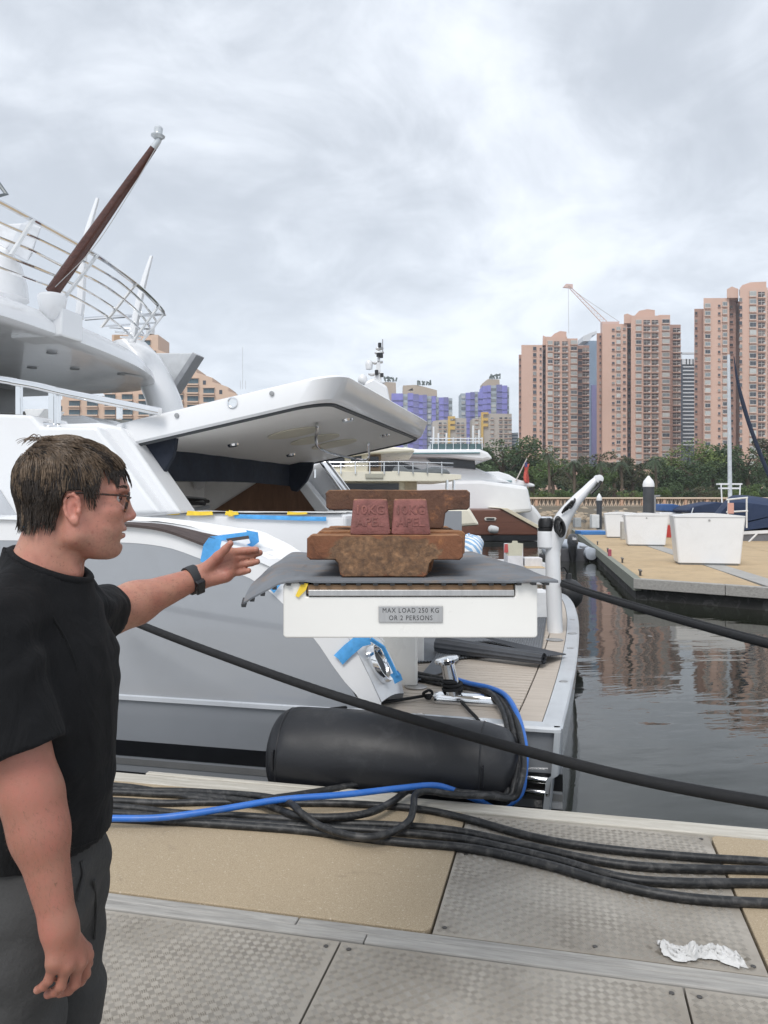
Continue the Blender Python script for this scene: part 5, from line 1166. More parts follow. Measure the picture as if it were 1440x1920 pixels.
for sg in (-1, 1):
    rg = lensring(sg, 1, 0); hb().tube(rg + rg[:1], .0021, 8, caps=False).build('rim', TORT, GLS, smooth=True)
    hb().loft([lensring(sg, .96, .0008), lensring(sg, .96, -.0008)]).build('lens', None or M('lens_clear', (1, 1, 1), .02), GLS)
    lo_ = (.1115 + .20*.012 - .09*.064, sg*.0635, .0265)
    hb().tube(spline([lo_, (.098, sg*.070, .0275), (.06, sg*.0745, .0300), (.024, sg*.0775, .0325), (.004, sg*.0775, .030), (-.010, sg*.074, .016)], 6), .0021, 8, sx=1).build('temple_arm', TORT, GLS, smooth=True)
hb().tube(spline([(.1118, -.0115, .021), (.1165, 0, .0235), (.1118, .0115, .021)], 5), .0022, 8).build('bridge', TORT, GLS, smooth=True)
lm = MATS['lens_clear']; t_ = lm.node_tree; t_.nodes.clear(); o_ = t_.nodes.new('ShaderNodeOutputMaterial'); tr = t_.nodes.new('ShaderNodeBsdfTransparent'); gl = t_.nodes.new('ShaderNodeBsdfGlossy'); gl.inputs['Roughness'].default_value = .02
mx = t_.nodes.new('ShaderNodeMixShader'); mx.inputs[0].default_value = .14; t_.links.new(tr.outputs[0], mx.inputs[1]); t_.links.new(gl.outputs[0], mx.inputs[2]); t_.links.new(mx.outputs[0], o_.inputs[0])

# ---- watch on the reaching arm
wc = Vector(WR_F) - Vector(WR_F - EL_F)*.02; wa = Vector(WR_F - EL_F).normalized(); wb = wa.cross(Vector((0, 0, 1))).normalized(); wcz = wb.cross(wa)
WT = put('watch', None, wc, PE)
def wring(r, h, ex=1.0): return [tuple(wc + wa*h + wb*math.cos(t)*r*.98 + wcz*math.sin(t)*r*1.06) for t in np.linspace(0, 2*math.pi, 40, endpoint=False)]
MB().loft([wring(.0325, -.0135), wring(.0370, -.014), wring(.0378, 0), wring(.0370, .014), wring(.0325, .0135)], caps=False).build('band', M('watch_rubber', (.022, .024, .027), .6), WT, smooth=50)
cd = Vector((-.25, -.80, -.45)); cd = (cd - wa*cd.dot(wa)).normalized(); ct = wa.cross(cd)
pc = wc + cd*.0375
def wbx(sx, sy, dz0): return [tuple(pc + wa*a*sx + ct*b3*sy + cd*dz0) for a, b3 in ((-1, -1), (1, -1), (1, 1), (-1, 1))]
MB().hexa(wbx(.0140, .022, -.008), wbx(.0125, .020, .007)).build('watch_case', M('watch_black', (.012, .012, .014), .25), WT, bev=.003, seg=3)
for k in range(-5, 6): 
    a = math.atan2(-.5, -.6) + k*.23; dd = wb*math.cos(a)*.0368 + wcz*math.sin(a)*.0395
    MB().box(-.0065, .0065, -.0012, .0012, -.0006, .0006).build('band_groove', BLACKP, WT) if False else None

# ---- hair: a close cap plus clumped wet strands
def hl(f): return np.interp(f, [-.125, -.085, -.030, -.022, -.012, -.006, .022, .030, .036, .044, .050, .062, .076, .10, .12], [-.026, -.046, -.048, -.020, .022, .036, .038, .030, .016, .016, .038, .068, .086, .096, .100])
def scalp(q): return smin(skull(q), s_cone(q, (-.034, 0, -.045), (-.060, 0, -.125), .0520, .056), .03)
def cap(q): return np.maximum(scalp(q) - .0085, hl(q[:, 0]) + .024*(q[:, 0] < -.024) + .006*(q[:, 0] > .03) - q[:, 2])
def cap_w(p): return cap(w2h(p))
V, Q = nets(cap_w, (-.76, 1.46, 1.60), (-.46, 1.70, 1.86), .0045)
HAIRB = M('hair_base', (.018, .013, .010), .6, var=.4, vs=60, stretch=(1, 1, .2)); 
HA = child('hair', V, Q, [HAIRB], label='short wet brown hair combed forward')
r = np.random.default_rng(21); NC, NS, K = 760, 11, 9
cc = []
while len(cc) < NC:
    d = r.normal(size=3); d /= np.linalg.norm(d); p = np.array([-.012, 0, .045]) + d*np.array([.115, .085, .11])
    if p[2] > hl(p[0]) + .004 + .012*(p[0] < -.02) and (p[1] < .05 or r.random() < .35) and not (p[0] > .06 and p[2] < .07): cc.append(p)
# extra clumps for the fringe that hangs over the forehead
for k in range(46): cc.append(np.array([r.uniform(.060, .092), r.uniform(-.058, .045), r.uniform(.092, .115)]))
cc = np.array(cc)
def flow(p):
    top = np.clip((p[:, 2] - .06)/.07, 0, 1); fr = np.clip((p[:, 0] - .02)/.06, 0, 1); bk = np.clip((-.05 - p[:, 0])/.05, 0, 1); sd = np.sign(p[:, 1] + 1e-6)
    d = np.stack([.55*top + .30*fr + .10 - .16*bk, sd*(.18*top), -1.0*(1 - top*.78)], 1)
    side = (1 - top)[:, None]; d = d + side*np.stack([-.18*(p[:, 0] < .03) + .10*(p[:, 0] > .03), 0*p[:, 0], -0.2 + 0*p[:, 0]], 1); return d
strands = []; light = []
def onto(P, tg, w=1.0):
    e = 1e-3
    for _ in range(2):
        d0 = scalp(P); gd = np.stack([scalp(P + np.eye(3)[i]*e) - d0 for i in range(3)], 1)/e; gd /= np.linalg.norm(gd, axis=1)[:, None] + 1e-9; P = P + gd*((tg - d0)[:, None])*w
    return P
for ci, c in enumerate(cc):
    fringe = ci >= NC; wet = fringe or r.random() < .5
    base = c + r.normal(size=(NS, 3))*(.0055 if not fringe else .0030); L = (r.uniform(.030, .055) if not fringe else r.uniform(.030, .062))
    top = np.clip((c[2] - .05)/.08, 0, 1); step = L/(K - 1); P = base.copy(); path = [P.copy()]
    wob = r.normal(size=3)*.16; lift = r.uniform(-.001, .0045)
    base = onto(base, .0075 if not fringe else .0085); P = base.copy(); path = [P.copy()]
    for k in range(1, K):
        dr = flow(P) + wob + r.normal(size=(NS, 3))*.06
        if fringe: dr = dr*np.array([.55, .4, 1]) + np.array([.10 - .34*max(0, k/K - .5), .12*math.sin(ci), -.75])
        dr /= np.linalg.norm(dr, axis=1)[:, None]; P = P + dr*step
        if wet: m_ = P.mean(0); P = P + (m_ - P)*(.12 if k > 2 else .03)
        tgt = .0085 + lift + .0030*top*math.sin(math.pi*k/K) + .0012*r.random(NS) + (.002 if fringe else 0)
        e = 1e-3; d0 = scalp(P); gd = np.stack([scalp(P + np.eye(3)[i]*e) - d0 for i in range(3)], 1)/e; gd /= np.linalg.norm(gd, axis=1)[:, None] + 1e-9
        w_ = .92 if not fringe else .30*(d0 < .006)[:, None] + .05
        P = P + gd*((tgt - d0)[:, None])*w_; path.append(P.copy())
    strands.append(np.stack(path, 1)); light.append(np.full(NS, (1 if r.random() < .06 + .9*np.clip((c[2] - .055)/.06, 0, 1) else 0) if not fringe else (1 if r.random() < .15 else 0)))  # paler clumps on top: drier hair, plus light from above put into the colour
# a few flyaway hairs on the crown
fly = []
for k in range(46):
    a = np.array([r.uniform(-.075, -.02), r.uniform(-.04, .03), .137]); dr = np.array([r.uniform(-.9, .1), r.uniform(-.3, .2), r.uniform(.35, .9)]); P = a.copy(); pa = [P.copy()]
    for i in range(K - 1): P = P + dr/np.linalg.norm(dr)*r.uniform(.0032, .0050); dr = dr + np.array([-.12, 0, -.26]); pa.append(P.copy())
    fly.append(np.stack(pa))
S_ = np.concatenate(strands + [np.stack(fly)]); LT = np.concatenate(light + [np.ones(46)]); n, K = S_.shape[:2]
# trim strands that would cross the ear
tl_ = S_[:, -1]; lowend = (tl_[:, 2] < hl(tl_[:, 0]) - np.where((tl_[:, 0] > .024) & (tl_[:, 0] < .056), .034, np.where(tl_[:, 0] < -.02, r.uniform(-.010, .012, len(tl_)), .018))); lowend[NC*NS:] = False
ins = lowend | ((S_[:, :, 0] > -.012) & (S_[:, :, 0] < .026) & (S_[:, :, 2] < .030) & (S_[:, :, 1] < 0)).any(1); S_, LT = S_[~ins], LT[~ins]; n = len(S_)
T_ = np.gradient(S_, axis=1); T_ /= np.linalg.norm(T_, axis=2)[:, :, None] + 1e-9; up = np.array([.3, .5, .8]); A_ = np.cross(T_, up); A_ /= np.linalg.norm(A_, axis=2)[:, :, None] + 1e-9; B_ = np.cross(T_, A_)
rad = .00078*np.interp(np.arange(K), [0, 2, K - 2, K - 1], [.8, 1, .75, .15])[None, :, None]
rings = np.stack([S_ + (A_*math.cos(2*math.pi*k/3) + B_*math.sin(2*math.pi*k/3))*rad for k in range(3)], 2)     # n,K,3,3
Vh = h2w(rings.reshape(-1, 3)); b0 = (np.arange(n)*K*3)[:, None, None]; kk = (np.arange(K - 1)*3)[None, :, None]; j = np.arange(3)[None, None, :]
Qh = np.stack([b0 + kk + j, b0 + kk + (j + 1) % 3, b0 + kk + 3 + (j + 1) % 3, b0 + kk + 3 + j], -1).reshape(-1, 4)
def hairmat(name, a, b_):
    b = NB(name); co = b.coord(rnd=False); b.set(Base_Color=b.ramp(b.noise(co, 160, 3, .6), [(.35, a), (.65, b_)]), Roughness=.38); b.p.inputs['Specular IOR Level'].default_value = .45; return b.m
hm = to_mesh('strands', Vh, Qh, [hairmat('hair_dark', (.014, .010, .008), (.040, .028, .020)), hairmat('hair_light', (.07, .047, .030), (.17, .118, .076))])
hm.polygons.foreach_set('material_index', np.repeat(LT.astype(int), (K - 1)*3).tolist())
put('strands', hm, (0, 0, 0), HA, kind='stuff')

# fine hair on both forearms
m = MB(); r = np.random.default_rng(8)
for e0, w0, f_, n in ((EL_N, WR_N, near_arm, 900), (EL_F, WR_F, far_arm, 600)):
    ax = (w0 - e0)/np.linalg.norm(w0 - e0); o1 = np.cross(ax, [0, 0, 1.0]) if abs(ax[2]) < .9 else np.cross(ax, [1.0, 0, 0]); o1 /= np.linalg.norm(o1); o2 = np.cross(ax, o1)
    t = r.uniform(.05, .88, n); a = r.uniform(0, 2*math.pi, n); P = e0 + (w0 - e0)*t[:, None] + (o1*np.cos(a)[:, None] + o2*np.sin(a)[:, None])*.05
    P = project(f_, project(f_, P, 8), 4); ok = np.abs(f_(P)) < .002; P = P[ok]; Nn = np.stack([f_(P + np.eye(3)[i]*.001) - f_(P - np.eye(3)[i]*.001) for i in range(3)], 1); Nn /= np.linalg.norm(Nn, axis=1)[:, None]
    for p, nn_ in zip(P, Nn):
        d = ax*r.uniform(.4, 1) + nn_*r.uniform(.2, .5) + r.normal(size=3)*.35; d /= np.linalg.norm(d); q = p + d*r.uniform(.005, .010); sd_ = np.cross(d, nn_)*.00028
        m.add([p - sd_, p + sd_, q], [(0, 1, 2)])
m.build('arm_hair', M('arm_hair_brown', (.16, .10, .06), .6), PE, kind='stuff')
# ------------------------------------------------------------------ the pontoon across the water
def slab(name, px, Y, depth, mat, parent=None, bev=0, **k):
    return MB().prism([at(x, y, Y) for x, y in px], (0, depth, 0)).build(name, mat, parent, bev=bev, **k)
def vfront(u): return 17.1 - .507*(u - 1.48)
def lft(v): return 1.48 - .036*(v - 17.1)
def ustrip(v): return 3.86 - .072*(v - 16.4)
pon = MB(D).prism([(lft(17.3)+.05, 17.3, -.62), (12, vfront(12)+.1, -.62), (14, 48, -.62), (lft(44), 44, -.62)], (0, 0, .56)).build('pontoon', M('pontoon_core', (.05, .048, .045), .85, var=.3, vs=2, stain=(.25, .25, .24), st=.5), kind='structure')
SANDF = M('pontoon_deck_sand', (.47, .35, .21), .85, var=.12, vs=1.2, stain=(.28, .21, .14), st=.4, sth=.58, bump=.3, bs=60)
vs_ = [17.1, 19.4, 22, 25, 28, 31.5, 35, 39, 44]
for i in range(8):
    a, b3 = vs_[i], vs_[i+1]
    f = (lambda u, v: max(v, vfront(u) + .18)) if i == 0 else (lambda u, v: v)
    for lo, hi in (((lambda v: lft(v) + .16), (lambda v: ustrip(v) - .02)), ((lambda v: ustrip(v) + .52), (lambda v: 6.4)), ((lambda v: 6.42), (lambda v: 12.0))):
        l0, h0, l1, h1 = lo(a), hi(a), lo(b3), hi(b3)
        if i == 0: q = [(l0, vfront(l0)+.2), (h0, vfront(h0)+.2), (h1, b3-.02), (l1, b3-.02)]
        else: q = [(l0, a), (h0, a), (h1, b3-.02), (l1, b3-.02)]
        MB(D).prism([(u, v, -.06) for u, v in q], (0, 0, .062)).build('deck_panel', SANDF, pon, bev=.01)
    a2 = vfront(ustrip(a)) + .2 if i == 0 else a
    MB(D).prism([(ustrip(a2), a2, -.06), (ustrip(a2)+.5, a2 - (.25 if i == 0 else 0), -.06), (ustrip(b3)+.5, b3-.02, -.06), (ustrip(b3), b3-.02, -.06)], (0, 0, .066)).build('service_plate', M('service_grey', (.36, .35, .33), .6, var=.12), pon)
GREENT = wood_mat('algae_timber', (.17, .185, .15), (.34, .35, .30), .85, (3, 30, 30), .3)
for i in range(8):                                     # edge boards
    a, b3 = vs_[i], vs_[i+1]
    MB(D).prism([(lft(a)-.02, a, -.24), (lft(a)+.14, a, -.24), (lft(b3)+.14, b3-.03, -.24), (lft(b3)-.02, b3-.03, -.24)], (0, 0, .26)).build('edge_board', GREENT, pon, bev=.01)
for u0_, u1_ in ((1.46, 3.1), (3.11, 5.4), (5.41, 8), (8.01, 12)):
    MB(D).prism([(u0_, vfront(u0_)-.02, -.2), (u1_, vfront(u1_)-.02, -.2), (u1_, vfront(u1_)+.17, -.2), (u0_, vfront(u0_)+.17, -.2)], (0, 0, .215)).build('edge_board', TIMBER, pon, bev=.012)
for v in (17.9, 21.4, 25.5, 29.5):                     # mooring cleats
    c = (lft(v) + .22, v, .0); MB(D).box(c[0]-.02, c[0]+.02, v-.07, v-.02, 0, .11).box(c[0]-.02, c[0]+.02, v+.02, v+.07, 0, .11).box(c[0]-.028, c[0]+.028, v-.17, v+.17, .10, .135).build('cleat', M('cleat_grey', (.16, .15, .14), .5, .5), pon, bev=.01)

BOXW = M('dock_box_white', (.78, .79, .80), .35, var=.04, vs=1.5, stain=(.6, .6, .58), st=.2)
def dockbox(x0, x1, ybase, wt, wb, h, label, depth=.9):
    Y = CAMZ * F / (ybase - HY); c = Vector(at((x0+x1)/2, ybase, Y)); c.z = .006
    T = thing('dock_box', c, label, 'dock box', 'white dock boxes on the far pontoon')
    def rg(y, e):
        n = 10; P = [(-wb/2 + e, .05), (wb/2 - e, .05), (wt/2 - e, h - .10)]
        P += [((wt/2 - e) * (1 - 2*k/n), h - .10 + .10*math.sin(math.pi*(.12 + .76*k/n)) - .10*math.sin(math.pi*.12) + .012) for k in range(n+1)] + [(-wt/2 + e, h - .10)]
        return [D((x, y, z)) for x, z in P]
    MB().loft([[tuple(Vector(p) + c) for p in rg(y, e)] for y, e in ((0, .03), (.03, 0), (depth - .03, 0), (depth, .03))]).build('shell', BOXW, T, smooth=25)
    MB().add([tuple(Vector(D(p)) + c) for p in [(-wb/2+.04, .04, 0), (wb/2-.04, .04, 0), (wb/2-.04, depth-.04, 0), (-wb/2+.04, depth-.04, 0), (-wb/2+.04, .04, .055), (wb/2-.04, .04, .055), (wb/2-.04, depth-.04, .055), (-wb/2+.04, depth-.04, .055)]], [(0,3,2,1),(4,5,6,7),(0,1,5,4),(1,2,6,5),(2,3,7,6),(3,0,4,7)]).build('skid', GREYP, T)
    MB().add([tuple(Vector(D(p)) + c) for p in [(-wt/2+.01, -.012, h-.125), (wt/2-.01, -.012, h-.125), (wt/2-.01, .01, h-.11), (-wt/2+.01, .01, h-.11)]], [(0, 1, 2, 3)]).build('lid_seam', GREYP, T)
    MB().lathe([(.028, -.012), (.028, .03)], tuple(Vector(D((0, 0, h-.2))) + c), D((0, 1, 0)), 14).build('lock', STEEL, T)
    return T
dockbox(1275, 1385, 1060, 1.72, 1.48, 1.34, 'largest white dock box, nearest of the three on the far pontoon')
dockbox(1179, 1246, 1024, 1.50, 1.28, 1.20, 'middle white dock box of the three on the far pontoon')
dockbox(1142, 1192, 1009, 1.50, 1.28, 1.14, 'farthest white dock box, half hidden behind the middle one')
def cab(x0, x1, y0, ybase, d, mat, name, lab, cat, Y=None, z=0.0):
    a, b3 = Vector(G(x0, ybase, z)), Vector(G(x1, ybase, z)); Y = a.y
    return MB().box(a.x, b3.x, Y, Y+d, z + .003, at(0, y0, Y)[2]).build(name, mat, label=lab, cat=cat, bev=.02)
cab(1166, 1176, 978, 1012, .25, M('pedestal_grey', (.42, .41, .38), .6), 'power_pedestal', 'grey service pedestal between the middle and far dock boxes', 'pedestal')
cab(1110, 1124, 965, 990, .5, M('pedestal_white', (.74, .76, .76), .5), 'power_pedestal', 'white service cabinet by the small pile at the pontoon end', 'pedestal')
cab(1078, 1090, 971, 989, .5, M('bin_grey', (.40, .42, .43), .6), 'waste_bin', 'grey bin beside the white service cabinet', 'bin')
cab(1249, 1260, 985, 1008, .3, M('reel_red', (.50, .06, .05), .5), 'fire_point', 'red fire hose cabinet just right of the middle dock box', 'fire cabinet')
cab(1090, 1140, 996, 1003, 1.2, M('float_blue', (.05, .20, .52), .5), 'paddle_board', 'bright blue float lying at the far end of the pontoon', 'float')
cab(1141, 1147, 1030, 1044, .09, M('can_red', (.38, .08, .12), .4), 'drink_can', 'small dark red can standing near the pontoon edge', 'can')

PILE = M('pile_dark', (.055, .06, .068), .6, var=.2, vs=2); CONE = M('pile_cone_white', (.80, .81, .82), .4, var=.03)
def pile(x, ytop, ycone, r, Y, label):
    c = at(x, ytop, Y); zc = at(x, ycone, Y)[2]
    T = thing('mooring_pile', (c[0], Y, WZ - .5), label, 'pile', 'mooring piles with white caps')
    MB().lathe([(r, 0), (r, zc - WZ + .5)], (c[0], Y, WZ - .5), n=24).build('post', PILE, T, smooth=40)
    MB().lathe([(r*1.06, -.02), (r*1.06, .10), (r*.9, (c[2]-zc)*.5), (.03, c[2]-zc)], (c[0], Y, zc), n=24).build('cone_cap', CONE, T, smooth=40)
    return T
pile(1216, 892, 912, .235, 34, 'tall dark pile with white cone cap behind the middle dock box')
pile(1123.5, 925, 938, .20, 60, 'smaller distant dark pile with white cone cap')
MB().prism([at(x, y, 34) for x, y in [(1226, 928), (1238, 928), (1238, 931), (1230, 931), (1229, 975), (1226, 975)]], (0, .3, 0)).build('pile_guide', GREYP, label='grey guide bracket fixed beside the tall dark pile', cat='bracket')

# rigid inflatable with outboard, stern towards the camera
RY = 26.6
RB = thing('inflatable_boat', at(1080, 1050, RY), 'grey inflatable tender with black outboard beside the pontoon', 'boat')
TUBEM = M('hypalon_grey', (.42, .46, .52), .5, var=.08)
def rp(x, y, dY=0): return at(x, y, RY + dY)
zt = WZ + .27; xr = rp(1105, 1)[0]; xl = xr - 1.25
P = [(xr, RY - .35, zt), (xr, RY, zt), (xr + .15, RY + 1.2, zt), (xr + .2, RY + 2.2, zt + .05), ((xl+xr)/2 + .3, RY + 3.2, zt + .15), (xl + .3, RY + 2.2, zt + .05), (xl + .1, RY + 1.2, zt), (xl, RY, zt), (xl, RY - .35, zt)]
sp_ = spline(P, 6); MB().tube(sp_, [.05] + [.21]*(len(sp_)-2) + [.05], 16).build('tube', TUBEM, RB, smooth=60)
MB().box(xl, xr, RY + .0, RY + .08, WZ - .1, zt + .16).box(xl, xr, RY + .08, RY + 2.4, WZ - .1, WZ + .1).build('transom', M('rib_hull', (.10, .10, .11), .5), RB, bev=.02)
MB().box(xr - .2, xr + .02, RY + .2, RY + .6, zt + .16, zt + .22).build('chafe_pad', M('pad_grey', (.20, .21, .23), .7), RB, bev=.02)
oc = Vector(rp(1069, 1000)); 
def oring(z, w, d, y): return [(oc.x + w*math.cos(t), oc.y - .35 + y + d*math.sin(t), z) for t in np.linspace(0, 2*math.pi, 16, endpoint=False)]
z0 = oc.z
ob = MB().loft([oring(z0, .06, .08, 0), oring(z0 - .03, .12, .16, 0), oring(z0 - .14, .17, .24, 0), oring(z0 - .32, .18, .25, 0), oring(z0 - .42, .15, .2, 0)]).build('outboard_cowl', M('outboard_grey', (.05, .053, .06), .3), RB, smooth=50)
MB().loft([oring(z0 - .42, .15, .2, 0), oring(z0 - .55, .15, .19, 0), oring(z0 - .75, .12, .16, 0), oring(z0 - 1.05, .07, .13, 0)]).build('outboard_leg', M('outboard_black', (.015, .015, .016), .4), RB, smooth=50)
MB().box(oc.x - .06, oc.x + .06, oc.y - .62, oc.y - .56, z0 - .2, z0 - .12).build('badge', M('badge_silver', (.55, .56, .58), .3), RB)

# boat under navy canvas, sailing boat mast behind it
CV = thing('covered_boat', at(1400, 1040, 31), 'dark hulled boat under a navy canvas cover behind the dock boxes', 'boat')
NAVY2 = M('canvas_navy', (.018, .035, .085), .8, var=.15, vs=1.2, bump=.4, bs=5, bd=.05)
slab('hull', [(1322, 1000), (1440, 985), (1640, 985), (1640, 1045), (1340, 1045), (1310, 1020)], 31, 3.0, M('hull_slate', (.16, .165, .18), .3), CV, bev=.08)
slab('rub_strake', [(1318, 1000), (1640, 984), (1640, 990), (1318, 1006)], 30.95, .1, WHITE, CV)
rows = []
for dY, e in ((0, 14), (.6, 4), (1.5, 0), (2.4, 4), (3.0, 14)):
    rows.append([at(x, y + e, 31 + dY) for x, y in spline([(1296, 992, 0), (1330, 972, 0), (1362, 936, 0), (1385, 928, 0), (1440, 934, 0), (1520, 945, 0), (1640, 955, 0)], 4) and [(p[0], p[1]) for p in spline([(1296, 992, 0), (1330, 972, 0), (1362, 936, 0), (1385, 928, 0), (1440, 934, 0), (1520, 945, 0), (1640, 955, 0)], 4)]])
base = [[at(p[0], 996, 31), ] for p in []]
m = MB().grid(rows); m.prism([rows[0][i] for i in range(len(rows[0]))] + [at(1640, 1000, 31), at(1300, 1000, 31)], (0, .05, 0)); m.build('canvas_cover', NAVY2, CV, smooth=50)
for pts in ([(1364, 990), (1366, 936)], [(1400, 990), (1400, 934)], [(1362, 937), (1402, 933)], [(1362, 960), (1402, 958)], [(1385, 1035), (1420, 1000)], [(1382, 1025), (1430, 1022)]):
    MB().tube([at(x, y, 30.6) for x, y in pts], .035, 8).build('frame_tube', M('tube_white', (.7, .7, .7), .4), CV, smooth=True)
slab('warning_sign', [(1365, 943), (1376, 943), (1376, 963), (1365, 963)], 30.55, .03, M('sign_pink', (.62, .34, .28), .6), CV)
T = thing('covered_boat', at(1262, 985, 40), 'small boat with a low navy cover behind the tall pile', 'boat')
slab('canvas_cover', [(1238, 958), (1242, 946), (1262, 945), (1276, 948), (1274, 960)], 40, 2, M('canvas_blue', (.04, .10, .26), .8), T, bev=.05)
slab('hull', [(1236, 960), (1280, 960), (1276, 985), (1240, 985)], 40, 2.2, WHITE, T, bev=.08)
T = thing('covered_boat', at(1318, 985, 38), 'boat with a sloping navy awning between the tall pile and the mast', 'boat')
slab('awning', [(1288, 957), (1300, 950), (1345, 941), (1358, 943), (1350, 962), (1296, 962)], 38, 2, NAVY2, T, bev=.05)
slab('hull', [(1284, 964), (1360, 964), (1352, 990), (1292, 990)], 38, 2.4, WHITE, T, bev=.08)
MB().tube([at(1290, 985, 37.9), at(1300, 952, 37.9)], .03, 8).build('frame_tube', CHROME, T, smooth=True)
SB = thing('sailing_boat', at(1368, 985, 44), 'sailing boat whose white mast rises above the trees at right', 'boat')
slab('hull', [(1330, 955), (1480, 955), (1460, 990), (1345, 990)], 44, 3, WHITE, SB, bev=.1)
a, b3 = Vector(at(1369, 955, 45.5)), Vector(at(1366, 665, 45.5)); MB().tube([a, (a+b3)/2, b3], [.125, .11, .085], 14).build('mast', M('mast_alloy', (.62, .65, .68), .35, .3), SB, smooth=60)
slab('pulpit', [(1348, 906), (1392, 906), (1392, 909), (1348, 909)], 45.4, .4, WHITE, SB); slab('pulpit', [(1352, 914), (1388, 914), (1388, 917), (1352, 917)], 45.4, .4, WHITE, SB)
MB().tube([at(1352, 908, 45.4), at(1354, 950, 45.4)], .04, 8).build('stanchion', WHITE, SB); MB().tube([at(1388, 908, 45.4), at(1386, 950, 45.4)], .04, 8).build('stanchion', WHITE, SB)
MB().tube(spline([at(x, y, 44) for x, y in [(1376, 668), (1383, 715), (1400, 780), (1425, 850), (1470, 960)]], 6), [.02 + .09*min(1, i/10) for i in range(25)], 10).build('furled_sail', M('sail_cover_navy', (.02, .03, .06), .8), SB, smooth=True)

# ------------------------------------------------------------------ moored yachts beyond
def rail(name, pts, Y, r, parent, h=.0, posts=0, mat=None):
    mat = mat or CHROME; P = [at(x, y, Y) for x, y in pts]; m = MB().tube(P, r, 6)
    m.build(name, mat, parent, smooth=True)
CY = thing('cream_yacht', at(740, 960, 27), 'cream yacht deckhouse seen behind the weights and hatch', 'yacht')
slab('deckhouse', [(596, 866), (604, 846), (690, 838), (690, 886), (596, 886)], 27, 5, CREAM, CY, bev=.06)
slab('window', [(606, 876), (608, 858), (646, 852), (646, 876)], 26.94, .1, GLASS, CY); slab('window', [(658, 866), (658, 850), (678, 848), (678, 866)], 26.94, .1, GLASS, CY)
slab('teak_panel', [(688, 886), (684, 848), (714, 840), (714, 886)], 27.3, 4, M('panel_brown', (.30, .22, .15), .5), CY)
slab('window', [(694, 876), (694, 856), (710, 856), (710, 876)], 27.22, .1, GLASS, CY)
slab('roof', [(640, 852), (700, 836), (775, 840), (778, 847), (700, 850), (640, 858)], 26.6, 6, CREAM, CY, bev=.06)
slab('deck_band', [(590, 884), (735, 884), (735, 883), (865, 890), (865, 898), (830, 902), (590, 902)], 26.3, 6, CREAM, CY, bev=.06)
slab('grille', [(685, 888), (718, 888), (718, 896), (685, 896)], 26.24, .1, M('grille_taupe', (.42, .41, .34), .6), CY)
slab('lower_house', [(590, 902), (782, 902), (782, 960), (590, 960)], 27.2, 4.6, CREAM, CY)
slab('window', [(628, 906), (748, 906), (748, 924), (628, 924)], 27.12, .1, GLASS, CY)
slab('teak_panel', [(759, 900), (781, 900), (781, 960), (759, 960)], 27.05, .2, M('panel_taupe', (.40, .34, .26), .5), CY)
slab('lower_deck', [(560, 960), (880, 952), (900, 985), (560, 1010)], 26, 7, CREAM, CY, bev=.1)
for x in (838, 851): MB().tube([at(x, 900, 26.2), at(x, 955, 26.2)], .05, 8).build('stanchion', CHROME, CY, smooth=True)
for k in range(9): x = 612 + 27*k; MB().tube([at(x, 866, 26.25), at(x, 888, 26.25)], .022, 6).build('stanchion', CHROME, CY)
for y in (866, 873): rail('guard_rail', [(600, y + 1), (745, y), (850, y + 3)], 26.25, .025 if y == 866 else .013, CY)
slab('deck_cargo', [(734, 890), (738, 876), (752, 872), (766, 880), (790, 880), (815, 874), (838, 880), (846, 888)], 26.8, 1.5, M('tarp_slate', (.14, .155, .17), .8, bump=.6, bs=5, bd=.05), CY, bev=.06)
WY = thing('white_yacht', at(800, 985, 44), 'tall white yacht with a radar mast behind the cream one', 'yacht')
slab('superstructure', [(640, 905), (660, 856), (715, 850), (760, 838), (830, 850), (900, 880), (960, 905)], 44, 6, WHITE, WY, bev=.15)
slab('side_window', [(716, 866), (742, 862), (800, 884), (830, 892), (716, 890)], 43.9, .2, GLASS, WY)
slab('upper_roof', [(690, 848), (720, 842), (900, 842), (915, 848), (925, 860), (905, 864), (840, 858), (700, 856)], 43, 7, WHITE, WY, bev=.15)
slab('roof_stripe', [(700, 850), (900, 848), (900, 850), (700, 852)], 42.92, .1, M('stripe_teal', (.10, .22, .24), .4), WY)
slab('hull', [(600, 905), (900, 900), (990, 912), (1000, 960), (600, 985)], 43.5, 8, WHITE, WY, bev=.2)
slab('dark_windows', [(800, 860), (890, 862), (892, 880), (840, 876), (810, 868)], 43.9, .3, GLASS, WY)
slab('fly_screen', [(808, 832), (902, 832), (902, 842), (808, 842)], 44, 3, M('screen_teal', (.10, .17, .18), .15), WY)
for y in (822, 828): rail('guard_rail', [(806, y), (905, y)], 43.8, .03, WY)
for x in (811, 822, 836, 850, 864, 878, 892, 904): MB().tube([at(x, 820, 43.8), at(x, 843, 43.8)], .03, 6).build('stanchion', CHROME, WY)
for x, yt in ((813, 800), (822, 812), (837, 812), (887, 798), (898, 806)): MB().tube([at(x, yt, 44.5), at(x, 842, 44.5)], .05, 8).build('whip_antenna', WHITE, WY, smooth=True)
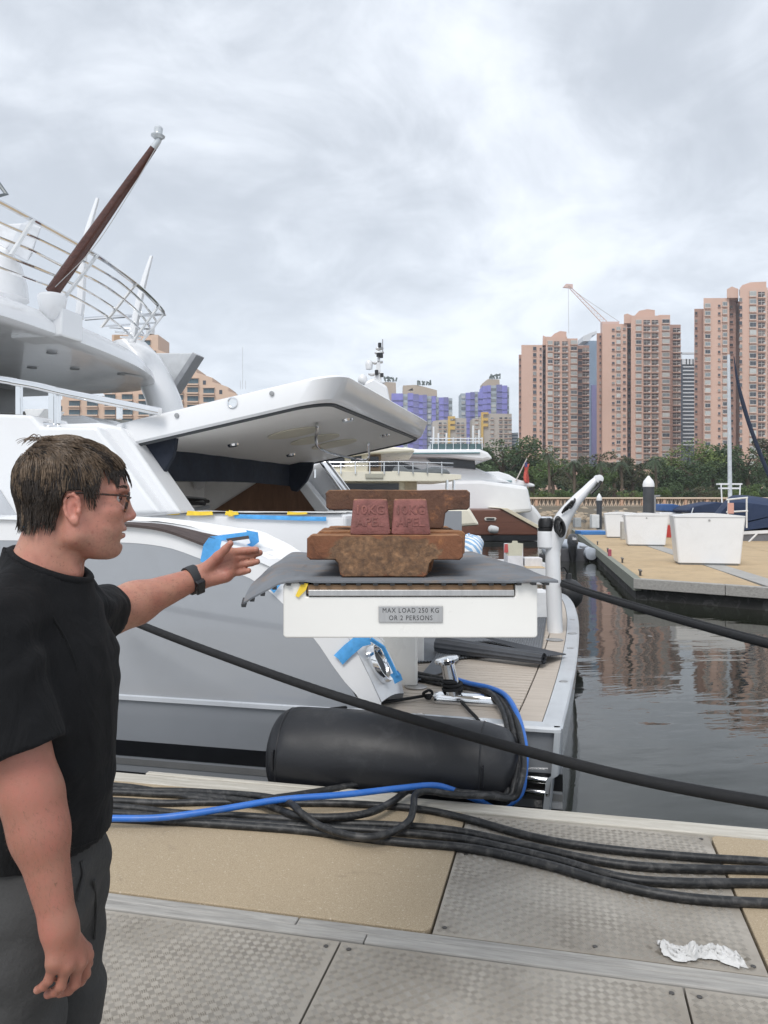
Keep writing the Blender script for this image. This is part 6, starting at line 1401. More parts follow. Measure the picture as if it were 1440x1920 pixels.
# radar mast
MY = 48
RM = MB().prism([at(x, y, MY) for x, y in [(694, 760), (698, 720), (705, 690), (709, 660), (713, 660), (713, 690), (716, 720), (722, 760)]], (0, .5, 0)).build('radar_mast', WHITE, WY, bev=.04)
for y, x0, x1 in ((717, 688, 722), (700, 690, 718), (678, 696, 718), (660, 702, 720), (652, 704, 719)):
    MB().prism([at(x, yy, MY) for x, yy in [(x0, y), (x1, y - 2), (x1, y), (x0 + 6, y + 3)]], (0, .6, 0)).build('spreader', WHITE, RM, bev=.02)
c = at(692, 684, MY); MB().lathe([(.05, -.32), (.2, -.28), (.23, 0), (.2, .2), (.08, .3)], c, n=20).build('radome', WHITE, RM, smooth=50)
for x, y0, y1 in ((712, 643, 651), (709, 662, 669), (715, 662, 671), (706, 694, 703), (716, 700, 707)): MB().tube([at(x, y0, MY - .1), at(x, y1, MY - .1)], .11, 8).build('nav_light', M('nav_black', (.02, .02, .022), .4), RM)
MB().tube([at(717.5, 636, MY), at(717.5, 660, MY)], .03, 6).build('whip_antenna', M('whip_grey', (.3, .3, .32), .5), RM)
slab('mast_base', [(676, 770), (684, 716), (700, 708), (726, 724), (735, 770)], MY - .5, 2, WHITE, WY, bev=.15)
MB().ell(at(680, 712, MY), (.3, .3, .35), 16).build('radome', WHITE, WY, smooth=True)

B2 = thing('motor_cruiser', at(930, 1000, 46), 'white motor cruiser numbered 2069 with a red ensign at its stern', 'boat')
slab('hull', [(700, 958), (760, 930), (880, 930), (950, 944), (1000, 946), (1012, 962), (1026, 985), (1020, 995), (700, 1000)], 46, 7, WHITE, B2, bev=.25)
slab('cabin', [(760, 932), (800, 908), (855, 903), (960, 912), (985, 930), (985, 938), (880, 936)], 46.6, 5.6, WHITE, B2, bev=.2)
slab('cabin_window', [(868, 912), (912, 908), (935, 910), (940, 926), (916, 928), (895, 922)], 46.5, .3, M('window_slate', (.14, .15, .18), .2), B2)
slab('cockpit_shade', [(912, 906), (964, 908), (966, 932), (912, 930)], 46.55, .3, M('shade_dark', (.05, .05, .055), .6), B2)
slab('roof', [(840, 896), (870, 885), (935, 884), (955, 890), (968, 898), (1003, 908), (1003, 913), (960, 910), (840, 904)], 45.8, 7, WHITE, B2, bev=.12)
slab('roof_stripe', [(846, 900), (960, 901), (960, 903), (846, 902)], 45.7, .1, M('stripe_teal', (.1, .22, .24)), B2)
for x in (947, 957, 972, 986): MB().tube([at(x, 908, 46), at(x, 944, 46)], .05, 8).build('stanchion', CHROME, B2)
slab('tarpaulin', [(916, 927), (934, 925), (950, 928), (948, 938), (940, 949), (926, 944)], 45.7, .4, M('tarp_grey', (.42, .43, .44), .8, bump=.6, bs=5, bd=.05), B2, bev=.03)
for x0, x1 in ((884, 898), (958, 968)): slab('port_slot', [(x0, 944), (x1, 943), (x1, 947), (x0, 947)], 45.93, .1, BLACKP, B2, bev=.01)
for a, b3 in (((985, 943), (992, 943)), ((992, 943), (996, 956)), ((900, 952), (925, 944)), ((918, 945), (910, 950))): MB().tube([at(*a, 45.6), at(*b3, 45.6)], .04, 6).build('bow_rail', CHROME, B2)
me = text_mesh('2069', .62, .01); me.materials.append(M('digits_grey', (.25, .26, .28), .5)); put('lettering', me, at(957, 939, 45.9), B2, rot=(R(90), 0, 0))
rows = []
for i in range(12):
    s = i/11; rows.append([(at(988.5 - 11*(1 - t)*(1 - s*.2) * .55 + 3*t, 868 + 36*s - 8*t*(1-s), 45.7)[0] + .05*math.sin(6*s + 3*t), 45.7 + .18*math.sin(5*t + 4*s), at(0, 872 + 33*s + 5*t*(s - .5), 45.7)[2]) for t in np.linspace(0, 1, 8)])
FLG = thing('ensign', at(975, 910, 45.7), 'red ensign drooping on a slanted staff over the cruiser stern', 'flag')
MB().tube([at(967, 902, 45.7), at(988, 860, 45.7)], .035, 8).build('staff', M('staff_grey', (.55, .5, .46), .4), FLG, smooth=True)
b = NB('flag_red'); b.set(Base_Color=(.56, .10, .075), Roughness=.85); 
MB().grid(rows).build('cloth', b.m, FLG, smooth=True); bpy.data.objects['cloth'].modifiers.new('solid', 'SOLIDIFY').thickness = .012
slab('canton', [(983.5, 868), (988.5, 866), (989, 875), (984.5, 877)], 45.45, .02, M('flag_navy', (.06, .06, .16), .85), FLG)

BRW = wood_mat('hull_brown', (.105, .04, .026), (.20, .085, .055), .3, (.5, 2, 5), .02)
BY = thing('brown_yacht', at(900, 1015, 39), 'yacht stern with varnished brown hull and pale teak edge', 'yacht')
slab('hull', [(640, 955), (946, 955), (1008, 990), (1010, 1004), (640, 1004)], 39, 6, BRW, BY, bev=.08)
slab('boot_top', [(640, 1003), (1009, 1003), (1007, 1014), (640, 1014)], 39.05, 5.9, BLACKP, BY)
slab('teak_edge', [(938, 953), (952, 953), (1012, 986), (1013, 992), (1006, 990), (946, 957)], 38.9, 6.1, M('edge_cream', (.66, .60, .46), .6), BY, bev=.02)
slab('fairlead', [(910, 970), (929, 970), (931, 972), (929, 976), (910, 976), (908, 973)], 38.93, .1, M('lead_cream', (.62, .60, .55), .4), BY, bev=.01)
slab('fairlead_slot', [(912, 971.5), (927, 971.5), (927, 974.5), (912, 974.5)], 38.9, .05, BLACKP, BY)
MB().lathe([(.14, 0), (.19, .12), (.2, .4), (.1, .5)], at(934, 994, 38.6), (-1, 0, .15), 16).build('exhaust_cowl', M('cowl_grey', (.55, .56, .57), .4), BY, smooth=40)

# ------------------------------------------------------------------ shore: rocks, promenade wall
ground = MB().box(-400, 400, 79.4, 1500, -3, .98).build('ground', M('ground_paving', (.30, .26, .21), .9, vs=.1), kind='structure')
rev = MB().add([(-60, 73.5, WZ - .3), (60, 73.5, WZ - .3), (60, 79.5, .9), (-60, 79.5, .9)], [(0, 1, 2, 3)]).build('revetment', M('rock_bed', (.14, .12, .09), .95), kind='structure')
rockmats = [M('rock_tan', (.36, .29, .21), .9, var=.3, vs=3, bump=.6, bs=10, bd=.05), M('rock_grey', (.25, .235, .21), .9, var=.3, vs=3, bump=.6, bs=10, bd=.05), M('rock_wet', (.10, .09, .075), .7, var=.3, vs=3)]
def rockmesh(seed, mat):
    bm = bmesh.new(); bmesh.ops.create_icosphere(bm, subdivisions=2, radius=.5)
    for v in bm.verts:
        n = mnoise.noise(v.co*2.2 + Vector((seed*3.1, 0, 0))); v.co *= 1 + .45*n; v.co.z *= .7
        v.co = Vector((round(v.co.x*4.5)/4.5*.35 + v.co.x*.65, round(v.co.y*4.5)/4.5*.35 + v.co.y*.65, v.co.z))
    me = bpy.data.meshes.new('rock'); bm.to_mesh(me); bm.free(); me.materials.append(mat); return me
RK = [[rockmesh(s, mm) for s in range(4)] for mm in rockmats]
cnt = 0
for i in range(620):
    X = random.uniform(9, 44); t = random.random(); Y = 73.6 + 5.8*t; z = WZ - .2 + 1.15*t
    me = RK[2 if t < .12 else (0 if random.random() < .65 else 1)][random.randrange(4)]
    if cnt < 298:
        o = put('rock', me, (X, Y, z), rev, rot=(random.uniform(-.4, .4), random.uniform(-.4, .4), random.uniform(0, 6))); s = random.uniform(.6, 1.25); o.scale = (s, s, s); cnt += 1
    if cnt >= 298: break
PEACH = M('promenade_peach', (.56, .36, .25), .8, var=.1, vs=.3, stain=(.4, .28, .2), st=.3); PALE = M('promenade_pale', (.70, .56, .43), .8, var=.08, vs=.5)
WL = thing('promenade_wall', (27, 80.2, .98), 'peach promenade balustrade wall with pierced panels along the far shore', 'wall')
zt_, zb_ = at(0, 932.5, 80)[2], at(0, 951, 80)[2]
MB().box(-60, 80, 79.6, 80.1, zb_ - .4, zb_ + .10).build('plinth', PEACH, WL); MB().box(-60, 80, 79.55, 80.15, zt_ - .16, zt_).build('coping', PALE, WL, bev=.02)
pm = MB()
w, h = 1.9, zt_ - .16 - (zb_ + .10)
pm.box(-w/2, w/2, .12, .2, 0, h*.06).box(-w/2, w/2, .12, .2, h*.94, h)
for i in range(9):
    x = -w/2 + w*(i + .5)/9
    pm.tube([(x, .16, h*.06), (x + .09*(-1)**i, .16, h*.5), (x, .16, h*.94)], .055, 6)
pme = pm.mesh('pierced_panel', PALE, org=(0, 0, 0))[0]
for k in range(22):
    X = 8 + 2.2*k; put('pierced_panel', pme, (X, 79.7, zb_ + .10), WL)
    MB().box(X + .96, X + 1.24, 79.65, 80.05, zb_ + .10, zt_ - .16).build('pier', PEACH, WL)
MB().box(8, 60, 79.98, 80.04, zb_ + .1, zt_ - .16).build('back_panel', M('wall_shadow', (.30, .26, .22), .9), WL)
# ------------------------------------------------------------------ towers
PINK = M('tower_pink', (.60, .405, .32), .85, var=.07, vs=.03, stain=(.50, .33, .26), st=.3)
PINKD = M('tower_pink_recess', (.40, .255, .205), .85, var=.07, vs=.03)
WGL = M('window_dark', (.055, .062, .07), .2, var=.5, vs=.25); WFR = M('window_frame', (.50, .49, .46), .6, var=.2, vs=.3); WLT = M('window_pale', (.46, .50, .50), .3, var=.3, vs=.3); WBR = M('window_brown', (.10, .08, .075), .35, var=.4, vs=.3)
WCU = M('window_green', (.14, .26, .24), .3)
def pane(name, dark, pale, cut):
    b = NB(name); oi = b.n('ShaderNodeObjectInfo'); b.set(Base_Color=b.ramp(oi.outputs['Random'], [(0.0, dark), (cut, tuple(x*1.5 for x in dark)), (cut + .02, tuple(x*.55 for x in pale)), (1.0, pale)]), Roughness=.25); return b.m
WGL = pane('window_dark_pane', (.04, .045, .055), (.30, .31, .30), .72); WLT = pane('window_pale_pane', (.16, .18, .19), (.52, .54, .52), .35); WBR = pane('window_brown_pane', (.06, .048, .045), (.26, .23, .21), .75)
ACU = M('air_conditioner', (.48, .48, .47), .7)
def winmesh(kind, w, h):
    m = MB()
    if kind == 'bay':      # projecting box window with frame bars and a sill band
        m.box(-w/2, w/2, -.55, .1, -h/2, h/2, 0).box(-w/2 + .12, -.05, -.58, -.5, -h*.30, h*.36, 1).box(.05, w/2 - .12, -.58, -.5, -h*.30, h*.36, 1)
        m.box(-w/2 - .15, w/2 + .15, -.75, .1, -h/2 - .22, -h/2, 2)
        return m, [WFR, WLT, PINK]
    if kind == 'bayd':
        m.box(-w/2, w/2, -.45, .1, -h/2, h/2, 0).box(-w/2 + .1, -.04, -.48, -.4, -h*.34, h*.4, 1).box(.04, w/2 - .1, -.48, -.4, -h*.34, h*.4, 1)
        m.box(-w/2 - .15, w/2 + .15, -.7, .1, -h/2 - .25, -h/2, 2); return m, [WFR, WGL, PINK]
    if kind == 'wide':     # deep dark window bay with a mullion and balcony sill
        m.box(-w/2, w/2, -.12, .1, -h/2, h/2, 0).box(-.07, .07, -.2, .1, -h/2, h/2, 1).box(-w/2, w/2, -.2, .1, h*.12, h*.2, 1)
        m.box(-w/2 - .2, w/2 + .2, -.8, .1, -h/2 - .35, -h/2, 2).box(w*.22, w*.22 + .8, -.75, -.1, -h/2, -h/2 + .55, 3); return m, [WBR, WFR, PINK, ACU]
    m.box(-w/2, w/2, -.15, .1, -h/2, h/2, 0).box(-w/2 - .1, w/2 + .1, -.4, .1, -h/2 - .2, -h/2, 1); return m, [WGL, PINKD]
WC = {}
def win(kind, w, h):
    k = (kind, round(w, 1), round(h, 1))
    if k not in WC:
        m, mats = winmesh(*k); WC[k] = m.mesh('window', mats, org=(0, 0, 0))[0]
    return WC[k]
def tower(name, blocks, cols, Y, fl, label, y0pad=6, ybot=880, cat='tower block', group=None, roof=()):
    xs = [b[0] for b in blocks] + [b[1] for b in blocks]
    T = thing(name, (at((min(xs)+max(xs))/2, 900, Y)[0], Y, .98), label, cat, group); s = Y/F
    for x0, x1, yt, off, mat in blocks:
        a, b3 = at(x0, yt, Y), at(x1, yt, Y); sk = (x0 - HX)/F*1.0; d_ = 24 - off; MB().prism([(a[0] + sk*off, Y + off, .9), (b3[0] + sk*off, Y + off, .9), (b3[0] + sk*off, Y + off, a[2]), (a[0] + sk*off, Y + off, a[2])], (sk*d_, d_, 0)).build('wall', mat, T)
    for pts, off, d in roof:
        sk = (pts[0][0] - HX)/F; MB().prism([tuple(Vector(at(x, y, Y)) + Vector((sk*off, off, 0))) for x, y in pts], (sk*d, d, 0)).build('roof_block', PINK, T)
    n = 0
    for xc, wpx, yt, off, kind, hk in cols:
        y = yt; k = 0
        while y < ybot:
            kd = kind
            if kind == 'bay': kd = ('bay', 'bayd', 'bay')[random.randrange(3)]
            c = at(xc, y, Y); put('window', win(kd, wpx*s, fl*s*hk), (c[0] + (xc - HX)/F*off, Y + off - .02, c[2]), T); n += 1
            y += fl
    return T
def tpx(x): return 940 + x/2.88
def tpy(y): return 500 + y/2.88
def zb2(l): return [(tpx(a), tpx(b3), tpy(c), o, m) for a, b3, c, o, m in l]
def zc2(l): return [(tpx(a), w/2.88, tpy(c), o, k, h) for a, w, c, o, k, h in l]
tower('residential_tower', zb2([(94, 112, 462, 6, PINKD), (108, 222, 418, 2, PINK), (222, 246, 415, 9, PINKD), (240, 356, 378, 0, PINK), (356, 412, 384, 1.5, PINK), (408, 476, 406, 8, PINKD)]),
      zc2([(101, 7, 490, 6, 'small', .35), (180, 18, 438, 2, 'small', .55), (212, 10, 440, 2, 'small', .3), (231, 10, 440, 9, 'small', .5), (263, 26, 412, 0, 'bay', .68), (299, 30, 416, 0, 'wide', .74), (343, 30, 416, 0, 'wide', .74), (391, 34, 406, 1.5, 'bay', .66), (425, 22, 436, 8, 'small', .6), (455, 34, 432, 8, 'wide', .74)]), 353, 11.75,
      'leftmost and lowest of the three pink residential towers', group='pink residential towers',
      roof=[([(tpx(a), tpy(b3)) for a, b3 in [(222, 420), (224, 368), (250, 380), (250, 420)]], 1, 6), ([(tpx(a), tpy(b3)) for a, b3 in [(262, 380), (288, 356), (318, 342), (352, 346), (352, 380)]], 2, 8)])
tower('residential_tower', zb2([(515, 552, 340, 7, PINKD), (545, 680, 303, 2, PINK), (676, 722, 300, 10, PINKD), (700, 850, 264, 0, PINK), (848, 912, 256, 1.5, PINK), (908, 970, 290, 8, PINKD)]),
      zc2([(534, 8, 360, 7, 'small', .35), (604, 14, 335, 2, 'small', .3), (631, 22, 330, 2, 'bay', .55), (664, 14, 330, 2, 'small', .3), (690, 14, 320, 10, 'small', .5), (740, 30, 300, 0, 'bay', .68), (785, 34, 302, 0, 'wide', .74), (829, 34, 302, 0, 'wide', .74), (887, 40, 292, 1.5, 'bay', .68), (945, 40, 322, 8, 'wide', .74)]), 327, 12.6,
      'middle of the three pink residential towers', group='pink residential towers',
      roof=[([(tpx(a), tpy(b3)) for a, b3 in [(662, 302), (662, 256), (680, 250), (710, 262), (710, 302)]], 1, 8), ([(tpx(a), tpy(b3)) for a, b3 in [(712, 266), (745, 232), (790, 223), (830, 228), (830, 266)]], 2, 9)])
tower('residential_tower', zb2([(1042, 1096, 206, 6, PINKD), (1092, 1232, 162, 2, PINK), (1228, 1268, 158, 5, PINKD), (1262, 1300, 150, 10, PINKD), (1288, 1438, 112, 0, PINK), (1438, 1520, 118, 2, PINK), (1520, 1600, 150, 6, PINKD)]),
      zc2([(1052, 12, 232, 6, 'small', .4), (1112, 30, 205, 2, 'bay', .6), (1176, 12, 205, 2, 'small', .3), (1205, 24, 196, 2, 'bay', .6), (1242, 16, 200, 5, 'small', .3), (1292, 14, 180, 0, 'small', .5), (1356, 36, 148, 0, 'bay', .7), (1404, 36, 152, 0, 'wide', .74), (1452, 36, 152, 2, 'wide', .74)]), 284, 14.5,
      'rightmost and tallest of the three pink residential towers', group='pink residential towers',
      roof=[([(tpx(a), tpy(b3)) for a, b3 in [(1218, 164), (1218, 118), (1245, 103), (1280, 116), (1280, 164)]], 1, 8), ([(tpx(a), tpy(b3)) for a, b3 in [(1285, 116), (1300, 92), (1345, 76), (1432, 72), (1432, 116)]], 2, 9)])
# glass blocks between and behind the towers
GL1 = M('curtain_glass', (.05, .06, .08), .25, var=.3, vs=.05); GL2 = M('curtain_glass_blue', (.22, .30, .40), .25, var=.2, vs=.05); SLABW = M('floor_edge_white', (.62, .64, .66), .6)
T = thing('glass_tower', (at(1290, 900, 380)[0], 380, .98), 'dark glass block with white floor edges between two pink towers', 'building')
a, b3 = at(tpx(968), tpy(500), 380), at(tpx(1048), tpy(500), 380); MB().box(a[0], b3[0], 380, 400, .9, a[2]).build('facade', GL1, T)
for k in range(22):
    y = tpy(545 + 20*k); z = at(0, y, 380)[2]; MB().box(a[0] + 1, a[0] + (7 if k % 3 else 13), 379.3, 380, z, z + .55).build('floor_edge', SLABW, T)
for k in range(4): x = tpx(976 + 18*k); c = at(x, tpy(528), 379.5); MB().box(c[0], c[0] + 2.2, 379, 380, c[2], at(0, tpy(500), 380)[2]).build('roof_fin', SLABW, T)
c = at(tpx(966), tpy(462), 390); MB().box(c[0], at(tpx(1048), 0, 390)[0], 390, 392, c[2] - .8, c[2]).build('roof_canopy', SLABW, T)
for x in (970, 1044): c = at(tpx(x), tpy(462), 390); MB().box(c[0], c[0] + .5, 390, 390.6, at(0, tpy(510), 390)[2], c[2]).build('canopy_post', SLABW, T)
T = thing('glass_tower', (at(1107, 900, 420)[0], 420, .98), 'slim blue-grey glass block with a curved roof between pink towers', 'building')
a, b3 = at(tpx(474), tpy(400), 420), at(tpx(520), tpy(400), 420); MB().box(a[0], a[0] + 6.5, 420, 440, .9, a[2]).build('facade', GL2, T); MB().box(a[0] + 6.5, b3[0] + 4, 421, 440, .9, a[2]).build('facade', M('stone_olive', (.28, .27, .23), .8), T)
MB().prism([at(tpx(x), tpy(y), 422) for x, y in [(440, 402), (442, 375), (485, 356), (515, 348), (515, 362), (490, 372), (478, 402)]], (0, 10, 0)).build('roof_curve', SLABW, T)
MB().prism([at(tpx(x), tpy(y), 424) for x, y in [(436, 404), (440, 378), (470, 366), (470, 404)]], (0, 10, 0)).build('plant_room', M('stone_grey', (.22, .23, .25), .8), T)
MB().box(at(tpx(488), 0, 419)[0], at(tpx(512), 0, 419)[0], 418.5, 419.9, .9, at(0, tpy(640), 419)[2]).build('scaffold_net', M('net_purple', (.20, .19, .36), .9), T)
# luffing crane on the middle tower's far side
CRM = M('crane_pale', (.60, .44, .39), .6)
T = thing('tower_crane', at(1133, 606, 345), 'pale orange luffing crane jib standing out above the pink towers', 'crane')
A, B = Vector(at(tpx(560), tpy(304), 345)), Vector(at(tpx(362), tpy(104), 345)); L = (B - A); nn = Vector((-L.z, 0, L.x)).normalized()
for o in (1.1, -1.1): MB().tube([tuple(A + nn*o), tuple(B + nn*o*.35)], .17, 5).build('jib_chord', CRM, T)
m = MB()
for k in range(26): p = A + L*(k/26) + nn*1.1*(1 - .65*k/26)*(1 if k % 2 else -1); q = A + L*((k+1)/26) + nn*1.1*(1 - .65*(k+1)/26)*(-1 if k % 2 else 1); m.tube([tuple(p), tuple(q)], .08, 4)
m.build('jib_lacing', CRM, T)
MB().tube([tuple(B), at(tpx(440), tpy(165), 345), at(tpx(640), tpy(300), 345)], .10, 5).build('pendant_rope', M('rope_grey', (.4, .38, .37), .7), T)
MB().tube([tuple(B), at(tpx(364), tpy(360), 345)], .08, 5).build('hoist_rope', M('rope_grey', (.4, .38, .37)), T)
MB().prism([tuple(B + Vector(d)) for d in ((-2.4, 0, -.6), (2, 0, -1), (2, 0, .8), (-1, 0, 1))], (0, 1, 0)).build('jib_head', CRM, T)
MB().box(A.x - 1.5, A.x + 6, 344, 347, A.z - 8, A.z + .4).build('crane_base', CRM, T)

# purple netted towers and low beige blocks
PNET = M('net_violet', (.24, .235, .58), .9, var=.15, vs=.2); PNET2 = M('net_violet_dark', (.19, .19, .39), .9, var=.15, vs=.2); PCON = M('concrete_bluegrey', (.40, .46, .50), .8, var=.1, vs=.1); TAN = M('plant_room_tan', (.44, .37, .29), .85)
def q5(x): return 560 + x/3.13
def q6(y): return 620 + y/3.13
def netted(name, Y, strips, top, crown, label, group):
    T = thing(name, (at(q5((strips[0][0]+strips[-1][1])/2), 900, Y)[0], Y, .98), label, 'tower block', group)
    for i, (a, b3, y, mt) in enumerate(strips):
        p, q_ = at(q5(a), q6(y), Y), at(q5(b3), q6(y), Y); MB().box(p[0], q_[0], Y - (1.2 if mt in (PNET, PNET2) else 0) - .3*(i % 2), Y + 14, .9, p[2]).build('netting' if mt in (PNET, PNET2) else 'wall', mt, T)
        if mt is PCON:
            for k in range(10): z = p[2] - 3 - k*3.2; MB().box(p[0] + .3, q_[0] - .3, Y - .5, Y, z, z + 1.5).build('window', WLT, T)
        else:
            for k in range(9): z = p[2] - 4 - k*3.4; MB().box(p[0] + .1, q_[0] - .1, Y - 1.75, Y - 1.2, z, z + .35).build('scaffold_tie', PNET2 if mt is PNET else PNET, T)
    for pts, mt in crown: MB().prism([at(q5(x), q6(y), Y) for x, y in pts], (0, 10, 0)).build('plant_room', mt, T)
    return T
RUL = M('roof_plant_dark', (.12, .15, .14), .8)
def antl(T, x0, x1, y, Y):
    for k in range(7): x = x0 + (x1 - x0)*k/6; c = at(q5(x), q6(y), Y); MB().tube([c, (c[0] + random.uniform(-1, 1), Y, c[2] + random.uniform(1, 2.6)), (c[0] + random.uniform(-3, 3), Y, c[2] + random.uniform(1.4, 2.8))], .5, 5).build('roof_frame', RUL, T)
gP = 'towers wrapped in purple scaffold netting'
T = netted('scaffolded_tower', 430, [(545, 612, 370, PNET), (612, 640, 372, PCON), (640, 672, 368, PNET), (672, 704, 374, PNET2), (704, 728, 380, PNET), (728, 752, 378, PNET2), (752, 780, 384, PCON), (780, 804, 386, PNET), (804, 822, 390, PCON), (822, 850, 394, PNET), (850, 878, 392, PNET2), (878, 902, 396, PCON)], 0,
    [([(612, 384), (612, 322), (690, 318), (740, 330), (812, 350), (812, 384)], TAN), ([(640, 352), (668, 336), (672, 352)], WGL)], 'wide tower wrapped in purple netting behind the raised hatch', gP); antl(T, 700, 775, 320, 430)
T = netted('scaffolded_tower', 450, [(952, 980, 368, PCON), (980, 1006, 366, PNET), (1006, 1032, 362, PNET2), (1032, 1052, 358, PCON), (1052, 1078, 362, PNET), (1078, 1104, 326, PNET), (1104, 1126, 322, PNET), (1126, 1160, 322, PCON), (1160, 1192, 318, PNET2), (1192, 1222, 324, PNET), (1222, 1236, 330, PCON)], 0,
    [([(1078, 326), (1078, 310), (1110, 284), (1178, 286), (1180, 322)], TAN)], 'narrow tower in purple netting left of the pink towers', gP); antl(T, 1120, 1180, 282, 450)
T = thing('roof_house', (at(720, 900, 440)[0], 440, .98), 'tan rooftop plant house peeking over the hatch by the radar mast', 'building')
MB().prism([at(q5(x), q6(y), 440) for x, y in [(430, 600), (440, 312), (500, 300), (570, 304), (572, 365), (600, 420), (600, 600)]], (0, 10, 0)).build('wall', TAN, T); antl(T, 510, 570, 298, 440)
BEI = M('beige_block', (.46, .43, .39), .85, var=.08, vs=.1); YEL = M('yellow_block', (.62, .43, .13), .85)
def lowblock(px, Y, cols, rows_, mat, label, extra=()):
    xs = [p[0] for p in px]; T = thing('apartment_block', (at(q5(sum(xs)/len(xs)), 900, Y)[0], Y, .98), label, 'building', 'low beige apartment blocks')
    MB().prism([at(q5(x), q6(y), Y) for x, y in px], (0, 12, 0)).build('wall', mat, T)
    for x in cols:
        for y in rows_: c = at(q5(x), q6(y), Y); put('window', win('bayd' if (int(x) + int(y)) % 3 else 'bay', 5.5/1450*Y, 5/1450*Y), (c[0], Y - .05, c[2]), T)
    for pts in extra: MB().prism([at(q5(x), q6(y), Y - 1.2) for x, y in pts], (0, 2, 0)).build('stair_tower', YEL, T)
lowblock([(788, 800), (788, 530), (850, 522), (875, 524), (878, 540), (918, 512), (984, 515), (986, 800)], 395, (830, 858, 935, 962), range(545, 760, 24), BEI, 'beige apartment block with a yellow stair strip, the left one', [[(877, 660), (877, 502), (918, 502), (918, 516), (890, 516), (890, 530), (918, 530), (918, 548), (890, 548), (890, 560), (918, 560), (918, 580), (890, 580), (890, 660)]])
lowblock([(1020, 800), (1020, 516), (1070, 514), (1070, 500), (1112, 486), (1250, 488), (1252, 800)], 385, (1045, 1135, 1185, 1215, 1240), range(515, 760, 27), BEI, 'grey-beige apartment block with a yellow edge, nearest the pink towers', [[(1072, 660), (1072, 478), (1114, 478), (1114, 490), (1084, 490), (1084, 512), (1112, 512), (1112, 528), (1084, 528), (1084, 545), (1112, 545), (1112, 562), (1084, 562), (1084, 660)]])
T = thing('office_block', (at(968, 900, 390)[0], 390, .98), 'small blue glass block at the foot of the left pink tower', 'building'); MB().prism([at(q5(x), q6(y), 390) for x, y in [(1252, 800), (1252, 600), (1288, 598), (1288, 800)]], (0, 12, 0)).build('facade', M('glass_teal', (.12, .20, .27), .3), T)
for k in range(6): z = at(0, q6(610 + 18*k), 389.8)[2]; MB().box(at(q5(1252), 0, 390)[0], at(q5(1288), 0, 390)[0], 389.6, 390, z, z + .6).build('floor_edge', PCON, T)

# peach hotel with stepped roofline behind the yacht
HOT = M('hotel_peach', (.63, .465, .355), .85, var=.05, vs=.05); HW = M('hotel_window', (.075, .13, .16), .15, var=.35, vs=.25); HY2 = 262
T = thing('hotel', (at(300, 900, HY2)[0], HY2, .98), 'peach hotel with stepped roofline behind the yacht upper deck', 'hotel')
h3 = lambda x, y: (x/3, 220 + y/3)
for px, off in (([(330, 1900), (330, 1560), (600, 1560), (960, 1560), (960, 1900)], 3), ([(600, 1900), (600, 1205), (865, 1205), (865, 1290), (935, 1318), (960, 1340), (960, 1900)], 5), ([(950, 1900), (985, 1480), (1050, 1405), (1105, 1412), (1105, 1435), (1150, 1450), (1195, 1465), (1195, 1488), (1240, 1502), (1285, 1518), (1285, 1540), (1330, 1555), (1330, 1900)], 0), ([(250, 1900), (250, 1580), (335, 1560), (335, 1900)], 8)):
    MB().prism([tuple(Vector(at(*h3(x, y), HY2)) + Vector((0, off, 0))) for x, y in px], (0, 14, 0)).build('wall', HOT, T)
wm = MB(); ww, wh = 10.2, 4.5
wm.box(-ww/2, ww/2, -.25, .1, -wh/2 + .5, wh/2 - .3, 0)
for k in range(1, 4): wm.box(-ww/2 + ww*k/4 - .09, -ww/2 + ww*k/4 + .09, -.33, .1, -wh/2 + .5, wh/2 - .3, 1)
wm.box(-ww/2 - .5, ww/2 + .5, -1.2, .1, -wh/2 - .6, -wh/2 + .5, 2).box(-ww/2 - .5, ww/2 + .5, -.9, .1, wh/2 - .3, wh/2 + .3, 2)
s_ = HY2/F; wme = wm.mesh('window', [HW, M('mullion_dark', (.10, .12, .13), .5), HOT], org=(0, 0, 0))[0]; wme.transform(Matrix.Diagonal((20*s_/10.2, 1, 12*s_/4.5, 1)))
for xs, ys, off in (((1085,), (1486, 1535, 1584, 1633), 0), ((1175,), (1540, 1590, 1640), 0), ((1000,), (1530, 1578, 1626), 0), ((400, 502, 602, 700, 795), (1605, 1655, 1705), 3), ((602, 700, 795), (1568,), 3), ((905,), (1590, 1640, 1690), 3), ((820,), (1315,), 5), ((290,), (1625, 1680), 8), ((690, 790), (1255,), 5)):
    for x in xs:
        for y in ys: c = at(*h3(x, y), HY2); put('window', wme, (c[0], HY2 + off - .05, c[2]), T)
for x, y in ((1060, 1440), (1150, 1492), (1242, 1545)): c = at(*h3(x, y), HY2); MB().box(c[0] - .5, c[0] + .5, HY2 - .1, HY2 + .2, c[2] - .7, c[2] + .7).build('vent', WGL, T)
MB().box(*[at(*h3(x, 1200), HY2)[0] for x in (615, 665)], HY2 + 4.6, HY2 + 5.2, at(*h3(0, 1240), HY2)[2], at(*h3(0, 1208), HY2)[2]).build('roof_sign', M('sign_tan', (.42, .27, .16), .8), T)
MB().lathe([(1.4, 0), (1.4, 2.2), (.2, 2.6)], at(*h3(846, 1222), HY2 + 6), n=12).build('water_tank', SLABW, T)
for x in (1365, 1382, 1352): c = at(*h3(x, 1530), 200); MB().tube([c, (c[0], 200, c[2] + (11 if x == 1365 else 2.2))], .05, 5).build('roof_antenna', M('whip_pale', (.5, .5, .52), .5), T)

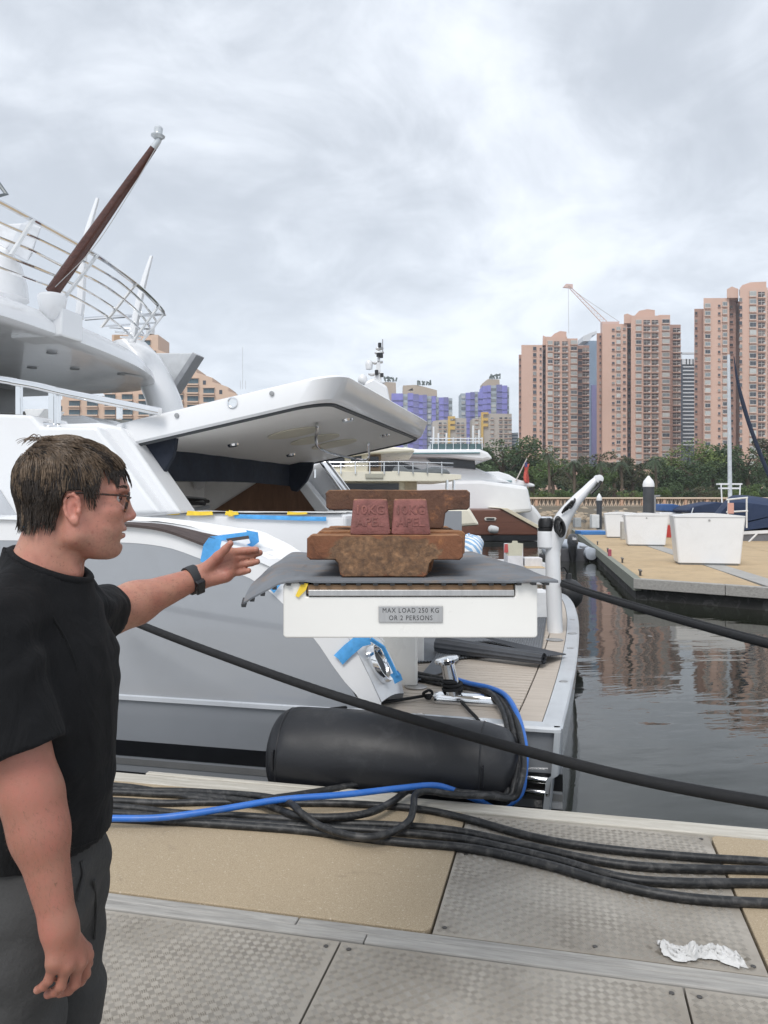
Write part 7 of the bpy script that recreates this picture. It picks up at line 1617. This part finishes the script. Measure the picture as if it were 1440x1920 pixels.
# ------------------------------------------------------------------ trees along the shore
LEAFS = []
for i, (a, b3) in enumerate((((.045, .08, .026), (.13, .195, .06)), ((.06, .10, .026), (.18, .235, .075)), ((.05, .06, .033), (.12, .125, .07)), ((.038, .066, .03), (.10, .15, .07)))):
    b = NB('foliage_%s' % ('deep', 'bright', 'olive', 'cool')[i]); co = b.coord(); f = b.noise(co, .7, 5, .7); 
    b.set(Base_Color=b.ramp(f, [(.32, a), (.68, b3)]), Roughness=.6); b.p.inputs['Specular IOR Level'].default_value = .25; LEAFS.append(b.m)
BARK = M('bark', (.11, .085, .06), .9, var=.3, vs=2)
def crown_mesh(seed, mat, n=5200, spread=1.0, flat=.75):
    r = np.random.default_rng(seed); V = []; Fc = []
    cl = []
    for k in range(26):
        d = r.normal(size=3); d /= np.linalg.norm(d); rad = r.uniform(.35, .95)
        cl.append((d*rad*np.array([1, 1, flat]), r.uniform(.16, .34)))
    pts = []
    for k in range(n):
        c, s = cl[r.integers(len(cl))]; d = r.normal(size=3); d /= np.linalg.norm(d); pts.append(c + d*s*r.uniform(.55, 1.05)*np.array([1.15, 1.15, .75]))
    P = np.array(pts); A_ = r.normal(size=(n, 3)); A_[:, 2] *= .5; A_ /= np.linalg.norm(A_, axis=1)[:, None]; B_ = np.cross(A_, r.normal(size=(n, 3))); B_ /= np.linalg.norm(B_, axis=1)[:, None]
    s = r.uniform(.022, .048, n)[:, None]
    Q = np.stack([P - A_*s, P + B_*s*.55, P + A_*s, P - B_*s*.55], 1).reshape(-1, 3)
    me = bpy.data.meshes.new('crown'); me.from_pydata(Q.tolist(), [], [(4*i, 4*i+1, 4*i+2, 4*i+3) for i in range(n)]); me.materials.append(mat); return me
CR = [crown_mesh(s, LEAFS[s % 4], 5600 if s < 4 else 5000, flat=.62 + .09*(s % 4)) for s in range(8)]
def trunk_mesh():
    m = MB(); m.tube(spline([(0, 0, 0), (.03, .02, .3), (-.02, 0, .55)], 4), [.05 - .003*i for i in range(9)], 8)
    for k in range(6): a = k*1.05 + .3; m.tube([(-.01, 0, .40 + .03*k), (.16*math.cos(a), .16*math.sin(a), .58 + .03*k), (.34*math.cos(a), .34*math.sin(a), .74 + .04*(k % 3))], [.022, .016, .006], 6)
    return m.mesh('trunk', BARK, org=(0, 0, 0))[0]
TRK = trunk_mesh()
ntree = 0
def tree(x, ytop, Y, wpx, ci, label, name='broadleaf_tree', ybase=936, group='trees along the far shore'):
    z0 = .98; zt = at(0, ytop - 16, Y)[2]; H = zt - z0; w = 1.18*wpx*Y/F/2
    X = at(x, 0, Y)[0]; T = thing(name, (X, Y, z0), label, 'tree', group)
    o = put('trunk', TRK, (X, Y, z0), T); o.scale = (H, H, H*.95)
    o = put('crown', CR[ci], (X, Y, z0 + H*.60), T, rot=(0, 0, ntree*1.7)); o.scale = (w*1.08, w*1.08, H*.50)
tl = [(905, 842, 118, 95, 0, 'dark green tree just left of the red ensign'), (945, 832, 112, 110, 3, 'spreading feathery tree behind the red ensign'), (995, 838, 116, 95, 1, 'bright green spreading tree right of the ensign'), (1035, 868, 104, 70, 0, 'low rounded tree left of the davit tip'),
      (1078, 872, 100, 72, 2, 'thin brownish tree directly above the davit tip'), (1150, 862, 104, 95, 2, 'brownish olive tree left of the tall pile'), (1185, 872, 99, 70, 2, 'dull olive tree just left of the tall pile'), (1248, 872, 100, 80, 3, 'dark tree directly right of the tall pile'),
      (1285, 845, 106, 110, 1, 'large bright green tree between the tall pile and the mast'), (1335, 842, 110, 100, 0, 'broad dark green tree left of the white mast'), (1400, 846, 104, 95, 3, 'dark tree immediately right of the white mast'), (1450, 822, 112, 130, 2, 'tall olive tree at the right edge of the view'), (1120, 880, 98, 60, 0, 'small dark tree between the two brownish ones'), (1310, 875, 97, 90, 3, 'low dark tree in front of the large bright one')]
for t in tl: tree(*t[:5], t[5]); ntree += 1
SHR = [(1010, 915, 88, 60), (1052, 912, 86, 55), (1095, 908, 87, 55), (1140, 905, 88, 62), (1185, 910, 86, 55), (1232, 905, 87, 58), (1275, 902, 88, 64), (1320, 908, 86, 58), (1362, 905, 87, 55), (1405, 900, 88, 64), (1450, 905, 87, 60), (975, 912, 90, 56)]
for i, (x, yt, Y, w) in enumerate(SHR):
    X = at(x, 0, Y)[0]; zt = at(0, yt, Y)[2]
    T = thing('shrub', (X, Y, .98), '%s shrub behind the promenade wall, %s from the left' % (('dark', 'leafy', 'dense')[i % 3], ('second', 'third', 'fourth', 'fifth', 'sixth', 'seventh', 'eighth', 'ninth', 'tenth', 'eleventh', 'twelfth', 'first')[i]), 'shrub', 'shrubs behind the promenade wall')
    o = put('foliage', CR[(i*3 + 1) % 8], (X, Y, .98 + (zt - .98)*.42), T, rot=(0, 0, i)); o.scale = (w*Y/F/2, w*Y/F/2, (zt - .98)*.62)
    o = put('stem', TRK, (X, Y, .98), T); o.scale = (zt*.6, zt*.6, zt*.6)
# palms
b = NB('palm_frond'); b.set(Base_Color=(.045, .07, .03), Roughness=.6); PALM = b.m
def palm_mesh():
    m = MB(); r = np.random.default_rng(5)
    for k in range(22):
        a = k*2.4; up = r.uniform(-.25, .75); prev = None; pts = []
        for i in range(7):
            s = i/6; pts.append(np.array([math.cos(a)*s*.95, math.sin(a)*s*.95, up*s - .75*s*s]))
        for i in range(6):
            p, q = pts[i], pts[i+1]; side = np.array([-math.sin(a), math.cos(a), -.35])
            for sg in (-1, 1):
                for j in range(2):
                    c = p + (q - p)*(j/2); e = c + side*sg*.20*math.sin(math.pi*(.12 + .8*(i + j/2)/6)) * np.array([1, 1, 1 if sg > 0 else -1]) + (q-p)*.8
                    m.add([c, c + (q-p)*.35, e], [(0, 1, 2)])
    return m.mesh('fronds', PALM, org=(0, 0, 0))[0]
PM = palm_mesh()
for i, (x, yc, Y, w, lab) in enumerate(((1075, 866, 94, 40, 'palm with its head left of the davit tip'), (1126, 868, 93, 40, 'palm right above the davit tip'), (1164, 870, 94, 40, 'palm second to the left of the tall pile'), (1228, 862, 93, 44, 'palm rising just right of the tall pile'), (1028, 852, 95, 36, 'slim palm over the trees by the ensign'))):
    c = at(x, yc, Y); T = thing('palm_tree', (c[0], Y, .98), lab, 'palm', 'palms along the far shore')
    MB().tube(spline([(c[0], Y, .98), (c[0] + .15, Y, 3.5), c], 5), [.2 - .006*k for k in range(11)], 8).build('trunk', BARK, T, smooth=True)
    o = put('fronds', PM, c, T, rot=(0, 0, i)); o.scale = (w*Y/F/1.7,)*3
# far mass of greenery that closes the gaps under the towers
V = []; n = 9000
P = np.stack([rng.uniform(5, 75, n), rng.uniform(125, 138, n), .98 + rng.uniform(0, 1, n)**.8*4.2], 1); P[:, 2] += 1.2*np.sin(P[:, 0]*.5)*(P[:, 2] > 3)
A_ = rng.normal(size=(n, 3)); A_ /= np.linalg.norm(A_, axis=1)[:, None]; B_ = np.cross(A_, rng.normal(size=(n, 3))); B_ /= np.linalg.norm(B_, axis=1)[:, None]
Q = np.stack([P - A_*.5, P + B_*.35, P + A_*.5, P - B_*.35], 1).reshape(-1, 3)
me = bpy.data.meshes.new('hedge_mass'); me.from_pydata(Q.tolist(), [], [(4*i, 4*i+1, 4*i+2, 4*i+3) for i in range(n)]); me.materials.append(LEAFS[3])
put('hedge_mass', me, (0, 0, 0), label='dense low greenery under the far trees', cat='greenery', kind='stuff')

# ------------------------------------------------------------------ thin marine haze
b = NB('haze_air'); b.t.nodes.remove(b.p); pv = b.n('ShaderNodeVolumePrincipled'); pv.inputs['Color'].default_value = (.86, .91, 1.0, 1); pv.inputs['Density'].default_value = .00036; pv.inputs['Anisotropy'].default_value = 0.0
b.L(pv.outputs[0], b.t.nodes['Material Output'].inputs['Volume'])
MB().box(-405, 405, -20, 1505, -4.2, 105).build('haze', b.m, label='thin pale haze over the whole marina', cat='haze', kind='stuff')
